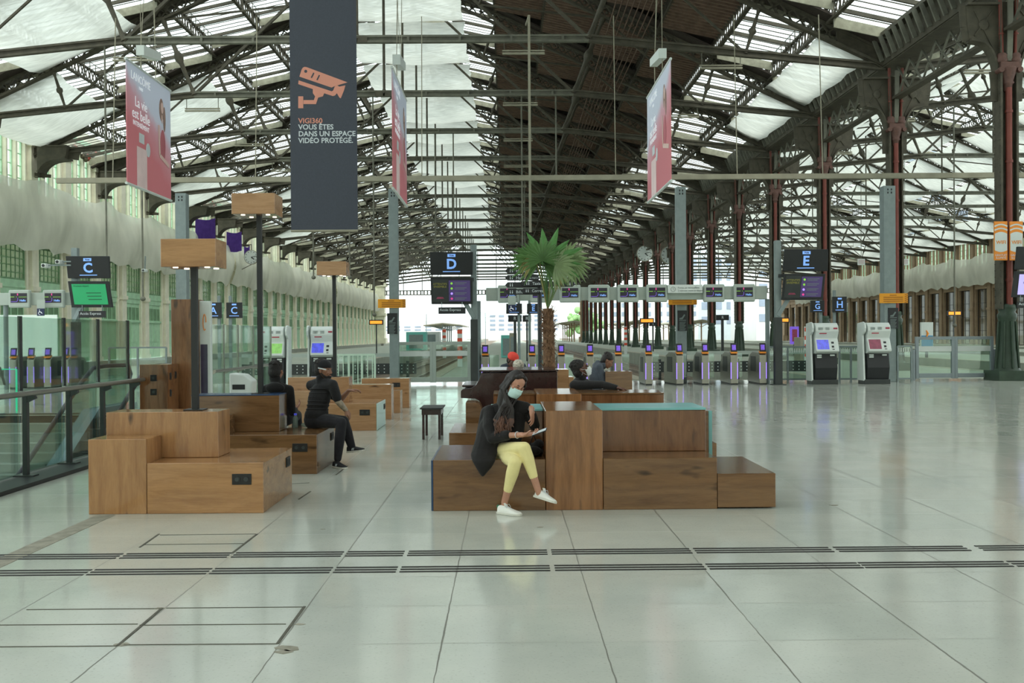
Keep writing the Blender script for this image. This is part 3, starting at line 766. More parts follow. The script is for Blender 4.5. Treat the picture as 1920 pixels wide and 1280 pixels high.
# ================================================================ concourse seating
def blk(name, parent, x0, x1, y0, y1, z0, z1, m, bev=0.004):
    b = MB().box(x0, x1, y0, y1, z0, z1); return b.build(name, m if not isinstance(m, str) else M[m], parent, bevel=bev, seg=1)
def socket(parent, c, axis='y', n=2, w=0.17, h=0.095):
    mb = MB(); x, y, z = c
    if axis == 'y':
        mb.box(x - w / 2, x + w / 2, y - 0.008, y + 0.002, z - h / 2, z + h / 2)
        for i in range(n):
            cx = x + (i - (n - 1) / 2) * 0.078
            mb.tube([(cx, y - 0.012, z), (cx, y - 0.007, z)], 0.03, 14); mb.mi = 1; mb.tube([(cx, y - 0.0135, z), (cx, y - 0.012, z)], [0.018, 0.02], 10); mb.mi = 0
    else:
        mb.box(x - 0.002, x + 0.008, y - w / 2, y + w / 2, z - h / 2, z + h / 2)
        for i in range(n):
            cy_ = y + (i - (n - 1) / 2) * 0.078
            mb.tube([(x + 0.012, cy_, z), (x + 0.007, cy_, z)], 0.03, 14)
    return mb.build('power_socket', [M['socket'], M['char']], parent, bevel=0.002, seg=1)

def left_unit(y, lab, back_top=None, side='oak_v', wood='oak', sock=True):
    T = thing('seating_unit', lab, 'bench', (-3.69, y, 0), group=None)
    blk('low_block', T, 0, 0.51, 0, 0.39, 0, 0.66, wood + '_v' if wood == 'oak' else wood)
    mb = MB().box(0.515, 1.54, 0, 1.17, 0, 0.446); mb.box(0, 0.51, 0.395, 1.17, 0, 0.446)
    mb.build('seat_block', M[wood], T, bevel=0.004, seg=1)
    b = MB().box(0, 1.03, 0.40, 0.79, 0.447, 0.868); b.build('backrest_block', M['oak_v'] if wood == 'oak' else M[wood], T, bevel=0.004, seg=1)
    if back_top: blk('backrest_cap', T, 0, 1.03, 0.40, 0.79, 0.868, 0.880, back_top, 0.001)
    if side != 'oak_v': blk('side_panel', T, 1.541, 1.552, 0.01, 1.16, 0.005, 0.44, side, 0.001)
    socket(T, (1.35, 0, 0.30)); socket(T, (1.541 if side == 'oak_v' else 1.553, 0.98, 0.33), 'x')
    return T
left_unit(8.79, 'stepped oak seating unit nearest the camera on the left, with a double power socket')
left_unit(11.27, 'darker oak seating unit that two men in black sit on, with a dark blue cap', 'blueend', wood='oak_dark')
left_unit(16.43, 'oak seating unit with a pale mint side panel behind the bearded man', None, 'mint', wood='oak_light')
T = thing('seating_unit', 'light oak seating unit of three upright slabs farthest back on the left', 'bench', (-3.69, 18.6, 0))
blk('low_backrest', T, 0.75, 1.54, 0, 0.39, 0, 0.653, 'oak_light'); blk('seat_block', T, 0.95, 1.54, 1.55, 1.98, 0, 0.456, 'oak_light'); blk('tall_backrest', T, 0.55, 1.58, 3.0, 3.4, 0, 0.64, 'oak_light')
blk('plinth', T, 0.2, 0.9, 0.4, 3.0, 0, 0.40, 'oak_light')
socket(T, (1.30, 3.0, 0.5)); socket(T, (1.08, 1.55, 0.3), n=1, w=0.09)

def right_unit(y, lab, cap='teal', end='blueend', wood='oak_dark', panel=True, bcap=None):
    T = thing('seating_unit', lab, 'bench', (-0.655, y, 0))
    blk('end_seat_block', T, 0, 0.995, 0, 1.22, 0, 0.452, wood)
    if end: blk('end_panel', T, -0.018, -0.001, 0.004, 1.21, 0.002, 0.448, end, 0.001)
    blk('pillar_block', T, 1.0, 1.505, 0, 1.24, 0, 0.882, 'oak_v2')
    blk('middle_seat_block', T, 1.51, 2.52, 0, 1.24, 0, 0.455, wood)
    blk('low_step_block', T, 2.525, 3.04, 0, 1.24, 0.012, 0.312, wood)
    for x0, x1 in ((1.51, 2.525), (0.50, 0.995)):
        blk('backrest_block', T, x0, x1, 0.52, 1.2, 0.456, 0.842, wood + '_v' if wood == 'oak_dark' else wood)
        blk('backrest_cap', T, x0, x1, 0.51, 1.21, 0.842, 0.862, cap, 0.001)
    if panel:
        blk('rear_panel', T, 2.1, 2.70, 1.245, 1.30, 0.0, 0.775, wood); blk('rear_panel_edge', T, 2.70, 2.735, 1.245, 1.30, 0.0, 0.775, 'teal', 0.001)
    return T
M['oak_v2'] = wood_mat('mid oak upright grain', (148, 104, 68), (112, 74, 46), vertical=True)
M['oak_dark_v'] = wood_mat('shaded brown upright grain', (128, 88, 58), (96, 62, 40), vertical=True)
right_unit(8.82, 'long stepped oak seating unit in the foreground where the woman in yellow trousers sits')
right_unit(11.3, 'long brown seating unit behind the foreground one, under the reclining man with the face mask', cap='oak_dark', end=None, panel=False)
T = thing('seating_unit', 'oak blocks in front of the ticket gates beside the bending man', 'bench', (0.84, 16.43, 0))
blk('tall_block', T, 0, 0.19, 0, 0.5, 0, 0.985, 'oak_light'); blk('seat_block', T, 0.192, 0.79, 0, 0.5, 0, 0.45, 'oak_light'); blk('end_block', T, 0.795, 1.24, 0, 0.5, 0, 0.945, 'oak_dark'); blk('step_block', T, 0.192, 0.27, 0, 0.5, 0.452, 0.86, 'oak_light')
mb = MB(); p = [(-0.534, 0), (-0.534, 0.68), (-0.40, 0.68), (-0.345, 0.65), (-0.32, 0.58), (-0.32, 0)]
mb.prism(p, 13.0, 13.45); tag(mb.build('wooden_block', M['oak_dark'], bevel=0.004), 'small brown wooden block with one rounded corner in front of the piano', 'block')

# wooden box lamps on thin black poles
for px, pyt, pyb, y, zb, lab, bx0, bx1, w_ in ((364.3, 505, 765, 9.42, 0.87, 'oak box lamp on a black pole, nearest and lowest of the three', 301, 404, 0.36),
                                        (486, 405, 742, 11.87, 0.88, 'oak box lamp on the tallest black pole, between the perfume banner and the dark banner', 434, 515, 0.41),
                                        (626.5, 518, 703, 17.0, 0.868, 'smaller looking oak box lamp on a black pole behind the seated men', 593.7, 648.7, 0.39)):
    a = at(px, pyt, y); yf = y - w_ / 2; lo = at(bx0, {364.3: 500, 486: 401, 626.5: 516}[px], yf); hi = at(bx1, {364.3: 447, 486: 361.5, 626.5: 489.5}[px], yf)
    T = thing('box_lamp', lab, 'lamp', (a.x, y, zb))
    mb = MB(); mb.box(-0.028, 0.028, -0.028, 0.028, 0, lo.z - zb + 0.02); mb.box(-0.09, 0.09, -0.09, 0.09, 0, 0.008)
    mb.build('pole', M['black'], T)
    x0, x1 = lo.x - a.x, hi.x - a.x
    blk('lamp_box', T, x0, x1, -w_ / 2, w_ / 2, lo.z - zb, hi.z - zb, 'oak_light' if px > 400 else 'oak', 0.004)
    for sx, sy in ((0.22, -0.28), (0.8, -0.28), (0.3, 0.28), (0.85, 0.28)):
        mb = MB(); mb.tube([(x0 + (x1 - x0) * sx, w_ * sy, lo.z - zb - 0.006), (x0 + (x1 - x0) * sx, w_ * sy, lo.z - zb + 0.001)], 0.025, 12)
        mb.build('spotlight', M['lamp_glow'], T)

# brown laminate column with the socket box and the slim poster totem
T = thing('laminate_column', 'tall dark brown laminate column left of the nearest box lamp', 'column', (-4.95, 14.75, 0)); blk('column_body', T, 0, 0.36, 0, 0.42, 0, 2.12, 'oak_dark_v')
T = thing('socket_cabinet', 'chest-high brown cabinet with black sockets at the end of the glass balustrade', 'cabinet', (-5.24, 14.25, 0))
blk('cabinet_body', T, 0, 0.40, 0, 0.48, 0, 1.17, 'oak_dark_v')
for z in (0.98, 0.78): socket(T, (0.2, 0, z), n=1, w=0.09, h=0.09)
for y, z in ((0.12, 1.0), (0.34, 1.01), (0.12, 0.76)): socket(T, (0.40, y, z), 'x', n=1, w=0.07, h=0.1)
T = thing('poster_totem', 'slim white totem with an orange ring logo and a narrow display', 'totem', (-4.63, 14.95, 0))
mb = MB().box(0, 0.20, 0, 0.10, 0, 2.10); mb.build('totem_body', M['white'], T, bevel=0.01)
mb = MB().box(0.055, 0.155, -0.012, -0.001, 0.45, 1.45); mb.build('display', M['totem_scr'], T)
mb = MB(); pts = [(0.115 + 0.022 * math.cos(a), -0.012, 1.78 + 0.12 * math.sin(a)) for a in [2 * PI * i / 20 for i in range(18)]]; mb.tube(pts, 0.006, 6); mb.build('ring_logo', M['orange'], T)
T = thing('waste_bin', 'white waste bin behind the dark blue topped seating unit', 'bin', (-4.42, 15.9, 0))
mb = MB(); mb.prism([(0, 0), (0.30, 0), (0.36, 0.85), (0.22, 0.96), (0, 0.98)], 0, 0.35); mb.build('bin_body', M['white'], T, bevel=0.02); blk('bin_slot', T, 0.05, 0.25, -0.004, 0.004, 0.72, 0.8, 'black', 0.0)

# ---- upright piano seen from its end, with its stool
def P2(px, py, y): p = at(px, py, y); return (p.x, p.z)
T = thing('piano', 'dark mahogany piano standing end-on behind the seated woman', 'piano', (0, 14.2, 0))
pp = [P2(x, y, 14.2) for x, y in ((903, 699), (1045, 697))] + [(0.72, 0.02), (-0.33, 0.02)] + [P2(x, y, 14.2) for x, y in ((905, 775), (904, 762), (898, 751), (890, 747), (864, 746), (864, 733), (868, 729), (884, 727), (893, 721), (898, 712))]
mb = MB(); mb.prism(pp, 0, 1.42); mb.build('case', M['piano'], T, bevel=0.006)
a = P2(898, 697, 14.2); b_ = P2(1047, 693, 14.2)
blk('lid', T, a[0], b_[0], -0.02, 1.44, a[1] + 0.002, a[1] + 0.024, 'piano', 0.004)
mb = MB(); k0 = P2(870, 730, 14.2)
mb.box(k0[0], k0[0] + 0.14, 0.08, 1.34, k0[1] - 0.04, k0[1] + 0.004); mb.build('keyboard', M['white'], T)
mb = MB()
for i in range(36): mb.box(k0[0] + 0.05, k0[0] + 0.14, 0.1 + i * 0.0345, 0.115 + i * 0.0345, k0[1] + 0.004, k0[1] + 0.014)
mb.build('black_keys', M['black'], T)
mb = MB().box(k0[0] - 0.03, k0[0] + 0.17, 0.08, 1.34, k0[1] + 0.03, k0[1] + 0.06); mb.build('key_cover', M['piano'], T, bevel=0.01)
T = thing('piano_stool', 'dark wooden piano stool with a light catching flat top', 'stool', (-1.30, 14.9, 0))
mb = MB().box(0, 0.34, 0, 0.70, 0.455, 0.475); mb.build('stool_top', M['black'], T, bevel=0.004); mb = MB().box(0.025, 0.315, 0.03, 0.67, 0.37, 0.454); mb.build('apron', M['piano'], T)
for x, y in ((0.03, 0.03), (0.27, 0.03), (0.03, 0.63), (0.27, 0.63)):
    mb = MB(); mb.bar((x + 0.02, y + 0.02, 0), (x + 0.02, y + 0.02, 0.372), 0.036); mb.build('leg', M['piano'], T)

# bottle and small items on the dark blue topped unit
T = thing('water_bottle', 'small clear bottle with a blue cap on the seat beside the vested man', 'bottle', (-2.58, 12.17, 0.447))
mb = MB(); mb.lathe([(0.028, 0), (0.031, 0.01), (0.031, 0.11), (0.026, 0.125), (0.015, 0.14), (0.014, 0.15)], n=14); mb.build('bottle_body', M['glass_dark'], T)
mb = MB(); mb.lathe([(0.018, 0.150), (0.018, 0.172)], n=12); mb.build('cap', M['blue_scr'], T)
mb = MB(); mb.ball((-2.45, 12.15, 0.48), (0.06, 0.045, 0.03), 10, 6); tag(mb.build('crumpled_wrapper', M['glass_dark']), 'crumpled clear wrapper on the seat next to the water bottle', 'wrapper')

# ---- potted fan palm
def make_palm():
    rnd = random.Random(5)
    y = 15.95
    c = lambda px, py: at(px, py, y)
    b0 = c(1030, 735); T = thing('potted_palm', 'tall fan palm with a shaggy brown trunk rising behind the piano', 'palm', (b0.x, y, 0))
    o = V((b0.x, y, 0))
    ctrl = [V((0, 0, 0.35)), c(1030, 700) - o, c(1029, 650) - o, c(1028, 610) - o, c(1027, 578) - o, c(1020, 540) - o, c(1014, 512) - o]
    mb = MB(); mb.lathe([(0.15, 0), (0.18, 0.45), (0.19, 0.48), (0.17, 0.48), (0.16, 0.42)], n=20); mb.build('planter', M['char'], T)
    mb = MB(); mb.tube(ctrl[:5], [0.10, 0.10, 0.095, 0.09, 0.075], 12); 
    for i in range(330):
        t = rnd.random() * 3.95; k = int(t); p = ctrl[k].lerp(ctrl[k + 1], t - k); a = rnd.uniform(0, 2 * PI); r = 0.085
        d = V((math.cos(a), math.sin(a), 0)); q = p + d * r
        L_ = rnd.uniform(0.03, 0.09); e = q + d * L_ * 0.6 + V((rnd.uniform(-.02, .02), 0, rnd.choice((1, -1, 1)) * L_))
        mb.bar(q - d * 0.01, e, rnd.uniform(0.008, 0.024), 0.006)
    mb.build('trunk', M['trunk'], T)
    top = ctrl[4]
    fr = []
    # (crown-side leaf end px, py, depth offset, radius, droop, facing, green)
    specs = [((1026, 494), 0.12, 0.70, 74, 1, 9), ((1010, 493), -0.06, 0.52, 128, 0, 15), ((1016, 490), -0.16, 0.46, 95, 0, 17), ((1022, 495), 0.05, 0.52, 30, 0, 13), ((1003, 486), 0.10, 0.42, 140, 0, 14),
             ((1062, 482), 0.30, 0.42, 25, 2, 17), ((1003, 484), -0.10, 0.26, 158, 3, 14), ((1040, 498), -0.15, 0.40, 8, 2, 15), ((1072, 490), 0.25, 0.34, -15, 2, 15), ((1012, 488), 0.1, 0.20, 120, 3, 14), ((1034, 498), 0.1, 0.26, -5, 3, 14)]
    for (px, py), dy, R, ang, gi, nb in specs:
        hub = c(px, py) - o + V((0, dy, 0)); dirn = V((math.cos(math.radians(ang)), 0, math.sin(math.radians(ang))))
        mb = MB(); mid = top.lerp(hub, 0.5) + V((0, dy * 0.2, 0.05)); mb.tube([top, mid, hub], [0.016, 0.010, 0.008], 6)
        n_ = V((rnd.uniform(-.2, .2), -1, rnd.uniform(-.1, .35))).normalized(); sdv = dirn.cross(n_).normalized(); n_ = sdv.cross(dirn).normalized()
        for i in range(nb):
            sp_ = 88 if nb < 12 else 66 if nb == 14 else 100; a = math.radians(-sp_ + 2 * sp_ * i / (nb - 1)); d = dirn * math.cos(a) + sdv * math.sin(a)
            r = R * (0.72 + 0.28 * math.cos(a * 0.8)) * rnd.uniform(0.85, 1.08)
            fold = n_ * 0.012; wv = d.cross(n_).normalized()
            pts = []
            kw = 1.75 if nb < 12 else 0.85
            for t, wd in ((0.0, 0.006), (0.35, 0.030 * kw), (0.6, 0.032 * kw), (0.85, 0.015 * kw), (1.0, 0.002)):
                p = hub + d * r * t + V((0, 0, -0.10 * t * t * (1 + (gi == 3) * 1.0))) + n_ * 0.05 * t
                pts.append((p - wv * wd, p + fold, p + wv * wd))
            vs = [q for tr in pts for q in tr]; fs = []
            for k in range(4): fs += [(k * 3, k * 3 + 1, k * 3 + 4, k * 3 + 3), (k * 3 + 1, k * 3 + 2, k * 3 + 5, k * 3 + 4)]
            mb.add(vs, fs)
        mb.build('frond', M['leaf' + str(gi)], T, fix=False)
    return T
M['trunk'] = mat('shaggy palm trunk', (112, 84, 62), 0.9, 0, 0.45, 22.0, bump=0.6)
def leaf_mat(name, c):
    m = mat(name, c, 0.45, 0, 0.25, 9.0); t = m.node_tree; b = t.nodes['Principled BSDF']
    tl = N(t, 'ShaderNodeBsdfTranslucent'); tl.inputs[0].default_value = rgb(*[min(255, int(x * 1.25)) for x in c]); mx = N(t, 'ShaderNodeMixShader', n0=0.35)
    t.links.new(b.outputs[0], mx.inputs[1]); t.links.new(tl.outputs[0], mx.inputs[2]); t.links.new(mx.outputs[0], t.nodes['Material Output'].inputs[0]); return m
M['leaf0'] = leaf_mat('mid green palm leaf', (88, 122, 70)); M['leaf1'] = leaf_mat('fresh green palm leaf', (84, 130, 72)); M['leaf2'] = leaf_mat('dull sage palm leaf', (128, 146, 104)); M['leaf3'] = leaf_mat('drying yellow palm leaf', (158, 150, 100))
make_palm()

# ---- finger-post with hall signs
ys = 24.0
a = at(1011, 535, ys); b_ = at(1013, 720, ys)
T = thing('signpost', 'black finger-post with stacked dark arrow signs to the halls, in front of the gates', 'signpost', (b_.x, ys, 0))
mb = MB(); mb.tube([(0, 0, 0), (0, 0, a.z + 0.1)], 0.055, 12); mb.lathe([(0.16, 0), (0.16, 0.02)], n=16); mb.build('pole', M['black'], T)
def arrow(px0, px1, py, left=True, txt='', small='', h=13, dy=-0.07, icon=True, y_=ys):
    h = h * 0.80
    p0 = at(px0, py, y_); p1 = at(px1, py, y_); hh = h / 2 / F * y_; x0, x1 = p0.x - b_.x, p1.x - b_.x; z = p0.z; tip = hh * 0.9
    pl = [(x0, z), (x0 + tip, z + hh), (x1, z + hh), (x1, z - hh), (x0 + tip, z - hh)] if left else [(x1, z), (x1 - tip, z - hh), (x0, z - hh), (x0, z + hh), (x1 - tip, z + hh)]
    mb = MB(); mb.prism(pl, dy - 0.02, dy + 0.02); s = mb.build('arrow_sign', M['black'], T)
    yy = dy - 0.024
    if icon:
        cx = x0 + tip + 0.09 if left else x1 - tip - 0.09
        mb = MB(); q = hh * 0.55
        for s_ in (-1, 1): mb.box(cx + s_ * q * 0.7 - q * .25, cx + s_ * q * 0.7 + q * .25, yy, yy + 0.004, z - q, z + q * 0.4); mb.ball((cx + s_ * q * 0.7, yy, z + q * 0.85), (q * .25, .003, q * .25), 8, 4)
        mb.build('walkers_symbol', M['letter_dim'], s)
    if txt: text(txt, hh * 1.5, (x0 + tip + 0.2 if left else x0 + 0.1, yy, z - 0.005), s, 'letter_dim', align='LEFT')
    if small: text(small, hh * 0.85, (x1 - 0.03, yy, z - 0.01), s, 'letter_dim', align='RIGHT')
    return s
arrow(947, 1008, 508, True, 'Hall 2', '3·23'); arrow(947, 1010, 521, True, 'Hall 3', 'via Hall 2'); arrow(947, 1010, 534.5, True, ''); arrow(947, 1010, 547.5, True, 'Billetterie')
arrow(1013, 1078, 533, False, ''); s = arrow(978, 1010, 532, True, 'Taxis', dy=-0.13, icon=True, h=12); arrow(977, 1010, 545.5, True, 'Correspondances'[:10], dy=-0.13, h=12)

# ================================================================ ticket gates, displays, machines (row at y = 30.5)
def gate_mesh():
    T = thing('ticket_gate', 'gate', 'ticket gate')
    prof = [(0, 0.03), (1.5, 0.03), (1.5, 0.62), (1.25, 0.90), (0.9, 1.0), (0.12, 0.98), (0, 0.90)]
    mb = MB(); mb.prism(prof, -0.115, 0.115, 'x'); mb.build('body', M['steel'], T, bevel=0.02)
    mb = MB(); mb.box(-0.12, 0.12, 0.45, 1.1, 0.38, 0.86); mb.build('side_window', M['char'], T, bevel=0.01)
    mb = MB(); mb.box(-0.10, 0.10, 0.02, 1.48, 0.0, 0.03); mb.build('plinth', M['black'], T)
    mb = MB(); mb.prism([(0.0, 0.955), (0.13, 1.0), (0.13, 1.04), (0.0, 1.0)], -0.10, 0.10, 'x'); mb.build('reader_collar', M['orange'], T)
    mb = MB(); mb.prism([(0.02, 1.0), (0.07, 1.0), (0.12, 1.27), (0.07, 1.27)], -0.095, 0.095, 'x'); s = mb.build('reader', M['black'], T, bevel=0.01)
    mb = MB(); mb.prism([(0.024, 1.06), (0.03, 1.06), (0.061, 1.22), (0.055, 1.22)], -0.06, 0.06, 'x'); mb.build('reader_display', M['purple_scr'], s)
    for x in (-0.10, 0.10): mb = MB(); mb.box(x - 0.012, x + 0.012, -0.006, 0.004, 0.18, 0.68); mb.build('light_strip', M['purple_glow'], T)
    mb = MB(); mb.box(0.12, 0.42, 0.74, 0.76, 0.2, 0.95); mb.build('glass_flap', M['glass'], T)
    return T
G0 = gate_mesh(); yg = 30.5
gx = [905, 993, 1048, 1102, 1155, 1212, 1270, 1318, 1372, 1426]
for i, px in enumerate(gx):
    p = at(px + 5, 722, yg); lab = f'steel ticket gate with violet light strips, {ORD[i] if i else "first"} from the left in its row'
    if i == 0: G0.location = (p.x, yg, 0); G0['label'] = lab; G0['group'] = 'row of ticket gates'
    else: dup(G0, (p.x, yg, 0), 0.10 if i in (6,) else 0.0, label=lab, group='row of ticket gates')
for i, px in enumerate((6, 40, 72, 106)):
    p = at(px, 722, yg); dup(G0, (p.x, yg + 0.6, 0), 0.0, label=f'steel ticket gate behind the escalator, {["first", "second", "third", "fourth"][i]} from the left picture edge', group='ticket gates behind the escalator')
# gantry
def gantry(px0, px1, pyt, pyb, lab, posts):
    a = at(px0, pyt, yg); b = at(px1, pyb, yg)
    T = thing('gantry', lab, 'gantry', (a.x, yg, 0))
    blk('beam', T, 0, b.x - a.x, 0.1, 0.42, b.z, a.z, 'offwhite', 0.01)
    for px in posts: x = at(px, 600, yg).x - a.x; mb = MB(); mb.tube([(x, 0.26, 0), (x, 0.26, b.z)], 0.07, 10); mb.build('post', M['galv'], T)
    return a.z, b.z
gantry(911, 1440, 539, 560, 'long light grey overhead beam carrying the small displays above the gates', (897, 1443))
gantry(-60, 130, 549, 571, 'light grey overhead beam with two small displays at the left edge', (3,))
def disp(px, py, lab):
    p = at(px, py, yg - 0.05); T = thing('gate_display', lab, 'display', (p.x, yg - 0.05, p.z), group='small gate displays')
    blk('casing', T, -0.32, 0.32, -0.02, 0.14, -0.27, 0.27, 'offwhite', 0.03)
    s = blk('screen', T, -0.25, 0.25, -0.028, -0.021, -0.12, 0.17, 'screen_off', 0)
    mb = MB(); mb.box(-0.25, -0.13, -0.033, -0.029, 0.05, 0.065); mb.box(-0.08, -0.06, -0.033, -0.029, 0.05, 0.065); mb.build('green_line', M['green_txt'], s)
    mb = MB(); mb.box(0.0, 0.24, -0.033, -0.029, 0.05, 0.06); mb.build('lime_line', M['green_txt'], s)
    mb = MB(); mb.box(-0.05, -0.02, -0.033, -0.029, 0.10, 0.165); mb.build('magenta_mark', M['magenta_txt'], s)
    mb = MB(); mb.bar((-0.03, -0.031, 0.03), (-0.03, -0.031, -0.05), 0.012, 0.004, (0, 1, 0)); mb.bar((-0.03, -0.031, -0.05), (-0.07, -0.031, -0.09), 0.012, 0.004, (0, 1, 0)); mb.bar((-0.07, -0.031, -0.09), (-0.24, -0.031, -0.09), 0.012, 0.004, (0, 1, 0)); mb.build('violet_line', M['purple_scr'], s)
    text('Hello', 0.085, (0.12, -0.032, -0.055), s, 'letter_blue', bold=0.002)
    return T
for i, px in enumerate((953, 1014, 1069, 1123, 1178, 1232, 1339, 1396)):
    disp(px, 551 - i * 0.3, f'small grey display over the gates, {ORD[i] if i else "first"} from the left on the long beam')
for i, px in enumerate((36, 100)): disp(px, 560, f'small grey cased display on the left-hand beam, {["left", "right"][i]} one of the pair')
a = at(1252, 535, yg - 0.1); b = at(1317, 549, yg - 0.1)
T = thing('notice_panel', 'white notice panel with a clock symbol on the beam above the orange sign', 'sign', (a.x, yg - 0.1, b.z))
w_, h_ = b.x - a.x, a.z - b.z; blk('panel', T, 0, w_, -0.03, 0.12, 0, h_ + 0.02, 'white', 0.01)
mb = MB(); pts = [(0.16 + 0.07 * math.cos(t), -0.035, h_ * .5 + 0.07 * math.sin(t)) for t in [2 * PI * i / 20 for i in range(21)]]; mb.tube(pts, 0.006, 5); mb.bar((0.16, -0.035, h_ * .5), (0.16, -0.035, h_ * .5 + 0.045), 0.01, 0.004); mb.bar((0.16, -0.035, h_ * .5), (0.195, -0.035, h_ * .5 - 0.015), 0.01, 0.004); mb.build('clock_symbol', M['letter_grey'], T)
text('Portes se verrouillent', 0.075, (0.30, -0.035, h_ * .68), T, 'letter_grey', align='LEFT'); text('2 minutes avant le départ', 0.075, (0.30, -0.035, h_ * .30), T, 'letter_grey', align='LEFT')

# big platform monitors
def monitor(letter, tl, tr, bl, br, s_tl, s_tr, s_bl, s_br, lab, screen, y=30.0, acc=None, post=None, arm=True):
    o = at((tl[0] + tr[0]) / 2, 719, y); T = thing('platform_monitor', lab, 'monitor', (o.x, y, 0)); O = V((o.x, y, 0))
    tilt = 0.12
    def panel(q, name, m, th=0.09):
        c = [at(px, py, y + dy) - O for (px, py), dy in zip(q, (-tilt, -tilt, 0, 0))]
        mb = MB(); back = [p + V((0, th, 0)) for p in c]; mb.add(c + back, [(0, 1, 2, 3), (7, 6, 5, 4), (0, 4, 5, 1), (1, 5, 6, 2), (2, 6, 7, 3), (3, 7, 4, 0)])
        return mb.build(name, M[m], T, bevel=0.01), c
    p, c = panel((tl, tr, br, bl), 'header_panel', 'black')
    cen = (c[0] + c[1] + c[2] + c[3]) / 4; up = ((c[0] + c[1]) / 2 - (c[2] + c[3]) / 2); H = up.length; rx = PI / 2 + math.atan2(-up.y, up.z) * 1.0
    ox = V((0, -0.012, 0))
    text(letter, H * 0.60, tuple(cen + ox - up * 0.05), p, 'letter_blue', rot=(rx, 0, 0), bold=0.012)
    mb = MB(); u = cen + ox - up * 0.36; mb.box(u.x - 0.26, u.x + 0.26, u.y - 0.004, u.y, u.z - 0.012, u.z + 0.012); mb.build('underline', M['letter_blue'], p)
    mb = MB(); u = cen + ox + up * 0.34; mb.box(u.x - 0.12, u.x + 0.12, u.y - 0.004, u.y, u.z - 0.045, u.z + 0.045); mb.build('tag_pill', M['letter_blue'], p, bevel=0.002)
    text('Voie', 0.075, (u.x, u.y - 0.008, u.z), p, 'screen_off', rot=(rx, 0, 0), bold=0.002)
    p, c = panel((s_tl, s_tr, s_br, s_bl), 'screen_panel', 'black'); cen = (c[0] + c[1] + c[2] + c[3]) / 4; ex = (c[1] - c[0]) * 0.5; ez = ((c[0] + c[1]) - (c[2] + c[3])) / 4
    def face(u0, u1, v0, v1, m, name, off=0.012):
        mb = MB(); mb.add([cen + ex * u + ez * v + V((0, -off, 0)) for u, v in ((u0, v0), (u1, v0), (u1, v1), (u0, v1))], [(0, 1, 2, 3)]); q = mb.build(name, M[m], p, fix=False)
        md = q.modifiers.new('t', 'SOLIDIFY'); md.thickness = 0.004; return q
    def tx(u, v, body, size, m, al='LEFT', off=0.02): text(body, size, tuple(cen + ex * u + ez * v + V((0, -off, 0))), p, m, rot=(rx, 0, 0), align=al)
    if screen == 'green':
        face(-0.84, 0.84, -0.78, 0.78, 'green_scr', 'display'); tx(-0.75, 0.62, 'Prochain départ', 0.07, 'dark_green')
        mb = MB()
        for i in range(3): q = cen + ex * 0.0 + ez * (0.1 - 0.25 * i) + V((0, -0.018, 0)); mb.box(q.x - 0.1 + i * .02, q.x + 0.34, q.y - 0.003, q.y, q.z - 0.012, q.z + 0.012)
        mb.build('text_lines', M['dark_green'], p)
    elif screen == 'alert':
        face(-0.92, -0.16, -0.84, 0.84, 'char', 'left_display'); face(-0.14, 0.88, -0.78, 0.78, 'plum_scr', 'right_display')
        tx(-0.55, 0.5, 'ATTENTIFS', 0.085, 'olive_txt', 'CENTER', 0.018); tx(-0.55, 0.3, 'ENSEMBLE', 0.085, 'olive_txt', 'CENTER', 0.018)
        mb = MB(); q = cen + ex * -0.55 + ez * -0.6 + V((0, -0.02, 0)); mb.add([q + V((-.12, 0, 0)), q + V((.12, 0, 0)), q + V((0, 0, .16))], [(0, 1, 2)]); mb.build('warning_triangle', M['red_scr'], p, fix=False)
        for i in range(4):
            v = 0.55 - i * 0.38
            mb = MB(); q = cen + ex * -0.0 + ez * v + V((0, -0.018, 0)); mb.tube([q, q + V((0, -0.004, 0))], 0.035, 12); mb.build('bullet', M[('green_txt', 'green_txt', 'purple_glow', 'magenta_txt')[i]], p)
            mb = MB(); q = cen + ex * 0.14 + ez * v + V((0, -0.018, 0)); mb.box(q.x, q.x + 0.36, q.y - .003, q.y, q.z + 0.012, q.z + 0.03); mb.box(q.x, q.x + 0.30, q.y - .003, q.y, q.z - 0.028, q.z - 0.012); mb.build('text_lines', M['letter_grey'], p)
    else:
        face(-0.80, 0.9, -0.8, 0.75, 'violet_pale', 'display'); tx(-0.6, 0.1, 'COM', 0.10, 'screen_off')
    if post:
        px, pyt = post; a = at(px, pyt, y + 0.25) - O; mb = MB(); mb.box(a.x - 0.09, a.x + 0.09, 0.16, 0.34, 2.05, a.z); mb.bar((a.x, 0.2, 2.1), (cen.x * 0.5 + a.x * 0.5, 0.12, cen.z - 0.25), 0.12)
        mb.build('upper_post', M['galv'], T); mb = MB(); mb.box(a.x - 0.11, a.x + 0.11, 0.14, 0.36, 0, 2.05); mb.box(a.x - 0.2, a.x + 0.2, 0.05, 0.45, 0, 0.02); mb.build('lower_post', M['char'], T)
        mb = MB(); mb.box(min(a.x, cen.x) , max(a.x, cen.x), 0.12, 0.2, cen.z + 0.3, cen.z + 0.4); mb.build('bracket_arm', M['char'], T)
    if acc:
        q0 = at(acc[0], acc[1], y) - O; q1 = at(acc[2], acc[3], y) - O
        s = blk('access_sign', T, q0.x, q1.x, -0.02, 0.03, q1.z, q0.z, 'black', 0.004)
        text('Accès Express', (q0.z - q1.z) * 0.58, (q0.x + 0.04, -0.026, (q0.z + q1.z) / 2 + 0.02), s, 'letter_dim', align='LEFT', sx=0.95)
        for hx in (q0.x + 0.1, q1.x - 0.1): mb = MB(); mb.bar((hx, 0, q0.z), (hx, 0, q0.z + 0.2), 0.02); mb.build('hanger', M['galv'], T)
    return T
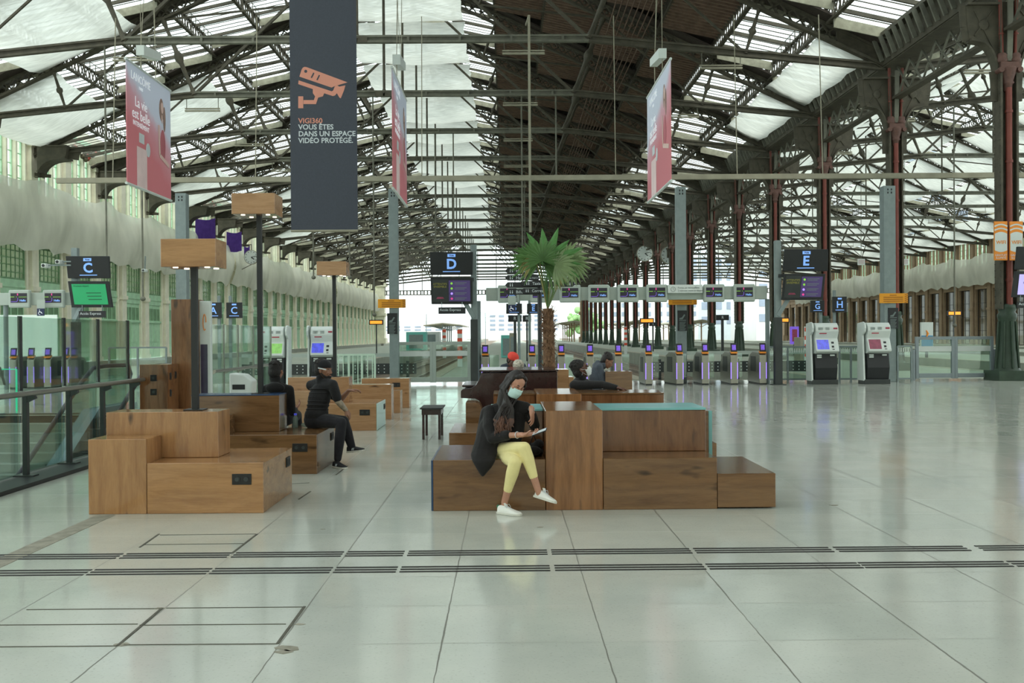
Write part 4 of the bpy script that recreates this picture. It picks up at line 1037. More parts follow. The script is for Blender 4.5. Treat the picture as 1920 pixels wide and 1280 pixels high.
M['dark_green'] = mat('dark green display text', (24, 84, 56), 0.5, 0, 0.03, 2.0, emit=0.3)
M['olive_txt'] = mat('olive display text', (130, 128, 60), 0.5, 0, 0.03, 2.0, emit=0.3)
M['violet_pale'] = mat('pale violet display', (176, 166, 222), 0.4, 0, 0.05, 2.0, emit=0.7)
monitor('C', (123, 480), (204, 480), (127, 521.5), (206, 521.5), (127, 527), (203, 527), (134, 576), (211, 576), 'two stacked platform C monitors with a green screen at the left', 'green', acc=(148, 583, 198, 595), post=(141, 465))
monitor('D', (806, 472), (887, 472), (807, 515), (886, 515), (807, 520), (886, 520), (809, 570), (886, 570), 'two stacked platform D monitors on a post at the centre', 'alert', acc=(822, 576, 873, 588), post=(888, 459))
monitor('E', (1472, 467), (1553, 467), (1468, 508), (1552, 508), (1471, 513), (1548, 513), (1466, 562), (1543, 562), 'two stacked platform E monitors with warning text at the right', 'alert', post=(1457.5, 451))
monitor('F', (1908, 462), (1990, 462), (1904, 505), (1988, 505), (1904, 508), (1985, 508), (1898, 557), (1980, 557), 'platform monitors with a pale violet screen cut by the right edge of the picture', 'violet', acc=(1907, 565, 1950, 577), post=(1990, 445))
def small_sign(letter, px0, py0, px1, py1, y, lab):
    a = at(px0, py0, y); b = at(px1, py1, y); w_ = b.x - a.x; h_ = a.z - b.z
    T = thing('platform_letter_sign', lab, 'sign', (a.x, y, b.z)); p = blk('panel', T, 0, w_, 0, 0.1, 0, h_, 'black', 0.01)
    text(letter, h_ * 0.62, (w_ / 2, -0.008, h_ * 0.47), p, 'letter_blue', bold=0.006)
    mb = MB(); mb.box(w_ * .2, w_ * .8, -0.008, 0, h_ * .12, h_ * .16); mb.box(w_ * .36, w_ * .64, -0.008, 0, h_ * .82, h_ * .92); mb.build('marks', M['letter_blue'], p)
    mb = MB(); x = w_ * (0.8 if letter in 'ADG' else 0.2)
    mb.box(x - 0.06, x + 0.06, 0.105, 0.225, -b.z + 0.0, h_ + 0.3); mb.build('post', M['galv'], T)
small_sign('A', 385, 567, 415, 596, 44, 'small platform A sign behind the white totem'); small_sign('C', 424, 567, 454, 596, 44, 'small platform C sign right of the platform A sign')
small_sign('D', 949, 569, 979, 588, 44, 'small platform D sign under the centre displays'); small_sign('E', 988, 569, 1012, 588, 44, 'small platform E sign beside the palm trunk')
small_sign('G', 1520, 563, 1546, 585, 46, 'small platform G sign partly behind an iron column'); small_sign('H', 1561, 556, 1588, 585, 46, 'small platform H sign right of an iron column')

# grey service posts with amber notice boards
def svc_post(px0, px1, pyt, y, lab, side=1, board=True, body='galv'):
    a = at(px0, pyt, y); b = at(px1, pyt, y); w_ = b.x - a.x
    T = thing('service_post', lab, 'post', (a.x, y, 0)); mb = MB(); mb.box(0, w_, 0, w_, 0, a.z); mb.build('post_body', M[body], T, bevel=0.01)
    for i in (0.35, 0.65):
        for dz in (0.12, 0.22): mb = MB(); mb.box(w_ * i - 0.02, w_ * i + 0.02, -0.006, 0, a.z - dz - 0.03, a.z - dz + 0.03); mb.build('cable_slot', M['black'], T)
    if board:
        A = at(board[0], board[1], y) - V((a.x, y, 0)); B = at(board[2], board[3], y) - V((a.x, y, 0))
        bd = blk('amber_board', T, A.x, B.x, -0.06, -0.02, B.z, A.z, 'yellow', 0.004)
        mb = MB()
        for i in range(4): z = A.z - (A.z - B.z) * (0.2 + 0.2 * i); mb.box(A.x + 0.12 + (i == 0) * 0.2, B.x - 0.16 - (i == 0) * 0.2, -0.064, -0.06, z - 0.012, z + 0.012)
        for i in range(5): z = B.z + (A.z - B.z) * (i + 0.1) / 5; mb.prism([(B.x - 0.1, z), (B.x, z + 0.03), (B.x, z + 0.055), (B.x - 0.1, z + 0.025)], -0.064, -0.06)
        mb.build('board_print', M['amber_dark'], bd)
        C = at(board[4], board[5], y) - V((a.x, y, 0)); E_ = at(board[6], board[7], y) - V((a.x, y, 0))
        s = blk('black_notice', T, C.x, E_.x, -0.03, -0.002, E_.z, C.z, 'black', 0.004)
        mb = MB(); cx = (C.x + E_.x) / 2; zt = C.z - 0.12; mb.prism([(cx - 0.10, zt - 0.16), (cx + 0.0, zt - 0.16), (cx + 0.09, zt - 0.02), (cx + 0.05, zt), (cx - 0.02, zt - 0.10), (cx - 0.10, zt - 0.12)], -0.035, -0.03)
        mb.box(cx - 0.11, cx + 0.11, -0.035, -0.03, zt - 0.20, zt - 0.18)
        for i in range(9): z = zt - 0.25 - i * 0.035; mb.box(cx - 0.10, cx + 0.10 - (i % 3) * 0.02, -0.034, -0.03, z - 0.008, z + 0.008)
        mb.build('notice_print', M['letter_grey'], s)
    return T
svc_post(728, 745, 354, 31.6, 'tall grey post with an amber board standing left of the centre gate', board=(709, 561, 761, 577, 726, 587, 745, 626))
svc_post(1268, 1286, 350, 31.6, 'tall grey post with an amber board between the ticket gates under the notice panel', board=(1253, 553, 1306, 571, 1270, 582, 1289, 620))
svc_post(1657, 1679, 348, 31.6, 'tall grey post with an amber board behind the right ticket machine', board=(1648, 550, 1701, 568, 1665, 577, 1684, 616))
svc_post(328, 348, 362, 31.6, 'tall grey post behind the nearest box lamp', board=None)

# ticket machines
def machine():
    T = thing('ticket_machine', 'm', 'ticket machine')
    mb = MB()
    side = [(0.06, 0.10), (0.62, 0.10), (0.62, 1.86), (0.16, 1.90), (0.02, 1.86), (-0.04, 1.72), (0.0, 1.6), (0.18, 1.5)]
    mb.prism(side, -0.46, -0.40, 'x'); mb.build('side_shell', M['white'], T, bevel=0.015)
    mb = MB(); mb.prism([(0.16, 0.93), (-0.06, 1.0), (-0.06, 1.05), (0.10, 1.40), (0.0, 1.62), (0.04, 1.78), (0.16, 1.87), (0.6, 1.87), (0.6, 0.93)], -0.34, 0.36, 'x'); u = mb.build('upper_cabinet', M['white'], T, bevel=0.02)
    mb = MB(); mb.prism([(0.16, 0.14), (0.08, 0.5), (0.16, 0.93), (0.6, 0.93), (0.6, 0.14)], -0.33, 0.35, 'x'); l = mb.build('lower_cabinet', M['black'], T, bevel=0.01)
    mb = MB(); mb.box(-0.44, 0.36, 0.06, 0.6, 0, 0.14); mb.build('base', M['char'], T, bevel=0.01)
    def face(u0, u1, z0, z1, name, m, par=u, off=0.006):
        def yy(z): return -0.06 + (z - 1.05) * (0.16 / 0.35) - off
        mb = MB(); a = [(u0, yy(z0), z0), (u1, yy(z0), z0), (u1, yy(z1), z1), (u0, yy(z1), z1)]; b = [(x, y + 0.01, z) for x, y, z in a]
        mb.add(a + b, [(0, 1, 2, 3), (7, 6, 5, 4), (0, 4, 5, 1), (1, 5, 6, 2), (2, 6, 7, 3), (3, 7, 4, 0)]); return mb.build(name, m, par)
    s = face(-0.30, 0.06, 1.07, 1.36, 'touchscreen', M['blue_scr'])
    face(0.14, 0.22, 1.24, 1.30, 'card_slot', M['black']); face(0.14, 0.21, 1.12, 1.18, 'keypad', M['black']); face(0.15, 0.22, 1.06, 1.08, 'ticket_slot', M['black'])
    mb = MB(); mb.box(-0.22, 0.0, 0.024, 0.034, 1.535, 1.565); mb.build('red_print', M['logo_red'], u)
    mb = MB(); mb.box(0.20, 0.32, -0.004, 0.02, 1.68, 1.725); mb.build('operator_logo', M['logo_red'], u, bevel=0.004)
    mb = MB()
    for i in range(3): mb.box(-0.26, -0.12, 0.0, 0.02, 1.66 + i * 0.03, 1.67 + i * 0.03); mb.box(-0.04, 0.08, 0.0, 0.02, 1.66 + i * 0.03, 1.67 + i * 0.03)
    mb.build('small_print', M['letter_grey'], u)
    for x, z in ((-0.2, 0.885), (-0.2, 0.825), (0.2, 0.885)): mb = MB(); mb.box(x - 0.07, x + 0.07, 0.10, 0.135, z - 0.022, z + 0.022); mb.build('label_plate', M['white'], l, bevel=0.008)
    return T
T0m = machine(); T0m.location = (at(1551, 718, 30.2).x, 30.2, 0)
T0m['label'] = 'white ticket machine with a blue screen, left one of the right-hand pair'; T0m['group'] = 'ticket machines'
def mcopy(px, y, lab, scr, flip=False):
    c = dup(T0m, (at(px, 718, y).x, y, 0), label=lab, group='ticket machines')
    for u in c.children:
        for q in u.children:
            if q.name.startswith('touchscreen'): q.data = q.data.copy(); q.data.materials[0] = M[scr]
    if flip: c.scale = (-1, 1, 1)
    return c
mcopy(1649, 30.2, 'white ticket machine with a dark red screen, right one of the right-hand pair', 'red_scr')
mcopy(510, 29.6, 'white ticket machine with a green screen behind the man in the black hoodie', 'lime_scr', True)
mcopy(603.5, 30.2, 'white ticket machine with a violet blue screen behind the man in the vest', 'blue_scr')

# glass barriers and double gates in the same line
def barrier(pxa, pxb, y, zt, lab, n, post='galv', dashes=True, bars=0):
    a = at(pxa, 700, y).x; b = at(pxb, 700, y).x
    T = thing('glass_barrier', lab, 'barrier', (a, y, 0)); L = b - a
    for i in range(n + 1): mb = MB(); x = L * i / n; mb.box(x - 0.025, x + 0.025, -0.03, 0.03, 0, zt); mb.build('post', M[post], T)
    for i in range(n): mb = MB(); mb.box(L * i / n + 0.04, L * (i + 1) / n - 0.04, -0.006, 0.006, 0.08, zt); mb.build('glass_pane', M['glass'], T)
    mb = MB(); mb.bar((0, 0, zt), (L, 0, zt), 0.05); mb.bar((0, 0, 0.1), (L, 0, 0.1), 0.05)
    for i in range(bars): x = L * (i + 0.5) / bars; mb.box(x - 0.012, x + 0.012, -0.01, 0.01, 0.1, zt)
    mb.build('rails', M[post], T)
    if dashes:
        mb = MB(); k = int(L / 0.07)
        for i in range(k): x = L * (i + 0.5) / k; mb.box(x - 0.015, x + 0.015, -0.012, -0.006, zt - 0.18, zt - 0.05)
        mb.build('dash_marks', M['white'], T)
barrier(1436, 1518, 31.6, 1.13, 'glass barrier with white dashes left of the right-hand ticket machines', 2)
barrier(1574, 1617, 31.6, 1.13, 'glass barrier with white dashes between the two right-hand ticket machines', 2)
barrier(1683, 1709, 31.6, 1.13, 'short glass barrier right of the ticket machines', 1)
barrier(630, 703, 27.6, 1.05, 'pale green glass and bar barrier behind the second wooden block', 3, 'mintbar', False, 8)
barrier(205, 312, 31.6, 1.25, 'grey glass barrier beyond the escalator', 2, 'galv', False)
def dbl_gate(px0, px1, pyt, y, lab, m):
    a = at(px0, pyt, y); b = at(px1, pyt, y); L = b.x - a.x; zt = a.z
    T = thing('double_gate', lab, 'gate', (a.x, y, 0))
    for s in (0, 1):
        x0 = L * s / 2; x1 = L * (s + 1) / 2; mb = MB(); t = 0.10
        mb.box(x0, x0 + t, -0.05, 0.05, 0.05, zt); mb.box(x1 - t, x1, -0.05, 0.05, 0.05, zt); mb.box(x0 + t, x1 - t, -0.05, 0.05, zt - t, zt); mb.box(x0 + t, x1 - t, -0.05, 0.05, 0.08, 0.22)
        lf = mb.build('gate_leaf', M[m], T, bevel=0.008); mb = MB(); mb.box(x0 + t, x1 - t, -0.012, 0.012, 0.22, zt - t); mb.build('glass_pane', M['glass'], lf)
        mb = MB(); mb.box(x0 + t, x1 - t, -0.03, -0.014, zt * 0.66, zt * 0.78); mb.build('white_band', M['white'], lf)
    for x in (-0.08, L + 0.02): mb = MB(); mb.box(x, x + 0.06, -0.05, 0.05, 0, zt * 0.7); mb.build('gate_post', M[m], T)
dbl_gate(741, 882, 641, 32.3, 'wide double gate with pale grey frame and glass at the centre left', 'offwhite')
dbl_gate(1716, 1862, 631, 32.6, 'wide double gate with blue-grey frame and glass left of the nearest iron column', 'gategrey')
M['rubber'] = mat('dark purple black rubber', (44, 38, 50), 0.5, 0, 0.08, 3.0)
M['clad'] = mat('blue grey escalator cladding', (134, 146, 160), 0.35, 0.2, 0.08, 2.0)
M['emissive'] = mat('backlit white panel', (214, 232, 222), 0.6, 0, 0.03, 0.5, emit=0.45)  # emission stands in for daylight on the panel, no lamp behind it
M['navyblue'] = mat('navy sign enamel', (34, 44, 78), 0.5, 0, 0.05, 3.0)
M['rope'] = mat('brown rope', (112, 92, 80), 0.9, 0, 0.2, 5.0)
M['purplecloth'] = cloth_mat('purple cloth', (96, 70, 150), 0.3)
M['tactile'] = mat('black tactile bars', (40, 38, 36), 0.6, 0, 0.2, 8.0)
M['bandgrey'] = mat('grey worn mortar', (138, 134, 120), 0.85, 0, 0.25, 9.0)
M['jointdark'] = mat('dark open joint', (84, 82, 72), 0.9, 0, 0.3, 9.0)
M['treegreen'] = mat('fresh tree foliage', (150, 190, 130), 0.8, 0, 0.25, 1.0)
M['adblue'] = mat('blue advert field', (40, 128, 176), 0.5, 0, 0.05, 2.0)
M['redpaint'] = mat('red orange paint', (206, 84, 60), 0.6, 0, 0.08, 2.0)
M['tealbox'] = mat('turquoise enamel', (110, 190, 180), 0.5, 0, 0.08, 1.0)
M['ambglow'] = mat('amber led display', (255, 150, 50), 0.5, 0, 0.1, 9.0, emit=1.2)
# ================================================================ stairs and escalator in the well
f = MB(); n = 30
for i in range(n):
    y1 = WY1 - i * 0.30; z1 = -0.165 * i - 0.165; f.box(-13.1, -8.75, y1 - 0.30, y1, -5.0, z1)
M['step'] = mat('grey stone steps', (150, 158, 150), 0.6, 0, 0.1, 3.0)
struct(f.build('floor_steps', M['step']))
f = MB(); f.box(WX0, WX1, WY1 - 0.001, WY1 + 0.02, -5, -0.02); struct(f.build('trim_stair_head', M['char']))
f = MB(); f.box(WX0, WX1, WY1, WY1 + 0.3, 0.001, 0.012); struct(f.build('trim_landing', M['black']))
T = thing('escalator', 'escalator with dark rubber handrails and glass sides rising beside the stone steps', 'escalator', (0, 0, 0))
sl = math.tan(math.radians(30)); yt = 20.3
def ez(y, h): return h if y >= yt else h - (yt - y) * sl
for x, nm in ((-8.45, 'l'), (-7.35, 'r')):
    rail = [(x, 22.3, 0.55), (x, 22.45, 0.75), (x, 22.3, 0.95), (x, 21.0, 0.97), (x, 20.4, 0.94), (x, 19.9, 0.70), (x, 19.4, ez(19.4, 0.95)), (x, 12.5, ez(12.5, 0.95))]
    mb = MB(); mb.tube(rail, 0.045, 8); mb.build('handrail', M['rubber'] if 'rubber' in M else M['black'], T)
    mb = MB(); vs = [(x, 22.3, 0.1), (x, 20.3, 0.1), (x, 12.5, ez(12.5, 0.1)), (x, 12.5, ez(12.5, 0.9)), (x, 19.4, ez(19.4, 0.9)), (x, 20.4, 0.9), (x, 22.3, 0.9)]
    mb.add(vs, [(0, 1, 5, 6), (1, 2, 3, 4), (1, 4, 5)]); q = mb.build('glass_side', M['glass'], T, fix=False); md = q.modifiers.new('t', 'SOLIDIFY'); md.thickness = 0.012
    mb = MB(); mb.prism([(22.4, 0.0), (22.4, 0.12), (20.3, 0.12), (12.5, ez(12.5, 0.12)), (12.5, ez(12.5, -0.9)), (19.8, ez(19.8, -0.9)), (20.39, -0.3), (20.39, 0.0)], x - 0.16, x + 0.16, 'x'); mb.build('skirt', M['clad'] if 'clad' in M else M['galv'], T)
mb = MB()
for i in range(24): y = yt - i * 0.33; mb.box(-8.25, -7.55, y - 0.35, y, ez(y, -0.3) - 0.22, ez(y, -0.05))
mb.build('moving_steps', M['char'], T)
mb = MB(); mb.bar((-7.42, 20.7, 0.80), (-7.42, 22.2, 0.80), 0.03); mb.build('red_light_strip', M['red_glow'], T)
T = thing('stair_handrail', 'stainless stair handrails between the steps at the left edge', 'handrail', (0, 0, 0))
for i, x in enumerate((-10.9, -10.5)):
    mb = MB(); mb.tube([(x, 20.9, 0.3 + 0.3 * i), (x, 20.7, 0.95), (x, 20.2, 0.90), (x, 13.5, 0.90 - 6.7 * 0.55)], 0.03, 8)
    for k in range(5): y = 20.2 - k * 1.5; z = 0.9 - k * 1.5 * 0.55; mb.tube([(x, y, z - 1.1 if k else 0.001), (x, y, z)], 0.02, 6)
    mb.build('rail', M['steel'], T)
a = at(0, 652, 21.5); mb = MB(); mb.bar((-12.9, 21.5, 0.9), (-10.55, 21.5, 0.9), 0.02); mb.bar((-10.55, 21.5, 0.0), (-10.55, 21.5, 0.9), 0.03); mb.bar((-12.9, 21.5, 0.0), (-12.9, 21.5, 0.9), 0.05); tag(mb.build('green_lit_rail', M['teal_glow']), 'green glowing rail at the stair head at the left edge', 'rail')

# glass balustrade along the well
xr = -5.30
T = thing('glass_balustrade', 'tall green-tinted glass balustrade with a steel handrail along the stairwell', 'balustrade', (xr, 9.2, 0)); ysl = [0.35, 1.75, 2.83, 3.83, 4.85]
for y in ysl:
    mb = MB(); mb.box(0.0, 0.05, y - 0.03, y + 0.03, 0.05, 0.98); mb.box(-0.09, 0.13, y - 0.07, y + 0.07, 0.045, 0.06); mb.bar((0.02, y, 0.88), (0.13, y, 0.93), 0.05, 0.07); mb.build('stanchion', M['char'], T)
    mb = MB(); mb.box(-0.045, -0.015, y - 0.025, y + 0.025, 0.98, 1.80); mb.build('glass_post', M['black'], T)
for y0, y1 in zip([-0.9] + ysl, ysl + [5.0]): mb = MB(); mb.box(-0.04, -0.022, y0 + 0.03, y1 - 0.03, 0.06, 1.79); mb.build('glass_pane', M['glass'], T)
mb = MB(); mb.tube([(0.13, -0.9, 0.96), (0.13, 5.02, 0.96)], 0.03, 10); mb.build('handrail', M['steel'], T)
mb = MB(); mb.box(-0.15, 0.32, -0.9, 4.95, 0.001, 0.045); mb.build('dark_kerb', M['black'], T)
T = thing('glass_balustrade', 'glass balustrade with a slanting steel handrail between the black lamp poles', 'balustrade', (xr, 17.6, 0)); ysl = [0.15, 1.15, 2.15, 3.35, 4.9]
for y in ysl: mb = MB(); mb.box(-0.03, 0.0, y - 0.03, y + 0.03, 0.0, 1.80); mb.build('post', M['steel'], T)
for y0, y1 in zip(ysl[:-1], ysl[1:]): mb = MB(); mb.box(-0.02, -0.005, y0 + 0.035, y1 - 0.035, 0.03, 1.79); mb.build('glass_pane', M['glass'], T)
mb = MB(); mb.tube([(0.12, 0.1, 0.95), (0.12, 4.95, 0.95)], 0.03, 10)
for y in ysl: mb.bar((0.0, y, 0.88), (0.12, y, 0.93), 0.025)
mb.build('handrail', M['steel'], T)
p = at(489, 690, 23.5); q = at(492, 727, 23.5); mb = MB(); mb.bar(p, q, 0.05); mb.bar(q, (q.x, q.y, 0), 0.04); tag(mb.build('red_lit_post', M['red_glow']), 'short red glowing post beside the second black lamp pole', 'post')
# white hoarding on the left
T = thing('hoarding', 'plain backlit white panel wall beyond the balustrade at the left edge', 'hoarding', (-27.6, 50, 0)); blk('panel', T, 0, 5.1, 0, 0.1, 0, 2.75, 'emissive', 0); blk('feet', T, 0, 5.1, 0.1, 0.6, 0, 0.1, 'galv', 0)

# ================================================================ hanging banners
def banner_pink(quad_px, near_left, lab, y1, w_, flip):
    T = thing('hanging_banner', lab, 'banner', (0, 0, 0)); x = quad_px[0]; zt, zb = quad_px[1:3]
    T.location = (x, y1, zb); H = zt - zb
    mb = MB(); mb.box(-0.012, 0.012, 0, w_, 0, H); c = mb.build('banner_cloth', M['pinkcloth'], T)
    for z in (0.0, H): mb = MB(); mb.tube([(0, -0.05, z), (0, w_ + 0.05, z)], 0.035, 8); mb.build('batten', M['white'], T)
    mb = MB(); mb.prism([(w_ * .3, H + 0.35), (w_ * .7, H + 0.55), (w_ * .7, H + 0.75), (w_ * .3, H + 0.6)], -0.1, 0.1, 'x'); mb.build('hoist', M['white'], T)
    mb = MB()
    for yy in (0.32, 0.65): mb.bar((0, w_ * yy, H), (0, w_ * yy, H + 0.5), 0.02); mb.bar((0, w_ * yy, H + 0.6), (rnd_b.uniform(-.4, .4), w_ * yy + rnd_b.uniform(-.5, .5), 16.6 - zb), 0.015); mb.bar((0, w_ * yy, H + 0.6), (rnd_b.uniform(-.5, .5), w_ * (1 - yy), 16.6 - zb), 0.012)
    mb.build('suspension_cables', M['pipe'], T)
    s = 1 if flip else -1                      # visible printed face: +x for the left banners
    fx = 0.016 if flip else -0.016; rz = PI / 2 if flip else -PI / 2
    u = (lambda t: w_ * t) if flip else (lambda t: w_ * (1 - t))
    def tx(t, z, body, sz, m='letter_white'): text(body, sz, (fx, u(t), H * z), c, m, rot=(PI / 2, 0, rz))
    tx(0.30, 0.90, 'LANCÔME', 0.28); tx(0.30, 0.83, 'PARIS', 0.11); tx(0.30, 0.70, 'La vie', 0.36); tx(0.30, 0.60, 'est belle', 0.36); tx(0.30, 0.52, 'INTENSÉMENT', 0.17)
    mb = MB(); mb.box(fx - 0.002, fx + 0.002, min(u(.2), u(.42)), max(u(.2), u(.42)), 0.02, H * .34); mb.build('bottle_print', M['perf'], c)
    mb = MB(); mb.box(fx - 0.002, fx + 0.004, min(u(.25), u(.36)), max(u(.25), u(.36)), H * .38, H * .46); mb.ball((fx, u(.45), H * .35), (0.004, 0.16, 0.18), 10, 6); mb.build('cap_print', M['letter_dim'], c)
    # the model in a red dress: a plain standing figure
    fig = MB()
    def ell(t, z, ry, rz_): fig.ball((fx, u(t), H * z), (0.003, ry, rz_), 12, 8)
    ell(.80, .46, .20, .42); mb2 = MB()
    fig.build('figure_dress_print', M['dress'], c)
    fig = MB(); ell(.77, .77, .17, .30); ell(.84, .70, .10, .34); fig.build('figure_hair_print', M['hair_l'], c)
    fig = MB(); fx2 = fx * 1.25; fig.ball((fx2, u(.785), H * .79), (0.003, .10, .15), 12, 8); fig.ball((fx2, u(.78), H * .69), (0.003, .05, .12), 8, 6)
    fig.bar((fx2, u(.70), H * .62), (fx2, u(.72), H * .36), 0.004, 0.12); fig.bar((fx2, u(.72), H * .36), (fx2, u(.95), H * .30), 0.004, 0.11)
    fig.build('figure_skin_print', M['skin_p'], c)
    return T
rnd_b = random.Random(2)
# banner cloth: pale blue-grey top, rose cloud rising on one side
m = D.materials.new('pink printed banner'); t, b, o_ = nodes(m); MATS['pinkcloth'] = m; M['pinkcloth'] = m
tcn = N(t, 'ShaderNodeTexCoord'); sp = N(t, 'ShaderNodeSeparateXYZ'); t.links.new(tcn.outputs['Generated'], sp.inputs[0])
nz = N(t, 'ShaderNodeTexNoise', i_Scale=2.5, i_Detail=3.0); t.links.new(tcn.outputs['Generated'], nz.inputs['Vector'])
a1 = N(t, 'ShaderNodeMath', operation='MULTIPLY_ADD'); t.links.new(nz.outputs[0], a1.inputs[0]); a1.inputs[1].default_value = 0.35
inv = N(t, 'ShaderNodeMath', operation='SUBTRACT', n0=0.80); t.links.new(sp.outputs[2], inv.inputs[1]); t.links.new(inv.outputs[0], a1.inputs[2])
s2 = N(t, 'ShaderNodeMath', operation='MULTIPLY_ADD'); t.links.new(sp.outputs[1], s2.inputs[0]); s2.inputs[1].default_value = -0.45; t.links.new(a1.outputs[0], s2.inputs[2])
cr = N(t, 'ShaderNodeValToRGB'); e = cr.color_ramp.elements; e[0].position = -0.0; e[0].color = rgb(222, 226, 238); e[1].position = 0.12; e[1].color = rgb(226, 184, 196)
e2 = cr.color_ramp.elements.new(0.4); e2.color = rgb(222, 146, 154)
t.links.new(s2.outputs[0], cr.inputs[0]); t.links.new(cr.outputs[0], b.inputs['Base Color']); b.inputs['Roughness'].default_value = 0.8
tl = N(t, 'ShaderNodeBsdfTranslucent'); t.links.new(cr.outputs[0], tl.inputs[0]); mx = N(t, 'ShaderNodeMixShader', n0=0.3); t.links.new(b.outputs[0], mx.inputs[1]); t.links.new(tl.outputs[0], mx.inputs[2]); t.links.new(mx.outputs[0], o_.inputs[0])
M['perf'] = mat('pale bottle print', (232, 206, 206), 0.7, 0, 0.08, 2.0); M['dress'] = mat('red dress print', (184, 104, 114), 0.7, 0, 0.12, 2.0); M['hair_l'] = mat('light brown hair print', (150, 122, 112), 0.7, 0, 0.15, 8.0); M['skin_p'] = mat('pale skin print', (222, 190, 182), 0.7, 0, 0.04, 2.0)
for (xa, pn, pf, lab, fl) in ((236, (110, 343), (318, 164), 'tall pink perfume banner with a woman in red, left of the dark camera banner', True),
                             (735, (127, 353), (761, 183), 'narrow looking pink perfume banner seen almost edge-on near the centre', True),
                             (1257, (111, 339), (1214, 176), 'pink perfume banner hanging right of the centre before the brown roof', False)):
    y1 = 24.0; p = at(xa, pn[0], y1); q = at(xa, pn[1], y1); far = pf[0]
    xw = p.x; r = (far - 949) / (xa - 949); w_ = y1 / r - y1
    banner_pink((xw, p.z, q.z), True, lab, y1, w_, fl)

# dark camera banner
a = at(546, 433, 22.9); b_ = at(671, 433, 22.9)
T = thing('hanging_banner', 'long charcoal banner with a salmon security camera and white French text', 'banner', (a.x, 22.9, a.z)); W_ = b_.x - a.x; Hb = 6.4
mb = MB().box(0, W_, -0.012, 0.012, 0, Hb); c = mb.build('banner_cloth', M['banner_dark'], T)
for z in (0, Hb): mb = MB(); mb.tube([(0, 0, z), (W_, 0, z)], 0.03, 8); mb.build('batten', M['pipe'], T)
mb = MB(); mb.bar((0.3, 0, Hb), (0.3, 0, 16), 0.02); mb.bar((W_ - 0.3, 0, Hb), (W_ - 0.3, 0, 16), 0.02); mb.build('suspension_cables', M['pipe'], T)
def bp(px, py): p = at(px, py, 22.9 - 0.02); return (p.x - a.x, p.z - a.z)
def crop(x, y): return bp(535 + x / 4.267, y / 4.267)
def pr(pts, m, name, y0=-0.016, y1=-0.012): mb = MB(); mb.prism([crop(*p) for p in pts], y0, y1); return mb.build(name, M[m], c)
pr([(112, 612), (130, 556), (140, 540), (155, 534), (172, 537), (497, 658), (390, 690), (370, 700)], 'salmon', 'camera_body')
pr([(106, 642), (370, 730), (382, 724), (395, 692), (412, 680), (432, 692), (480, 682), (470, 720), (443, 786), (432, 780), (412, 745), (398, 762), (380, 768), (310, 745), (300, 770), (262, 780), (245, 832), (145, 832), (145, 800), (228, 800), (238, 770), (220, 745), (220, 712), (103, 672)], 'salmon', 'camera_bracket')
pr([(103, 770), (143, 770), (143, 865), (103, 865)], 'salmon', 'mounting_plate')
mb = MB(); q = crop(163, 570); mb.tube([(q[0], -0.02, q[1]), (q[0], -0.016, q[1])], 0.035, 12); mb.build('camera_dot', M['banner_dark'], c)
for xx in (220, 265): q0 = crop(xx - 12, 622 + (xx - 220) * .4); q1 = crop(xx + 8, 582 + (xx - 220) * .4); mb = MB(); mb.bar((q0[0], -0.018, q0[1]), (q1[0], -0.018, q1[1]), 0.03, 0.004, (0, 1, 0)); mb.build('camera_slot', M['banner_dark'], c)
def bt(x, y, body, sz, m): q = crop(x, y); text(body, sz, (q[0], -0.016, q[1]), c, m, align='LEFT', bold=0.0035)
bt(104, 968, 'VIGI360', 0.165, 'salmon'); bt(104, 1018, 'VOUS ÊTES', 0.163, 'letter_dim'); bt(104, 1072, 'DANS UN ESPACE', 0.163, 'letter_dim'); bt(104, 1126, 'VIDÉO PROTÉGÉ.', 0.163, 'letter_dim')

# ================================================================ conduit, rods, fluorescent fittings, cables
T = thing('conduit', 'long pale horizontal conduit crossing the whole hall below the roof trusses', 'conduit', (0, 36, 0))
a = at(107, 338, 36); z = at(930, 334, 36).z; mb = MB(); mb.box(a.x, 30, -0.09, 0.09, z - 0.09, z + 0.09); mb.build('trunking', M['pipe'], T)
for x in (a.x + 2, -9, -3, 4, 8.4, 11.5, 22, 27): mb = MB(); mb.bar((x, 0, z), (x, 0.4, 13.2), 0.03); mb.build('drop_rod', M['pipe'], T)
T = thing('hanging_pole', 'pale vertical pole hanging from the roof above the palm', 'pole', (at(993, 300, 36).x, 35.7, 0))
mb = MB(); mb.box(-0.045, 0.045, -0.045, 0.045, at(993, 437, 36).z, 13.0); mb.build('pole', M['pipe'], T); mb = MB(); mb.bar((0, 0, 13), (0, 5.0, 14.2), 0.05); mb.build('top_stay', M['pipe'], T)
fx = None
for k in range(1, NB):
    for j, (x, z) in enumerate(((-15.3, 13.0), (0.8, 13.2), (9.0, 12.55), (20.0, 12.3), (46, 13.2))):
        lab = f'grey fluorescent light fitting hanging below the {ORD[k]} roof truss, ' + ['left slope', 'left of the brown roof area', 'right slope', 'beyond the iron columns', 'far right nave'][j]
        if fx is None:
            fx = thing('fluorescent_fitting', lab, 'light fitting', (x, Y0 + k * BAY, z), group='hanging light fittings')
            mb = MB(); mb.box(-0.88, 0.88, -0.06, 0.06, 0, 0.07); mb.box(-0.88, 0.88, -0.06, 0.06, 0.12, 0.17); mb.build('tube_housing', M['pipe'], fx)
            
            for hx in (-0.8, 0.8): mb = MB(); mb.bar((hx, 0, 0.1), (hx, 0, 0.75), 0.03); mb.build('hanger', M['iron2'], fx)
        else: dup(fx, (x, Y0 + k * BAY, z), label=lab)
rn = random.Random(9)
T = thing('rope_bundle', 'bundle of parallel brown ropes running up the dark right roof slope', 'ropes', (0, 0, 0))
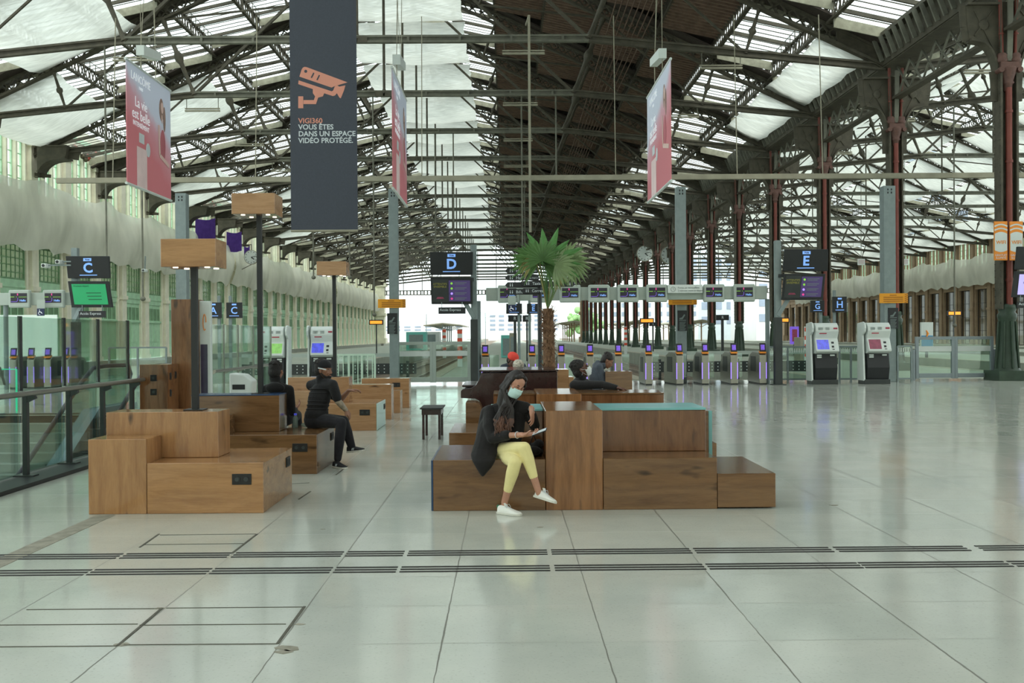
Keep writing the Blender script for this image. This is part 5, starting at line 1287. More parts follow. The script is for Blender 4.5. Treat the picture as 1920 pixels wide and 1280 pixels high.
for i in range(8):
    mb = MB(); mb.tube([(5.2 + i * 0.26, 45, 17.0 - i * 0.06), (5.6 + i * 0.2, 80, 17.2 - i * 0.06), (5.8 + i * 0.2, 190, 17.2 - i * 0.06)], 0.035, 4); mb.build('rope', M['rope'] if 'rope' in M else M['batten'], T)
def tie_z(x):
    d = abs(x - (RX1 if x < XC else RX2)); return 13.85 if d < 9.6 else 13.85 - (d - 9.6) * 0.125
# drop rods seen below the trusses in the middle
for i, (px, py0, py1, y) in enumerate(((817, 190, 480, 60), (851, 245, 440, 58), (980, 245, 530, 50), (985, 370, 560, 78), (1043, 245, 330, 50.6), (268, 345, 560, 40), (200, 330, 498, 45), (1545, 500, 620, 60), (1790, 330, 610, 52), (588, 433, 520, 50), (656, 433, 520, 50), (702, 433, 590, 50))):
    y = Y0 + BAY * max(1, round((y - Y0) / BAY)); a = at(px, py1, y); mb = MB(); mb.tube([(a.x, y, a.z), (a.x, y, tie_z(a.x) - 0.1)], 0.04, 6); mb.ball((a.x, y, a.z), (0.12, 0.12, 0.10), 8, 5); tag(mb.build('drop_rod', M['iron2']), ['thin drop rod hanging left of the ridge light', 'thin drop rod near the roof ridge', 'thin rod beside the pale vertical pole', 'thin long rod above the palm', 'thin rod over the brown slope', 'thin rod behind the tall pink banner at left', 'thin rod in front of the netting at far left', 'thin rod between the right-hand columns', 'thin rod hanging left of the orange sign', 'left thin rod below the dark banner', 'middle thin rod right of the dark banner', 'thin rod left of the amber post'][i], 'rod')

# wifi signs on the nearest column
def wifi(px0, px1, lab, rz=0):
    a = at(px0, 488, 31.7); b = at(px1, 415, 31.7); w_ = b.x - a.x; h_ = b.z - a.z
    T = thing('wifi_sign', lab, 'sign', (a.x, 31.7, a.z)); p = blk('panel', T, 0, w_, -0.03, 0.03, 0, h_, 'orange', 0.004)
    mb = MB(); n = 12; cx = w_ / 2
    mb.prism([(0.01, h_ * .30)] + [(w_ * i / n if 0 < i < n else (0.01 if i == 0 else w_ - 0.01), h_ * (.26 - .05 * math.sin(PI * i / n))) for i in range(n + 1)] + [(w_ - 0.01, h_ * .66)] + [(w_ * i / n if 0 < i < n else (0.01 if i == 0 else w_ - 0.01), h_ * (.68 + .05 * math.sin(PI * i / n))) for i in range(n, -1, -1)], -0.034, -0.031); mb.build('white_field', M['white'], p)
    for z in (0.80, 0.90):
        mb = MB()
        for i in range(n): mb.bar((w_ * i / n, -0.033, h_ * (z + .05 * math.sin(PI * i / n) - .03)), (w_ * (i + 1) / n, -0.033, h_ * (z + .05 * math.sin(PI * (i + 1) / n) - .03)), 0.006, h_ * .035, (0, 0, 1))
        mb.build('white_arc', M['white'], p)
    text('WIFI', w_ * 0.38, (w_ / 2, -0.038, h_ * .46), p, 'orange', bold=0.002); text('GRATUIT', w_ * 0.22, (w_ / 2, -0.034, h_ * .13), p, 'letter_dim'); text('ILLIMITÉ', w_ * 0.22, (w_ / 2, -0.034, h_ * .06), p, 'letter_dim')
wifi(1864, 1888, 'orange and white wifi sign on the nearest iron column, the fully visible one'); wifi(1893, 1917, 'second orange and white wifi sign partly hidden at the right edge')

# clocks
def clock(px, py, y, r, lab, arm):
    a = at(px, py, y); T = thing('station_clock', lab, 'clock', (a.x, y, a.z))
    mb = MB(); mb.tube([(0, 0.0, 0), (0, 0.22, 0)], r, 32); mb.build('case', M['pipe'], T)
    mb = MB(); mb.tube([(0, -0.02, 0), (0, 0.0, 0)], r * 0.92, 32); fc = mb.build('dial', M['white'], T)
    mb = MB()
    for i in range(12): t_ = PI / 6 * i; mb.bar((math.sin(t_) * r * .68, -0.03, math.cos(t_) * r * .68), (math.sin(t_) * r * .84, -0.03, math.cos(t_) * r * .84), r * .07, 0.01, (0, 1, 0))
    mb.build('hour_marks', M['black'], fc)
    for t_, L_, wd in ((PI / 6 * 4.2, .5, .10), (PI / 30 * 13, .75, .06)):
        mb = MB(); mb.bar((0, -0.04, 0), (math.sin(t_) * r * L_, -0.04, math.cos(t_) * r * L_), r * wd, 0.01, (0, 1, 0)); mb.build('hand', M['black'], fc)
    mb = MB(); mb.bar((0, 0.1, r), (0, 0.1, r + 0.6), 0.06); mb.bar((0, 0.1, r + 0.55), (arm, 0.1, r + 0.55), 0.07); mb.bar((0, 0.1, -r), (arm, 0.1, -r - 0.5), 0.06); mb.build('bracket', M['iron'], T)
clock(1209, 475, 113.6, 0.92, 'round white station clock hanging on an iron column above the gates', 0.5)
clock(1256, 478, 98.0, 0.92, 'second round station clock, half hidden by a grey post', 0.5)
clock(471, 482, 103, 0.75, 'round clock on a wrought bracket at the left wall behind a lamp pole', -1.0)

# purple cloths caught in the left netting, cameras on the C monitor
for i, (px, py, sx, sz) in enumerate(((439, 452, 0.75, 0.95), (385, 430, 0.9, 1.0), (463, 470, 0.3, 0.5))):
    yc = 27.1 * F / (949 - px); a = at(px, py, yc); mb = MB(); vs = []; fs = []
    for u in range(7):
        for v_ in range(7): vs.append((a.x + (u / 6 - .5) * sx * 2, yc + 0.12 * math.sin(u * 2.1), a.z + (0.5 - v_ / 6) * sz * 2 - 0.15 * math.sin(PI * u / 6)))
    for u in range(6):
        for v_ in range(6): q = u * 7 + v_; fs.append((q, q + 1, q + 8, q + 7))
    mb.add(vs, fs, True); tag(mb.build('purple_cloth', M['purplecloth'], fix=False), ['bright purple cloth hanging in the netting left of the second lamp pole', 'dull purple cloth behind the nearest box lamp', 'small purple cloth beside the wall clock'][i], 'cloth')

# ================================================================ tactile strips, dark paving band
def strip(pxa, pxb, py, lab):
    a = on(pxa, py, 0); b = on(pxb, py + (pxa - pxb) * 0.0092, 0); y = (a.y + b.y) / 2
    mb = MB()
    for i in (-1, 0, 1): yy = (i * 0.068); mb.box(0, b.x - a.x, yy - 0.012, yy + 0.012, 0, 0.004)
    o = mb.build('tactile_strip', M['tactile']); o.location = (a.x, y, 0); tag(o, lab, 'tactile strip', 'tactile guide strips in the floor')
r1 = [(-60, 224), (231, 430), (438, 642), (650, 757), (765, 1026), (1034, 1295), (1303, 1558), (1568, 1812), (1836, 2000)]
r2 = [(-60, 164), (170, 392), (398, 621), (628, 744), (751, 1031), (1040, 1320), (1327, 1612), (1616, 1890), (1898, 2000)]
for r_, py, nm in ((r1, 1044.5, 'far'), (r2, 1074.5, 'near')):
    for i, (x0, x1) in enumerate(r_): strip(x0, x1, py - max(x0, -60) * 0.0092, f'black ribbed tactile strip in the {nm} row, {ORD[i] if i else "first"} from the left')
f = MB(); f.box(-3.60, -3.44, 3.5, 8.75, 0, 0.003); struct(f.build('trim_paving_band', M['bandgrey']))
f = MB()                                             # wider open joints and half slabs on the left
def jnt(p0, p1, w_=0.014): a = on(*p0); b = on(*p1); a.z = b.z = 0.001; f.bar(a, b, w_, 0.004)
for y_, x0, x1 in ((1170, -20, 258), (1170, 262, 536), (1211, -20, 220), (1207, 232, 520), (1141, 50, 300), (1138, 312, 570), (1019, 268, 458), (1001, 300, 480), (866, 535, 600), (905, 545, 580)):
    jnt((x0, y_ + 2), (x1, y_), 0.007)
for p0, p1 in (((304, 1140), (220, 1211)), ((571, 1137), (520, 1207)), ((482, 1001), (435, 1037)), ((298, 1001), (262, 1026)), ((582, 921), (560, 936)), ((652, 873), (630, 890))): jnt(p0, p1, 0.016)
struct(f.build('trim_open_joints', M['jointdark']))
rn = random.Random(4); f = MB()
for (px, py, s) in ((540, 1215, .05), (530, 1222, .035), (536, 902, .02), (605, 992, .012), (1014, 988, .02), (1564, 947, .03), (1095, 909, .015), (562, 1170, .02), (230, 1208, .03), (300, 1140, .025)):
    a = on(px, py); pts = [(a.x + s * 1.6 * math.cos(t_) * rn.uniform(.5, 1.1), a.y + s * math.sin(t_) * rn.uniform(.5, 1.1)) for t_ in [2 * PI * i / 9 for i in range(9)]]
    f.prism(pts, 0.0005, 0.002, 'z')
struct(f.build('trim_chipped_slabs', M['bandgrey']))

# ================================================================ beyond the shed: canopies, platform furniture, city
def canopy(x0, x1, y0, y1, z, lab):
    T = thing('platform_canopy', lab, 'canopy', ((x0 + x1) / 2, y0, 0)); h = (x1 - x0) / 2
    mb = MB(); mb.prism([(-h, z), (0, z + 0.5), (h, z), (h, z - 0.25), (0, z + 0.25), (-h, z - 0.25)], 0, y1 - y0); mb.build('canopy_roof', M['pipe'], T)
    n = int((y1 - y0) / 9)
    for i in range(n): mb = MB(); yy = 1 + i * 9; mb.tube([(0, yy, 0), (0, yy, z)], 0.16, 6); mb.bar((0, yy, z - 1.2), (-h * .7, yy, z - 0.1), 0.12); mb.bar((0, yy, z - 1.2), (h * .7, yy, z - 0.1), 0.12); mb.build('canopy_post', M['stone2'] if x0 > 0 else M['galv'], T)
canopy(-19.5, -10.5, YE + 18, 288, 4.2, 'pale platform canopy beyond the shed left of the centre'); canopy(12.0, 19.0, YE + 8, 288, 4.4, 'long platform canopy on brown posts beyond the shed at right'); canopy(27.0, 33.0, YE + 6, 288, 4.4, 'platform canopy farther right beyond the iron columns'); canopy(41, 47, YE + 6, 288, 4.4, 'platform canopy beyond the far right nave')
def building(x0, x1, y, h, lab, rows, cols, m='bwhite', win='bwin', dx=0.0):
    T = thing('city_building', lab, 'building', (x0, y, -1.2)); W_ = x1 - x0
    mb = MB().box(0, W_, 0, 30, 0, h + 1.2); mb.build('walls', M[m], T)
    for r in range(rows):
        for c_ in range(cols):
            mb = MB(); xx = W_ * (c_ + 0.5) / cols; zz = 5 + (h - 6) * (r + 0.5) / rows; mb.box(xx - W_ / cols * .3, xx + W_ / cols * .3, -0.15, 0.05, zz - (h - 6) / rows * .25, zz + (h - 6) / rows * .25)
            mb.build('office_window', M[win], T)
M['bwhite'] = mat('pale concrete facade', (232, 234, 232), 0.8, 0, 0.04, 0.2); M['bwin'] = mat('bluish office windows', (150, 164, 182), 0.3, 0, 0.1, 0.5); M['bglass'] = mat('pale curtain wall', (206, 220, 224), 0.3, 0, 0.06, 0.3)
building(24, 58, 300, 14, 'pale office block behind the palm trunk', 3, 10); building(60, 118, 330, 30, 'large white office block right of centre beyond the columns', 5, 14, 'bglass'); building(66, 110, 262, 22, 'white building with dark window bands between the right-hand columns', 4, 12); building(120, 190, 300, 60, 'tall white tower block behind the platform E monitors', 9, 10)
building(-60, -20, 480, 9, 'low pale building on the horizon left of centre', 2, 8); building(-10, 30, 560, 16, 'faint building on the horizon near the centre', 4, 8)
a = at(1098, 597, 280); mb = MB(); rn = random.Random(11)
T = thing('green_tree', 'bright green tree beyond the shed right of the palm trunk', 'tree', (a.x, 294, -1.2))
mb = MB(); mb.tube([(0, 0, 0), (0, 0, 5)], 0.3, 8); mb.build('tree_trunk', M['trunk'], T); mb = MB()
for i in range(60): mb.ball((rn.gauss(0, 1.8), rn.gauss(0, 1.8), 6.5 + rn.gauss(0, 1.6)), rn.uniform(.6, 1.3), 7, 5)
mb.build('tree_crown', M['treegreen'], T)
# masts and catenary
for i, (x, y) in enumerate(((-8.5, 250), (-6, 290), (3, 250), (8, 330), (22.5, 270), (-24, 300), (23, 340))):
    T = thing('catenary_mast', 'thin grey mast', 'mast', (x, y, -1.2), group='overhead line masts beyond the shed'); T['label'] = 'thin grey overhead line mast beyond the open end of the shed'
    mb = MB(); mb.box(-0.12, 0.12, -0.12, 0.12, 0, 9.5); mb.bar((0, 0, 8), (3, 0, 8.6), 0.1); mb.bar((0, 0, 6.6), (3, 0, 8.6), 0.06); mb.build('mast', M['galv'], T)

# platform clutter
def pboard(px0, py0, px1, py1, y, lab, m, name='information_board', txt=None):
    a = at(px0, py0, y); b = at(px1, py1, y); T = thing(name, lab, 'board', (a.x, y, 0)); w_ = b.x - a.x
    p = blk('panel', T, 0, w_, 0, 0.2, b.z, a.z, m, 0.01)
    mb = MB(); mb.box(w_ * .4, w_ * .6, 0.05, 0.15, 0, b.z if b.z > 0.05 else 0.05); mb.build('stand', M['char'], T)
    if txt: text(txt, (a.z - b.z) * .7, (w_ / 2, -0.01, (a.z + b.z) / 2), p, 'letter_dim')
    return T, p, (w_, a.z, b.z)
pboard(953, 591, 978, 603, 60, 'black board lettered R left of the signpost pole', 'black', txt='R'); pboard(980, 591, 996, 603, 60, 'black board lettered R right next to the signpost pole', 'black', txt='R')
pboard(1343, 590, 1367, 600, 62, 'black board lettered R between the iron columns', 'black', txt='R'); pboard(1218, 604, 1231, 611, 75, 'black board lettered S between far columns', 'black', txt='S')
T, p, q = pboard(1727, 604, 1750, 651, 62, 'lit white and blue advertising poster on the right platform', 'white'); blk('blue_field', p, 0.02, q[0] - 0.02, -0.01, -0.002, q[2] + 0.02, q[2] + (q[1] - q[2]) * .47, 'adblue', 0)
mb = MB(); mb.tube([(q[0] * .45, -0.01, q[1] - .9), (q[0] * .55, -0.01, q[1] - .7), (q[0] * .42, -0.01, q[1] - .5)], [0.05, 0.07, 0.03], 6); mb.build('curl_print', M['orange'], p)
T, p, q = pboard(1482, 612, 1498, 645, 72, 'purple and orange advertising poster left of the right ticket machines', 'purple_scr'); blk('print', p, q[0] * .2, q[0] * .8, -0.01, -0.002, q[2] + .2, q[1] - .2, 'red_scr', 0)
for i, (px, py0, py1, y, lab) in enumerate(((833, 616, 652, 70, 'red and white striped buffer post left of the double gate'), (862, 616, 650, 50, 'red and white striped buffer post inside the double gate'), (1173, 612, 645, 80, 'red and white striped buffer post between the far columns'), (1513, 612, 645, 50, 'red and white striped post left of the blue screened machine'))):
    a = at(px, py0, y); b = at(px, py1, y); T = thing('striped_post', lab, 'post', (a.x, y, 0)); h_ = a.z; mb = MB(); mb.box(-0.12, 0.12, 0, 0.1, 0, h_); mb.build('post', M['white'], T)
    mb = MB()
    for k in range(4): mb.box(-0.125, 0.125, -0.006, 0, h_ - 0.25 - k * 0.42, h_ - 0.05 - k * 0.42)
    mb.build('red_stripes', M['redpaint'], T)
for i, (x0, x1, lab) in enumerate(((PITS[1][0] + .1, PITS[1][1] - .1, 'dark perforated buffer screen with white dots left of centre'), (PITS[2][0] + .1, PITS[2][1] - .1, 'dark perforated buffer screen with white dots behind the ticket gates'))):
    T = thing('buffer_screen', lab, 'screen', (x0, 34.3, -1.0)); L_ = x1 - x0; mb = MB(); mb.box(0, L_, 0, 0.06, 1.25, 1.62); mb.build('perforated_panel', M['char'], T)
    mb = MB(); nx = int(L_ / 0.2)
    for r in range(3):
        for c_ in range(nx): xx = 0.1 + c_ * 0.2; zz = 1.32 + r * 0.115; mb.box(xx - 0.018, xx + 0.018, -0.004, 0, zz - 0.018, zz + 0.018)
    mb.build('dot_perforations', M['white'], T)
    for xx in (0.3, L_ / 2, L_ - 0.3): mb = MB(); mb.box(xx - 0.05, xx + 0.05, 0.06, 0.14, 0, 1.7); mb.build('support', M['char'], T)
    blk('top_rail', T, 0, L_, 0, 0.08, 1.85, 1.97, 'offwhite', 0)
# platform end clutter near the centre platform
for i, (px, py0, y, w_, m, lab) in enumerate(((950, 628, 70, .8, 'tealbox', 'teal platform cabinet under the R boards'), (962, 624, 68, .5, 'pipe', 'grey platform cabinet beside the teal one'), (780, 622, 110, 2.2, 'tealbox', 'turquoise kiosk on the left platform'), (800, 622, 118, 3.0, 'white', 'white kiosk on the left platform'), (1520, 632, 56, 1.2, 'pipe', 'grey cabinet on the platform behind the machines'))):
    a = at(px, py0, y); T = thing('platform_cabinet', lab, 'cabinet', (a.x, y, 0)); blk('cabinet_body', T, -w_ / 2, w_ / 2, 0, w_, 0, a.z, m, 0.02); blk('cabinet_door', T, -w_ * .35, w_ * .35, -0.02, 0, a.z * .1, a.z * .85, 'galv', 0)
for i, (px, py, y) in enumerate(((705, 604, 90), (1213, 601, 100), (1467, 600, 64), (1790, 587, 100))):
    a = at(px, py, y); T = thing('departure_indicator', ['amber lit indicator left of the centre posts', 'amber lit indicator between far columns', 'small amber lit indicator beside the E monitor post', 'amber lit indicator on the right wall'][i], 'indicator', (a.x, y, 0)); s_ = y / 100
    blk('indicator_case', T, -0.7 * s_, 0.7 * s_, 0, 0.2, a.z - .25 * s_, a.z + .25 * s_, 'black', 0); blk('amber_display', T, -0.6 * s_, 0.6 * s_, -0.01, 0, a.z - .15 * s_, a.z + .15 * s_, 'ambglow', 0); mb = MB(); mb.box(-0.05, 0.05, 0.2, 0.3, 0, a.z); mb.build('pole', M['char'], T)
# pale end wall panels with lamps behind the right-hand machines

# small signs, cameras and pendant lamps
def access_sign(px, py, y, lab):
    a = at(px, py, y); T = thing('wheelchair_sign', lab, 'sign', (a.x, y, a.z)); p = blk('panel', T, -0.11, 0.11, 0, 0.03, -0.11, 0.11, 'navyblue', 0.004)
    mb = MB(); mb.tube([(-0.02 + 0.045 * math.cos(t_), -0.004, -0.03 + 0.045 * math.sin(t_)) for t_ in [2 * PI * i / 14 for i in range(12)]], 0.007, 5); mb.bar((-0.03, -0.004, 0.0), (-0.03, -0.004, 0.045), 0.014, 0.004, (0, 1, 0)); mb.bar((-0.03, -0.004, 0.0), (0.03, -0.004, 0.0), 0.012, 0.004, (0, 1, 0)); mb.bar((0.03, -0.004, 0.0), (0.05, -0.004, -0.05), 0.012, 0.004, (0, 1, 0)); mb.ball((-0.03, -0.004, 0.065), (0.014, 0.004, 0.014), 8, 4); mb.build('wheelchair_symbol', M['letter_white'], p)
    mb = MB(); mb.box(-0.12, 0.12, 0.03, 0.05, 0.11, 0.38); mb.build('mounting_plate', M['offwhite'], T)
access_sign(76, 585, 30.2, 'small dark blue wheelchair sign under the left-hand beam'); access_sign(960, 578, 30.2, 'small dark wheelchair sign under the long beam left of the signpost')
for px, py, y, lab in ((1615, 491, 70, 'small pale notice board hanging in the right-hand nave left of the grey post'), (1697, 491, 70, 'small pale notice board hanging in the right-hand nave right of the grey post')):
    a = at(px, py, y); T = thing('hanging_notice', lab, 'sign', (a.x, y, a.z)); p = blk('panel', T, -0.26, 0.26, 0, 0.04, -0.22, 0.22, 'white', 0); mb = MB()
    for i in range(4): mb.box(-0.2, 0.2, -0.006, 0, 0.12 - i * 0.08, 0.14 - i * 0.08)
    mb.build('printed_lines', M['logo_red'], p); mb = MB(); mb.bar((0, 0.02, 0.22), (0, 0.02, tie_z(a.x) - a.z), 0.03); mb.build('hanger', M['iron2'], T)
for px, py, y, lab in ((110, 491, 29.8, 'white security camera on an arm left of the platform C monitor'), (84, 498, 29.8, 'white boxed camera farther left of the platform C monitor'), (270, 507, 41.35, 'white camera pair at the foot of the rod behind the box lamp')):
    a = at(px, py, y); T = thing('security_camera', lab, 'camera', (a.x, y, a.z)); mb = MB(); mb.box(-0.07, 0.07, -0.1, 0.25, -0.06, 0.06); mb.build('housing', M['white'], T, bevel=0.02); mb = MB(); mb.tube([(0, -0.115, 0), (0, -0.1, 0)], 0.045, 12); mb.build('lens', M['black'], T)
    mb = MB(); mb.bar((0, 0.1, 0.02), (at(130, py, y).x - a.x if px < 200 else 0.02, 0.12, 0.02 if px < 200 else 0.6), 0.04); mb.build('arm', M['galv'], T)
lamp0 = None
for i, (px, py, y) in enumerate(((857, 446, 152.35), (863, 458, 161.6), (868, 470, 170.85), (765, 490, 143.1), (776, 497, 152.35), (1370, 492, 133.85), (1420, 474, 106.1))):
    a = at(px, py, y); lab = ['dark bell pendant lamp near the ridge, highest of three', 'dark bell pendant lamp near the ridge, middle of three', 'dark bell pendant lamp near the ridge, lowest of three', 'dark bell pendant lamp before the far gable at left, upper one', 'dark bell pendant lamp before the far gable at left, lower one', 'dark bell pendant lamp between the columns over the gates', 'dark bell pendant lamp in the right-hand nave near the white tower'][i]
    T = thing('pendant_lamp', lab, 'lamp', (a.x, y, a.z), group='bell pendant lamps'); mb = MB(); mb.lathe([(0.9, 0), (0.82, 0.25), (0.4, 0.6), (0.18, 0.9), (0.12, 1.3)], n=12); mb.build('bell_shade', M['iron'], T); mb = MB(); mb.bar((0, 0, 1.2), (0, 0, tie_z(a.x) - a.z), 0.07); mb.build('hanging_rod', M['iron'], T)
# ================================================================ people
def skin_mat(name, c):
    m = mat(name, c, 0.5, 0, 0.10, 14.0, bump=0.05); b = m.node_tree.nodes['Principled BSDF']
    b.inputs['Subsurface Weight'].default_value = 0.08; b.inputs['Subsurface Radius'].default_value = (0.01, 0.004, 0.002); return m
M['skin_a'] = skin_mat('light olive skin', (176, 128, 106)); M['skin_b'] = skin_mat('brown skin', (138, 98, 78)); M['skin_c'] = skin_mat('medium brown skin', (150, 104, 84)); M['skin_d'] = skin_mat('dark brown skin', (98, 66, 54))
def fabric(name, c, sc=16.0, bump=0.5, var=0.18): m = mat(name, c, 0.85, 0, var, sc, bump=bump, sheen=0.1); m.node_tree.nodes['Principled BSDF'].inputs['Specular IOR Level'].default_value = 0.2; return m
M['blackcloth'] = fabric('black cotton', (31, 29, 29), 9.0); M['blackvest'] = fabric('black quilted vest', (34, 33, 35), 9.0); M['navy'] = fabric('dark slate fabric', (62, 68, 78), 9.0); M['hoodgrey'] = fabric('grey blue hoodie fabric', (76, 82, 92), 9.0)
M['yellowcloth'] = fabric('pale yellow cotton twill', (224, 210, 150), 8.0, 0.35, 0.06); M['jeans'] = fabric('black denim', (35, 34, 38), 12.0); M['trackgrey'] = fabric('charcoal jersey', (56, 58, 62), 9.0)
M['leather'] = mat('white sneaker leather', (226, 226, 220), 0.45, 0, 0.03, 9.0); M['sole'] = mat('off white rubber sole', (204, 202, 192), 0.7, 0, 0.04, 9.0); M['greentab'] = mat('green heel tab', (40, 116, 84), 0.5, 0, 0.05, 9.0)
M['hair_dark'] = mat('dark brown hair', (31, 23, 20), 0.5, 0, 0.5, 26.0, bump=0.6, stretch=(1, 1, 0.12)); M['hair_ends'] = mat('chestnut hair ends', (88, 58, 44), 0.45, 0, 0.5, 26.0, bump=0.6, stretch=(1, 1, 0.12)); M['hair_black'] = mat('short black hair', (34, 30, 28), 0.7, 0, 0.4, 60.0, bump=0.8)
M['maskblue'] = mat('pale blue surgical mask', (186, 214, 210), 0.8, 0, 0.04, 30.0, bump=0.2); M['maskwhite'] = mat('white fabric mask', (206, 212, 210), 0.8, 0, 0.04, 30.0); M['redcap2'] = mat('coral red cap fabric', (226, 74, 62), 0.8, 0, 0.06, 12.0); M['scarf'] = mat('pale patterned scarf', (180, 172, 158), 0.8, 0, 0.7, 30.0)
M['eye'] = mat('eye white', (220, 216, 208), 0.3, 0, 0.02, 5.0); M['iris'] = mat('dark iris', (40, 28, 22), 0.2, 0, 0.02, 5.0); M['lips'] = mat('muted lips', (140, 84, 74), 0.5, 0, 0.05, 20.0); M['darkshoe'] = mat('black sneaker fabric', (38, 38, 40), 0.7, 0, 0.1, 20.0); M['tattoo'] = mat('tattooed forearm skin', (150, 138, 122), 0.55, 0, 0.35, 26.0)

def round_chain(mb, pts, rs, n=10):
    """closed tapered limb with a ball at every joint"""
    for i, (p, r) in enumerate(zip(pts, rs)): mb.ball(p, r, n, max(6, n * 2 // 3))
    for i in range(len(pts) - 1): mb.tube([pts[i], pts[i + 1]], [rs[i] * 0.995, rs[i + 1] * 0.995], n)
def solid(mb, name, m, parent, voxel=0.006, smooth=4, sub=None):
    o = mb.build(name, m, parent)
    md = o.modifiers.new('remesh', 'REMESH'); md.mode = 'VOXEL'; md.voxel_size = voxel; md.use_smooth_shade = True
    if smooth: ms_ = o.modifiers.new('smooth', 'SMOOTH'); ms_.iterations = smooth; ms_.factor = 0.6
    return o
def frame(f, u):
    f = V(f).normalized(); r = f.cross(V(u)).normalized(); u = r.cross(f).normalized()
    m = Matrix((r, f, u)).transposed(); return m            # columns: right, forward, up
def add_head(mb, c, R, s=1.0, nose=1.0):
    def b(p, r): mb.ball(c + R @ (V(p) * s), tuple(x * s for x in (r if hasattr(r, '__len__') else (r, r, r))), 16, 12, R)
    b((0, -.014, .040), (.077, .094, .088)); b((0, .018, -.020), (.062, .072, .086)); b((0, .028, -.062), (.048, .052, .046)); b((0, .064, -.092), (.020, .016, .016))
    b((0, -.03, -.03), (.058, .06, .06))
    for x in (-1, 1):
        b((x * .032, .060, -.028), (.024, .022, .026)); b((x * .028, .082, .024), (.022, .010, .007)); b((x * .079, -.004, -.008), (.008, .016, .027)); b((x * .084, -.010, .002), (.006, .011, .018))
        b((x * .052, .048, -.006), (.014, .03, .02))
    mb.tube([c + R @ (V((0, .084, .018)) * s), c + R @ (V((0, .096, -.010)) * s), c + R @ (V((0, .106, -.030)) * s)], [.008 * s, .010 * s, .013 * s], 10)
    b((0, .100, -.032), (.014, .013, .010))
    for x in (-1, 1): b((x * .012, .092, -.036), (.008, .010, .007))
    b((0, .085, -.056), (.023, .010, .006)); b((0, .083, -.067), (.020, .010, .007))
def face_parts(c, R, P, s=1.0, mask=None, lid=0.3, skin='skin_a', brow='hair_black', mouth=True):
    """eyes, brows, lips as parts of the head"""
    for x in (-1, 1):
        mb = MB(); mb.ball(c + R @ (V((x * .031, .0775, .004)) * s), (.012 * s, .0072 * s, .0055 * s), 12, 8, R); e = mb.build('eye', M['eye'], P)
        mb = MB(); mb.ball(c + R @ (V((x * .031, .0828, .003)) * s), (.0046 * s, .003 * s, .0048 * s), 10, 6, R); mb.build('iris', M['iris'], e)
        mb = MB(); mb.ball(c + R @ (V((x * .031, .0775, .0095 - .006 * lid)) * s), (.0135 * s, .0095 * s, (.0055 + .004 * lid) * s), 12, 8, R); mb.build('eyelid', M[skin], P)
        mb = MB(); mb.tube([c + R @ (V((x * (.016 + .009 * k), .0915 - .003 * k, .026 + (.004, .007, .007, .002)[k])) * s) for k in range(4)], [.003 * s, .0042 * s, .0038 * s, .002 * s], 6); mb.build('eyebrow', M[brow], P)
        mb = MB(); mb.tube([c + R @ (V((x * (.019 + .008 * k), .0835 - (.0, -.002, -.001, .004)[k], .011 + (.0, .004, .003, -.002)[k])) * s) for k in range(4)], .0022 * s, 6); mb.build('eyelid_line', M[brow], P)
    if mask is None and mouth: mb = MB(); mb.ball(c + R @ (V((0, .0935, -.061)) * s), (.021 * s, .004 * s, .006 * s), 12, 8, R); mb.build('lips', M['lips'], P)
    if mask:
        mb = MB(); vs = []; fs = []; nu, nv = 12, 8
        for i in range(nu + 1):
            for j in range(nv + 1):
                a = (i / nu - .5) * math.radians(150); t = j / nv
                pleat = 0.0025 * math.sin(t * PI * 6)
                rad = .074 + .026 * math.cos(a) * (1 - abs(t - .35)) + pleat
                z = .004 - .10 * t - .006 * abs(a); y = .022 + math.cos(a) * rad * (1.0 - .35 * max(0, t - .55)); x = math.sin(a) * .068 * (1 - .28 * max(0, t - .45))
                vs.append(c + R @ (V((x, y, z)) * s))
        for i in range(nu):
            for j in range(nv): q = i * (nv + 1) + j; fs.append((q, q + 1, q + nv + 2, q + nv + 1))
        mb.add(vs, fs, True); o = mb.build('face_mask', M[mask], P, fix=False); md = o.modifiers.new('t', 'SOLIDIFY'); md.thickness = 0.003; md.offset = 1
        for x in (-1, 1):
            for z0, z1 in ((-.01, .012), (-.085, -.03)): mb = MB(); mb.tube([c + R @ (V((x * .066, .035, z0)) * s), c + R @ (V((x * .084, -.002, z1)) * s), c + R @ (V((x * .082, -.02, (z0 + z1) / 2)) * s)], .0018, 5); mb.build('ear_loop', M['letter_dim'], o)
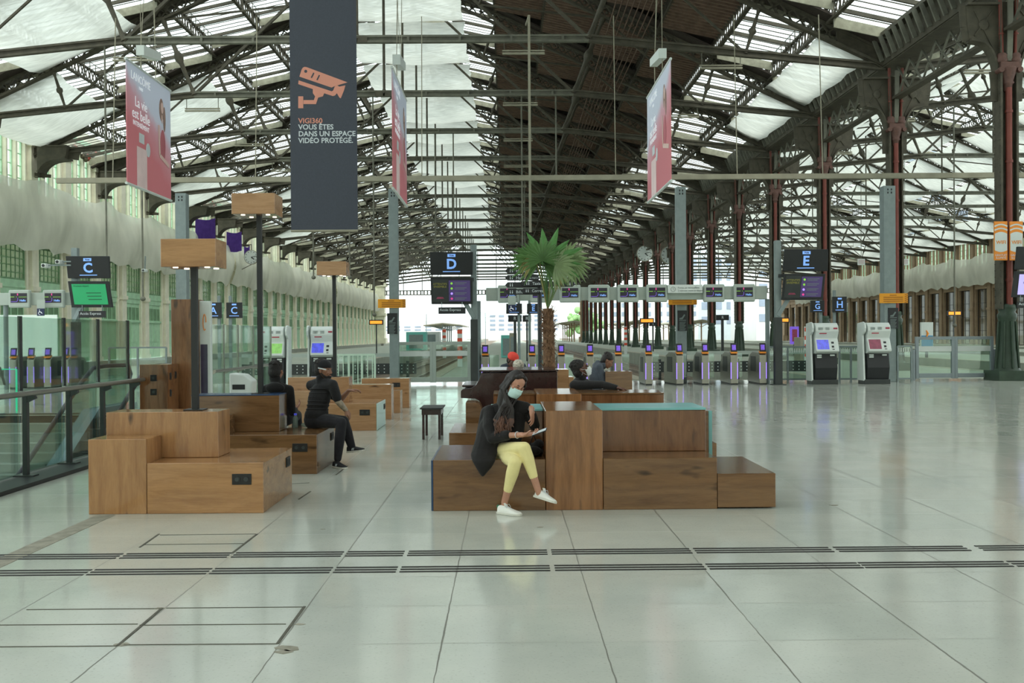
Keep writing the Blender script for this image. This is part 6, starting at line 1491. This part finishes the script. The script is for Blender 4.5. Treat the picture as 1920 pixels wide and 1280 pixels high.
def add_hand(mb, w, d, n, curl=0.35, side=1, s=1.0, spread=0.10, thumb=0.5, curls=None):
    """wrist w, pointing d, palm faces n; side=+1 puts the thumb on cross(n,d)"""
    d = V(d).normalized(); n = (V(n) - d * V(n).dot(d)).normalized(); sd = n.cross(d).normalized() * side
    L = (.066, .076, .071, .055); R0 = (.0088, .0090, .0086, .0076)
    kn = []
    for i in range(4):
        off = (.030 - .020 * i) * s; k = w + d * ((.088, .092, .088, .080)[i] * s) + sd * off
        round_chain(mb, [w + sd * off * 0.6 + d * .008, w + sd * off * .9 + d * .05 * s, k], [.016 * s, .0145 * s, .011 * s], 8); kn.append(k)
    for i in range(4):
        dd = (d + sd * (spread * (1.2 - i * .8))).normalized(); p = kn[i]; a = curls[i] if curls else curl * (1 + .12 * i); pts = [p]; rs = [R0[i] * s]
        ang = a * .5
        for q, fr in enumerate((.45, .30, .25)):
            v = dd * math.cos(ang) + n * math.sin(ang); p = p + v * L[i] * fr * s; pts.append(p); rs.append(R0[i] * s * (.95 - .09 * q)); ang += a
        round_chain(mb, pts, rs, 8)
    t0 = w + d * .022 * s + sd * .026 * s; t1 = t0 + (d * .6 + sd * .65 + n * .35 * thumb).normalized() * .040 * s; t2 = t1 + (d * .85 + sd * .25 + n * .6 * thumb).normalized() * .032 * s; t3 = t2 + (d * .95 + n * .6 * thumb).normalized() * .024 * s
    round_chain(mb, [t0, t1, t2, t3], [.015 * s, .0115 * s, .0098 * s, .0080 * s], 8)
def shoe(P, heel, toe, up, mu, ms, s=1.0, laces=True, tab=None, stripe=None):
    """low sneaker lofted between heel and toe on the ground plane of the foot"""
    f = (V(toe) - V(heel)); Ln = f.length; R = frame(f, up)
    def p(x, y, z): return V(heel) + R @ V((x, y * Ln, z))
    secs = [(0.0, .026, .030, .066), (.06, .033, .012, .078), (.20, .036, .0, .080), (.34, .036, .0, .076), (.48, .038, .0, .064), (.62, .044, .0, .050), (.78, .046, .0, .040), (.92, .038, .0, .032), (1.0, .018, .004, .022)]
    n = 14; mb = MB(); vs = []; fs = []
    for y, hw, zb, zt in secs:
        for k in range(n):
            a = 2 * PI * k / n; cx = math.cos(a); sz = math.sin(a)
            x = hw * s * (abs(cx) ** .75) * (1 if cx >= 0 else -1); z = (0.020 + (zt - .020) * max(0, sz) ** .8 + .020 * min(0, sz)) * s
            vs.append(p(x, y, z))
    for i in range(len(secs) - 1):
        for k in range(n): q = (k + 1) % n; fs.append((i * n + k, i * n + q, (i + 1) * n + q, (i + 1) * n + k))
    fs += [tuple(range(n)), tuple(range((len(secs) - 1) * n, len(secs) * n))]
    mb.add(vs, fs, True); o = mb.build('shoe', M[mu], P); sb = o.modifiers.new('s', 'SUBSURF'); sb.levels = sb.render_levels = 1
    mb = MB(); mb.add([p(hw * s * 1.02 * sx_, -.015 + y * 1.03, 0) for sx_, seq in ((1, secs), (-1, secs[::-1])) for y, hw, a, b in seq] + [p(hw * s * 1.02 * sx_, -.015 + y * 1.03, .019 * s) for sx_, seq in ((1, secs), (-1, secs[::-1])) for y, hw, a, b in seq], [])
    m_ = len(secs) * 2; base = list(range(m_)); mb.f += [base[::-1], [i + m_ for i in base]] + [[i, (i + 1) % m_, (i + 1) % m_ + m_, i + m_] for i in base]; mb.m += [0] * (m_ + 2); mb.sm += [False] * (m_ + 2)
    mb.build('sole', M[ms], o, bevel=0.003)
    if laces:
        for k in range(5): y = .36 + k * .065; zt = .074 - k * .0068; mb = MB(); mb.tube([p(-.022 * s, y, (zt - .008) * s), p(0, y + .01, (zt + .004) * s), p(.022 * s, y, (zt - .008) * s)], .0028, 6); mb.build('lace', M['letter_dim'], o)
        mb = MB(); mb.tube([p(0, .37, .078 * s), p(.02, .43, .088 * s), p(.034, .46, .062 * s), p(.01, .40, .078 * s)], .0022, 5); mb.tube([p(0, .37, .078 * s), p(-.022, .42, .088 * s), p(-.032, .47, .060 * s)], .0022, 5); mb.build('lace_bow', M['letter_dim'], o)
        mb = MB(); mb.add([p(-.020 * s, .36, .072 * s), p(.020 * s, .36, .072 * s), p(.018 * s, .29, .096 * s), p(-.018 * s, .29, .096 * s)], [(0, 1, 2, 3)]); q = mb.build('tongue', M[mu], o, fix=False); md = q.modifiers.new('t', 'SOLIDIFY'); md.thickness = .005
    if tab: mb = MB(); mb.ball(p(0, .00, .062 * s), (.020 * s, .010 * s, .016 * s), 10, 7, R); mb.build('heel_tab', M[tab], o)
    if stripe:
        for y in (.36, .44): mb = MB(); mb.tube([p(.040 * s, y, .026 * s), p(.0385 * s, y + .05, .05 * s)], .004, 6); mb.build('side_stripe', M[stripe], o)
    return o

def make_person(label, J, o):
    """J: joint positions in world space. o: options"""
    P = thing('person', label, 'person', (J['pelvis'].x, J['pelvis'].y, 0)); off = -P.location
    J = {k: (v + off if k not in ('face', 'up', 'supL', 'supR') else v) for k, v in J.items()}
    g = o.get('girth', 1.0); vx = o.get('voxel', 0.007)
    R = frame(J['face'], J['up']); hc = J['head']; hs = o.get('hs', 1.0)
    neck0 = hc + R @ V((0, -.03, -.06)); chest = J['pelvis'].lerp((J['shL'] + J['shR']) / 2, 0.62); nb = (J['shL'] + J['shR']) / 2
    mb = MB(); add_head(mb, hc, R, hs)
    round_chain(mb, [neck0, (neck0 + nb) / 2, nb + V((0, 0, -.01))], [.052, .048, .055])
    sd = (J['shR'] - J['shL']).normalized(); ax = (nb - J['pelvis']).normalized(); fw = sd.cross(ax).normalized()
    B = Matrix((sd, fw, ax)).transposed()
    mb.ball(chest, (.135 * g, .095 * g, .19), 16, 12, B); mb.ball(J['pelvis'], (.145 * g, .105 * g, .11), 16, 12, B); mb.ball(J['pelvis'].lerp(nb, .35), (.115 * g, .09 * g, .16), 16, 12, B)
    round_chain(mb, [J['shL'], nb, J['shR']], [.045, .06, .045])
    for s_ in 'LR':
        sh, el, wr = J['sh' + s_], J['el' + s_], J['wr' + s_]
        round_chain(mb, [sh, sh.lerp(el, .35), el, el.lerp(wr, .3), wr], [.046 * g, .043 * g, .034 * g, .035 * g, .024])
        h = o.get('hand' + s_)
        if h: add_hand(mb, wr, *h[0], **h[1])
        kn, an = J['kn' + s_], J['an' + s_]; hp = J['hip' + s_]
        round_chain(mb, [hp, hp.lerp(kn, .5), kn, kn.lerp(an, .3), kn.lerp(an, .75), an], [.078, .068, .05, .052, .034, .030])
        fd = (J['toe' + s_] - J['heel' + s_]); round_chain(mb, [an, J['heel' + s_].lerp(an, .55) + fd * .12], [.03, .026])
    body = solid(mb, 'body', [M[o['skin']]], P, o.get('bvox', vx), 2)
    face_parts(hc, R, P, hs, o.get('mask'), o.get('lid', .3), o['skin'], brow=o.get('brow', 'hair_black'))
    # clothing
    t = 0.014
    mb = MB(); k = o.get('loose', 1.0)
    mb.ball(chest, (.152 * g * k, .118 * g * k, .215), 16, 12, B); mb.ball(J['pelvis'] + ax * .05, (.158 * g * k, .125 * g * k, .13), 16, 12, B); mb.ball(J['pelvis'].lerp(nb, .4), (.142 * g * k, .113 * g * k, .2), 16, 12, B)
    round_chain(mb, [J['shL'] + V((0, 0, -.005)), nb - ax * .02, J['shR'] + V((0, 0, -.005))], [.062 * k, .078, .062 * k])
    for s_ in 'LR': round_chain(mb, [J['sh' + s_] + ax * .005, nb.lerp(J['sh' + s_], .45) + ax * .028, nb + ax * .05], [.055 * k, .058, .06])
    slv = o.get('sleeve', 1.0)
    for s_ in 'LR':
        sh, el, wr = J['sh' + s_], J['el' + s_], J['wr' + s_]
        if slv >= .9: e = el.lerp(wr, (slv - .1)); round_chain(mb, [sh, sh.lerp(el, .4), el, el.lerp(wr, .35), e], [.062 * g * k, .060 * g * k, .052 * g * k, .050 * g * k, .038 * k])
        else: e = sh.lerp(el, slv * 1.6 if slv < .6 else .98); round_chain(mb, [sh, sh.lerp(e, .5), e], [.062 * g * k, .060 * g * k, .056 * g * k])
    if o.get('collar'): round_chain(mb, [neck0 + V((0, 0, -.02)) + (R @ V((-.03, 0, 0))), neck0 + V((0, 0, -.02)) + (R @ V((.03, 0, 0)))], [.045, .045]); round_chain(mb, [nb, neck0 - ax * .03], [.075, .062])
    if o.get('hood'): mb.ball(nb + fw * (-.085 * o.get('back', 1)) + ax * .03, (.12, .06, .07), 14, 10, B)
    top = solid(mb, o.get('top_name', 'jacket'), [M[o['top']]], P, vx, 5)
    if o.get('quilt'):
        mb = MB()
        for i in range(7):
            c = J['pelvis'].lerp(nb, .15 + .12 * i); rx_, ry_ = .143 * g, .112 * g
            mb.tube([c + B @ V((rx_ * math.cos(a), ry_ * math.sin(a), 0)) for a in [2 * PI * q / 24 for q in range(25)]], .010, 6)
        mb.build('quilted_seams', M[o['top']], top)
    mb = MB(); mb.ball(J['pelvis'] - ax * .02, (.152 * g, .118 * g, .12), 16, 12, B); hem = o.get('hem', .97); lg = o.get('leg', 1.0)
    for s_ in 'LR':
        hp, kn, an = J['hip' + s_], J['kn' + s_], J['an' + s_]; e = kn.lerp(an, hem)
        round_chain(mb, [hp, hp.lerp(kn, .5), kn, kn.lerp(e, .4), e], [.092 * lg, .084 * lg, .066 * lg, .066 * lg, .046 * lg], 12)
    for p_, r_ in o.get('fill', ()): mb.ball(p_ + off, r_, 10, 8)
    solid(mb, 'trousers', [M[o['legs']]], P, vx, 4)
    for s_ in 'LR':
        up_ = J.get('sup' + s_, V((0, 0, 1))); shoe(P, J['heel' + s_], J['toe' + s_], up_, o.get('shoe', 'darkshoe'), o.get('sole', 'sole'), o.get('fs', 1.0), o.get('laces', False), o.get('tab'), o.get('stripe'))
    hair = o.get('hair')
    if hair == 'short':
        mb = MB(); mb.ball(hc + R @ (V((0, -.022, .052)) * hs), tuple(x * hs for x in (.083, .098, .086)), 18, 12, R); mb.ball(hc + R @ (V((0, -.048, -.005)) * hs), tuple(x * hs for x in (.079, .070, .085)), 16, 10, R)
        rr_ = random.Random(1)
        for i in range(90):
            a = rr_.uniform(0, 2 * PI); e = rr_.uniform(0.05, 1.3); d = V((math.sin(e) * math.cos(a), math.sin(e) * math.sin(a) - .15, math.cos(e))); mb.ball(hc + R @ (V((d.x * .08, -.022 + d.y * .093, .052 + d.z * .086)) * hs), .013 * hs, 6, 4)
        h = solid(mb, 'hair', [M[o.get('hairmat', 'hair_black')]], P, .006, 2)
    return P, J, R, B, nb, hc

A = at
# ---- 1. seated woman in the foreground
# head facing down towards the phone in her right hand, arm of the other side propped on the pillar block
up = V((.18, .25, .95))
J = dict(pelvis=A(927, 842, 9.06), head=A(966, 722, 8.93), face=V((.42, -.80, -.42)), up=up,
         shL=A(921, 771, 9.06), shR=A(985, 765, 8.98), elL=A(921, 817, 8.88), wrL=A(979, 815, 8.66), elR=A(1003, 798, 9.06), wrR=A(996, 764, 8.88),
         hipL=A(936, 846, 9.0), hipR=A(945, 850, 9.02), knL=A(983, 840, 8.60), anL=A(1008, 916, 8.60), knR=A(966, 866, 8.58), anR=A(946, 941, 8.66))
J.update(heelL=A(1003, 932, 8.64), toeL=A(1041, 944, 8.50), heelR=V((A(934, 962, 8.65).x, 8.67, 0.001)), toeR=V((A(977, 965, 8.5).x, 8.54, 0.001)), supL=V((.30, .1, 1.0)))
P, Jw, R, B, nb, hc = make_person('seated woman in a black jacket and pale yellow trousers looking at her phone', J,
    dict(skin='skin_a', top='blackcloth', legs='yellowcloth', voxel=.006, bvox=.0042, hem=.68, leg=.86, girth=.86, loose=1.0, sleeve=.62, mask='maskblue', brow='hair_dark', lid=1.15,
         handL=((V((.95, -.25, .10)), V((-.1, -.15, 1))), dict(curl=.42, side=-1, thumb=1.0)), handR=((V((.10, -.18, -1)), V((-.5, .2, 0))), dict(curl=.30, side=-1, thumb=.4)),
         shoe='leather', sole='sole', laces=True, tab='greentab', fill=[(A(973, 853, 8.645), .034), (A(970, 851, 8.70), .058)], fs=1.0, hs=.96))
# open jacket hanging over the seat edge behind her hip
off = -P.location
def L_(px, py, y): return A(px, py, y) + off
mb = MB()
for a, b, ra, rb in ((L_(915, 775, 9.06), L_(905, 835, 9.06), .072, .078), (L_(930, 790, 9.08), L_(912, 845, 9.06), .09, .075)):
    round_chain(mb, [a, b], [ra, rb], 12)
rows = [(780, 905, 940, 9.02, .09), (800, 897, 940, 8.99, .10), (820, 892, 938, 8.96, .10), (840, 886, 935, 8.92, .095), (853, 882, 932, 8.86, .075), (864, 885, 929, 8.80, .05), (876, 892, 922, 8.775, .035), (886, 898, 913, 8.77, .028), (893, 903, 907, 8.77, .015)]
vs = []; fs = []; n_ = 14
for py, xa, xb, yy, th in rows:
    c0 = L_((xa + xb) / 2, py, yy); hw = (L_(xb, py, yy) - L_(xa, py, yy)).length / 2
    for k in range(n_): a = 2 * PI * k / n_; vs.append(c0 + V((math.cos(a) * hw * (1 + .05 * math.sin(3 * a)), math.sin(a) * th, 0)))
for i in range(len(rows) - 1):
    for k in range(n_): q = (k + 1) % n_; fs.append((i * n_ + k, i * n_ + q, (i + 1) * n_ + q, (i + 1) * n_ + k))
mb.add(vs, fs + [tuple(range(n_)), tuple(range((len(rows) - 1) * n_, len(rows) * n_))], True)
round_chain(mb, [L_(919, 772, 9.04), L_(918, 800, 8.92), L_(924, 820, 8.86), L_(950, 816, 8.76)], [.066, .062, .056, .046], 12)
round_chain(mb, [L_(970, 778, 9.0), L_(968, 810, 9.0), L_(958, 838, 9.02)], [.078, .072, .07], 12); round_chain(mb, [L_(983, 766, 8.99), L_(999, 790, 9.03)], [.058, .05], 12); round_chain(mb, [L_(1002, 797, 9.05), L_(998, 778, 8.95)], [.05, .043], 12)
solid(mb, 'open_jacket', [M['blackcloth']], P, .007, 5)
# long hair: cap with a centre parting and strands to the elbow
mb = MB(); rr_ = random.Random(8); hs = .96
mb.ball(hc + R @ (V((0, -.030, .046)) * hs), (.082, .092, .090), 20, 14, R); mb.ball(hc + R @ (V((0, -.07, -.03)) * hs), (.070, .06, .10), 16, 12, R)
for s_ in (-1, 1):
    for q_ in ((.022, .046, .110), (.044, .040, .094), (.064, .018, .064)): mb.ball(hc + R @ (V((s_ * q_[0], q_[1] - .004, q_[2])) * hs), (.024, .022, .020), 10, 8, R)
round_chain(mb, [hc + R @ V((0, -.07, .02)), L_(949, 738, 9.02), L_(944, 762, 9.04), L_(938, 785, 9.0)], [.075, .072, .068, .055], 14)
round_chain(mb, [hc + R @ V((-.05, -.03, -.02)), L_(952, 748, 8.93), L_(946, 770, 8.92), L_(940, 792, 8.88)], [.048, .042, .040, .034], 12)
me = MB()
for i in range(40):
    side_ = -1 if i % 3 else 1
    a = rr_.uniform(.1, 1.0)
    p0 = hc + R @ (V((side_ * rr_.uniform(.004, .02), .045 - .10 * a, .125 - .02 * a)) * hs)
    p1 = hc + R @ (V((side_ * rr_.uniform(.072, .088), .04 - .10 * a, .03)) * hs)
    p2 = hc + R @ (V((side_ * rr_.uniform(.070, .092), .025 - .10 * a, -.08)) * hs)
    if side_ < 0: p3 = L_(rr_.uniform(940, 957), 762, rr_.uniform(8.84, 8.96)); p4 = L_(rr_.uniform(926, 950), rr_.uniform(782, 798), rr_.uniform(8.80, 8.88)); p5 = L_(rr_.uniform(926, 950), rr_.uniform(802, 822), rr_.uniform(8.76, 8.83))
    else: p3 = L_(rr_.uniform(952, 962), 768, rr_.uniform(8.84, 8.90)); p4 = L_(rr_.uniform(950, 962), 785, 8.83); p5 = L_(rr_.uniform(950, 966), rr_.uniform(795, 812), 8.80)
    round_chain(mb, [p0, p1, p2, p3, p4], [.010, .013, .014, .014, .012], 6)
    round_chain(me, [p4, p4.lerp(p5, .5) + V((rr_.uniform(-.01, .01), 0, 0)), p5], [.0125, .010, .005], 6)
solid(mb, 'hair', [M['hair_dark']], P, .0055, 1); solid(me, 'hair_ends', [M['hair_ends']], P, .005, 1)
for nm_, mt_, n1_, w0_ in (('hair_locks', 'hair_dark', 60, 0), ('hair_tips', 'hair_ends', 60, 1)):
    ml_ = MB()
    for i in range(n1_):
        q0 = L_(rr_.uniform(944, 958), rr_.uniform(745, 756), rr_.uniform(8.84, 8.90)); q1 = L_(rr_.uniform(936, 956), 772, rr_.uniform(8.82, 8.88)); q2 = L_(rr_.uniform(926, 954), 794, rr_.uniform(8.78, 8.83)); q3 = L_(rr_.uniform(926, 956), rr_.uniform(808, 824), rr_.uniform(8.75, 8.80))
        if w0_ == 0: q0 = hc + R @ (V((rr_.uniform(-.09, -.07), rr_.uniform(-.06, .03), rr_.uniform(-.05, .02))) * hs); seq = [q0, q1, q2]; rs_ = [.004, .006, .004]
        else: seq = [q1.lerp(q2, rr_.uniform(.3, .8)), q2 + V((rr_.uniform(-.012, .012), -.008, 0)), q3]; rs_ = [.003, .0055, .0015]
        wv_ = V((rr_.uniform(-.008, .008), -.006, 0)); mid_ = seq[0].lerp(seq[1], .5) + wv_; ml_.tube([seq[0], mid_, seq[1], seq[1].lerp(seq[2], .5) - wv_, seq[2]], [rs_[0], (rs_[0] + rs_[1]) / 2, rs_[1], rs_[1] * .9, rs_[2]], 5)
    ml_.build(nm_, M[mt_], P)
# watch and bracelet
w = Jw['wrR']; d_ = (Jw['wrR'] - Jw['elR']).normalized(); mb = MB(); c_ = w - d_ * .02; Rw = frame(d_, (0, 1, 0)); mb.tube([c_ + Rw @ V((.027 * math.cos(a), 0, .027 * math.sin(a))) for a in [2 * PI * i / 16 for i in range(17)]], .0045, 6); mb.ball(c_ + V((0, -.028, 0)), (.014, .005, .014), 10, 6); mb.build('wristwatch', M['steel'], P)
w = Jw['wrL']; d_ = (Jw['wrL'] - Jw['elL']).normalized(); c_ = w - d_ * .055; Rw = frame(d_, (0, 0, 1)); mb = MB(); mb.tube([c_ + Rw @ V((.029 * math.cos(a), 0, .029 * math.sin(a))) for a in [2 * PI * i / 16 for i in range(17)]], .003, 6); mb.build('bracelet', M['letter_dim'], P)
a = A(1005, 812, 8.60); b = A(1021, 806, 8.58); mb = MB(); f_ = (b - a).normalized(); mb.bar(a - f_ * .035, b + f_ * .02, .07, .009, up=(-.3, -.2, 1)); o_ = mb.build('smartphone', M['black'], bevel=.003); tag(o_, 'smartphone lying in the hand of the woman in yellow trousers', 'phone'); mb = MB(); u_ = V((-.3, -.2, 1)).normalized() * .0052; mb.bar(a - f_ * .03 + u_, b + f_ * .015 + u_, .062, .001, up=(-.3, -.2, 1)); mb.build('phone_screen', M['letter_dim'], o_)
# black bag behind her
mb = MB(); 
for px, py, r_ in ((1000, 840, .05), (1008, 846, .05), (1010, 832, .045), (994, 848, .045)): mb.ball(A(px, py, 9.12), (r_ * 1.1, .09, r_), 12, 8)
for px, py, r_ in ((1000, 845, .05),): mb.ball(A(px, py, 9.0), (.075, .06, .045), 12, 8)
o_ = solid(mb, 'black_bag', [M['blackcloth']], None, .007, 4); tag(o_, 'soft black bag on the bench between the woman and the upright oak block', 'bag')
mb = MB(); mb.tube([A(992, 838, 9.05), A(1000, 815, 9.1), A(1010, 838, 9.08)], .006, 6); mb.build('bag_strap', M['blackcloth'], o_)

# ---- 2. man in a black hoodie seen from behind
def sit(y, head, pelvis, shL, shR, elL, elR, wrL, wrR, knL, knR, anL, anR, face, up=(0, 0, 1), dyk=.0):
    J = dict(face=V(face), up=V(up))
    for k, v in dict(head=head, pelvis=pelvis, shL=shL, shR=shR, elL=elL, elR=elR, wrL=wrL, wrR=wrR, knL=knL, knR=knR, anL=anL, anR=anR).items():
        J[k] = v if isinstance(v, Vector) else A(v[0], v[1], y + v[2])
    return J
def feet(J, dL, dR, L=.26):
    for s_, d in (('L', dL), ('R', dR)):
        an = J['an' + s_]; d = V(d).normalized(); g = V((an.x, an.y, max(0.001, an.z - .085))) ; J['heel' + s_] = g - d * .07; J['toe' + s_] = g + d * (L - .07)
def hips(J, sp=.085):
    sd = (J['shR'] - J['shL']); sd.z = 0; sd.normalize(); J['hipL'] = J['pelvis'] - sd * sp + V((0, 0, -.02)); J['hipR'] = J['pelvis'] + sd * sp + V((0, 0, -.02))
y = 12.22
px_ = A(520, 700, y).x; pv = V((px_, y, .565))
J = sit(y, (518, 697, .02), pv, (496, 731, 0), (542, 731, 0), (491, 772, .05), (547, 772, .02), (503, 778, .30), (554, 768, .22), V((px_ - .16, y + .44, .56)), V((px_ + .14, y + .44, .56)), V((px_ - .16, y + .52, .09)), V((px_ + .14, y + .52, .09)), (.25, .96, -.1)); hips(J); feet(J, (-.1, 1, 0), (.1, 1, 0))
make_person('seated man in a black hoodie with his back to the camera', J, dict(skin='skin_c', top='blackcloth', top_name='hoodie', legs='jeans', hood=True, collar=True, back=-1, hair='short', voxel=.009, bvox=.006, loose=1.02,
            handR=((V((.3, .5, .5)), V((-.5, 0, .5))), dict(curl=.4, side=1)), handL=((V((.3, .8, .2)), V((0, 0, 1))), dict(curl=.5, side=-1))))
# ---- 3. man in a black vest, turned right, legs crossed over the seat end
y = 12.1
J = sit(y, (607, 694, -.02), A(592, 797, y), (583, 722, .10), (624, 721, -.12), (640, 748, .2), (634, 752, -.10), (654, 732, .15), (648, 768, -.02), A(644, 789, y - .05), A(640, 792, y - .25), A(661, 842, y - .06), A(633, 857, y - .30), (.90, -.30, -.02), (0.02, 0, 1))
J['pelvis'].z = .56; hips(J, .08)
feet(J, (1, -.15, .10), (.75, -.55, 0)); J['toeL'] = A(684, 845, y - .12); J['heelL'] = A(652, 848, y - .03); J['anR'].z = .095; g_ = J['anR']; J['heelR'] = V((g_.x - .05, g_.y + .03, .001)); J['toeR'] = V((g_.x + .12, g_.y - .14, .001)); J['supL'] = V((-.15, 0, 1))
P, Jw, R, B, nb, hc = make_person('seated bearded man in a black quilted vest with a tattooed forearm, legs crossed', J, dict(skin='skin_b', top='blackvest', top_name='quilted_vest', legs='jeans', collar=True, hair='short', voxel=.008, bvox=.0055, sleeve=.5, loose=1.02, quilt=True, shoe='darkshoe', stripe='letter_dim', fs=1.05,
            handR=((V((.35, .3, -.6)), V((-.5, 0, .2))), dict(curl=.6, side=1)), handL=((V((1, .1, .1)), V((0, 0, -1))), dict(curl=.5, side=1))))
mb = MB(); round_chain(mb, [Jw['elR'], Jw['elR'].lerp(Jw['wrR'], .4), Jw['wrR']], [.042, .040, .030]); solid(mb, 'tattooed_forearm', [M['tattoo']], P, .008, 2)
mb = MB()
for p, r_ in (((0, .070, -.080), (.036, .034, .026)), ((0, .090, -.045), (.024, .012, .005))): mb.ball(hc + R @ V(p), r_, 12, 8, R)

for s_ in (-1, 1): round_chain(mb, [hc + R @ V((s_ * .070, .004, -.035)), hc + R @ V((s_ * .058, .034, -.068)), hc + R @ V((s_ * .03, .062, -.088))], [.010, .013, .016])
solid(mb, 'beard', [M['hair_black']], P, .006, 2)
mb = MB(); mb.ball(hc + R @ V((0, -.006, .066)), (.086, .100, .072), 18, 12, R); solid(mb, 'dark_cap', [M['jeans']], P, .006, 3)
mb = MB(); mb.bar(hc + R @ V((.080, .075, .012)), hc + R @ V((.086, -.03, .03)), .004, .012); mb.build('glasses_arm', M['letter_dim'], P)
# ---- 4. man leaning back with a white mask, arm along the bench
y = 12.92
pv = V((A(1092, 700, y).x + .03, y, .56))
J = sit(y, (1090, 693, -.02), pv, (1076, 722, -.14), (1098, 718, .14), (1128, 721, -.36), (1110, 745, .30), (1158, 727, -.50), (1130, 760, .30), V((pv.x + .46, y - .02, .56)), V((pv.x + .46, y + .2, .56)), V((pv.x + .55, y - .02, .09)), V((pv.x + .55, y + .2, .09)), (.93, -.05, .42), (-.4, 0, .9)); hips(J); feet(J, (1, 0, 0), (1, 0, 0))
P, Jw, R, B, nb, hc = make_person('reclining man in black with a white mask, arm stretched along the bench back', J, dict(skin='skin_d', top='blackcloth', legs='jeans', collar=True, hair='short', voxel=.009, bvox=.006, mask='maskwhite', sleeve=1.0,
            handL=((V((1, -.1, -.25)), V((0, -.2, -1))), dict(curl=.3, side=1)), handR=((V((1, 0, 0)), V((0, 0, -1))), dict(curl=.4, side=1)), hs=1.06))
mb = MB()
for x in (-.031, .031): mb.tube([hc + R @ V((x + .018 * math.cos(t_), .092, .006 + .014 * math.sin(t_))) for t_ in [2 * PI * i / 12 for i in range(13)]], .002, 5)
mb.bar(hc + R @ V((.05, .085, .01)), hc + R @ V((.08, .0, .012)), .003); mb.bar(hc + R @ V((-.05, .085, .01)), hc + R @ V((-.08, .0, .012)), .003); mb.build('eyeglasses', M['black'], P)
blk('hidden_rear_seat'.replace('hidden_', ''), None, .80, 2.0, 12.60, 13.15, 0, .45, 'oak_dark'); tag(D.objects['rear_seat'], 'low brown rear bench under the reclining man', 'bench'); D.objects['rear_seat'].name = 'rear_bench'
# ---- 5. bending man in a grey hoodie
y = 16.68
pv = V((A(1113, 700, y).x, y, .57))
J = sit(y, (1139, 677, -.05), pv, (1117, 686, .14), (1124, 688, -.14), (1126, 722, .12), (1134, 722, -.16), (1144, 722, .0), (1146, 724, -.14), V((pv.x + .40, y + .42, .55)), V((pv.x + .02, y + .50, .55)), V((pv.x + .42, y + .52, .09)), V((pv.x + .02, y + .58, .09)), (.85, -.25, -.55), (.45, 0, .8)); hips(J); feet(J, (0, 1, 0), (0, 1, 0))
P, Jw, R, B, nb, hc = make_person('man in a grey hoodie bending forward near the ticket gates', J, dict(skin='skin_b', top='hoodgrey', top_name='hoodie', legs='jeans', hood=True, collar=True, back=1, hair='short', hairmat='hair_dark', voxel=.010, bvox=.007, handL=((V((.4, -.2, -.8)), V((0, -1, 0))), dict(curl=.4)), handR=((V((.3, -.2, -.8)), V((0, -1, 0))), dict(curl=.4))))
# ---- 6, 7. two people behind the piano
y = 16.75
pv = V((A(958, 700, y).x - .02, y, .57))
J = sit(y, (961, 676, -.10), pv, (944, 689, 0), (980, 687, 0), (940, 720, -.05), (990, 716, -.05), (955, 735, -.3), (985, 735, -.3), V((pv.x - .13, y - .42, .55)), V((pv.x + .13, y - .42, .55)), V((pv.x - .13, y - .46, .09)), V((pv.x + .13, y - .46, .09)), (.62, -.66, -.42), (.1, 0, 1)); hips(J); feet(J, (0, -1, 0), (0, -1, 0))
P, Jw, R, B, nb, hc = make_person('man in a coral red cap sitting behind the piano', J, dict(skin='skin_d', top='navy', legs='jeans', voxel=.010, bvox=.007))
mb = MB(); mb.ball(hc + R @ V((0, -.040, -.01)), (.080, .072, .075), 14, 10, R); solid(mb, 'hair', [M['hair_black']], P, .007, 2)
mb = MB(); mb.ball(hc + R @ V((0, -.016, .066)), (.092, .108, .080), 18, 12, R); mb.ball(hc + R @ V((0, .115, .052)), (.068, .065, .012), 14, 8, R); solid(mb, 'cap', [M['redcap2']], P, .006, 3)
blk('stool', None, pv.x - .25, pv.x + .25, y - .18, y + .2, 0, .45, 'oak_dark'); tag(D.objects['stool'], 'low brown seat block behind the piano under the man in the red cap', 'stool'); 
y = 16.15
pv = V((A(972, 700, y).x, y, .40))
J = sit(y, (972, 690, 0), pv, (955, 712, .0), (990, 712, 0), (950, 735, 0), (996, 735, 0), (958, 750, -.15), (985, 750, -.15), V((pv.x - .12, y - .38, .42)), V((pv.x + .12, y - .38, .42)), V((pv.x - .12, y - .40, .09)), V((pv.x + .12, y - .40, .09)), (.3, -.9, -.4)); hips(J); feet(J, (0, -1, 0), (0, -1, 0))
P, Jw, R, B, nb, hc = make_person('person in a pale patterned headscarf low behind the piano lid', J, dict(skin='skin_c', top='trackgrey', legs='jeans', voxel=.010, bvox=.007))
mb = MB(); mb.ball(hc + R @ V((0, -.02, .045)), (.092, .105, .095), 18, 12, R); mb.ball(hc + R @ V((0, -.05, -.05)), (.085, .08, .085), 16, 10, R); solid(mb, 'headscarf', [M['scarf']], P, .006, 3)
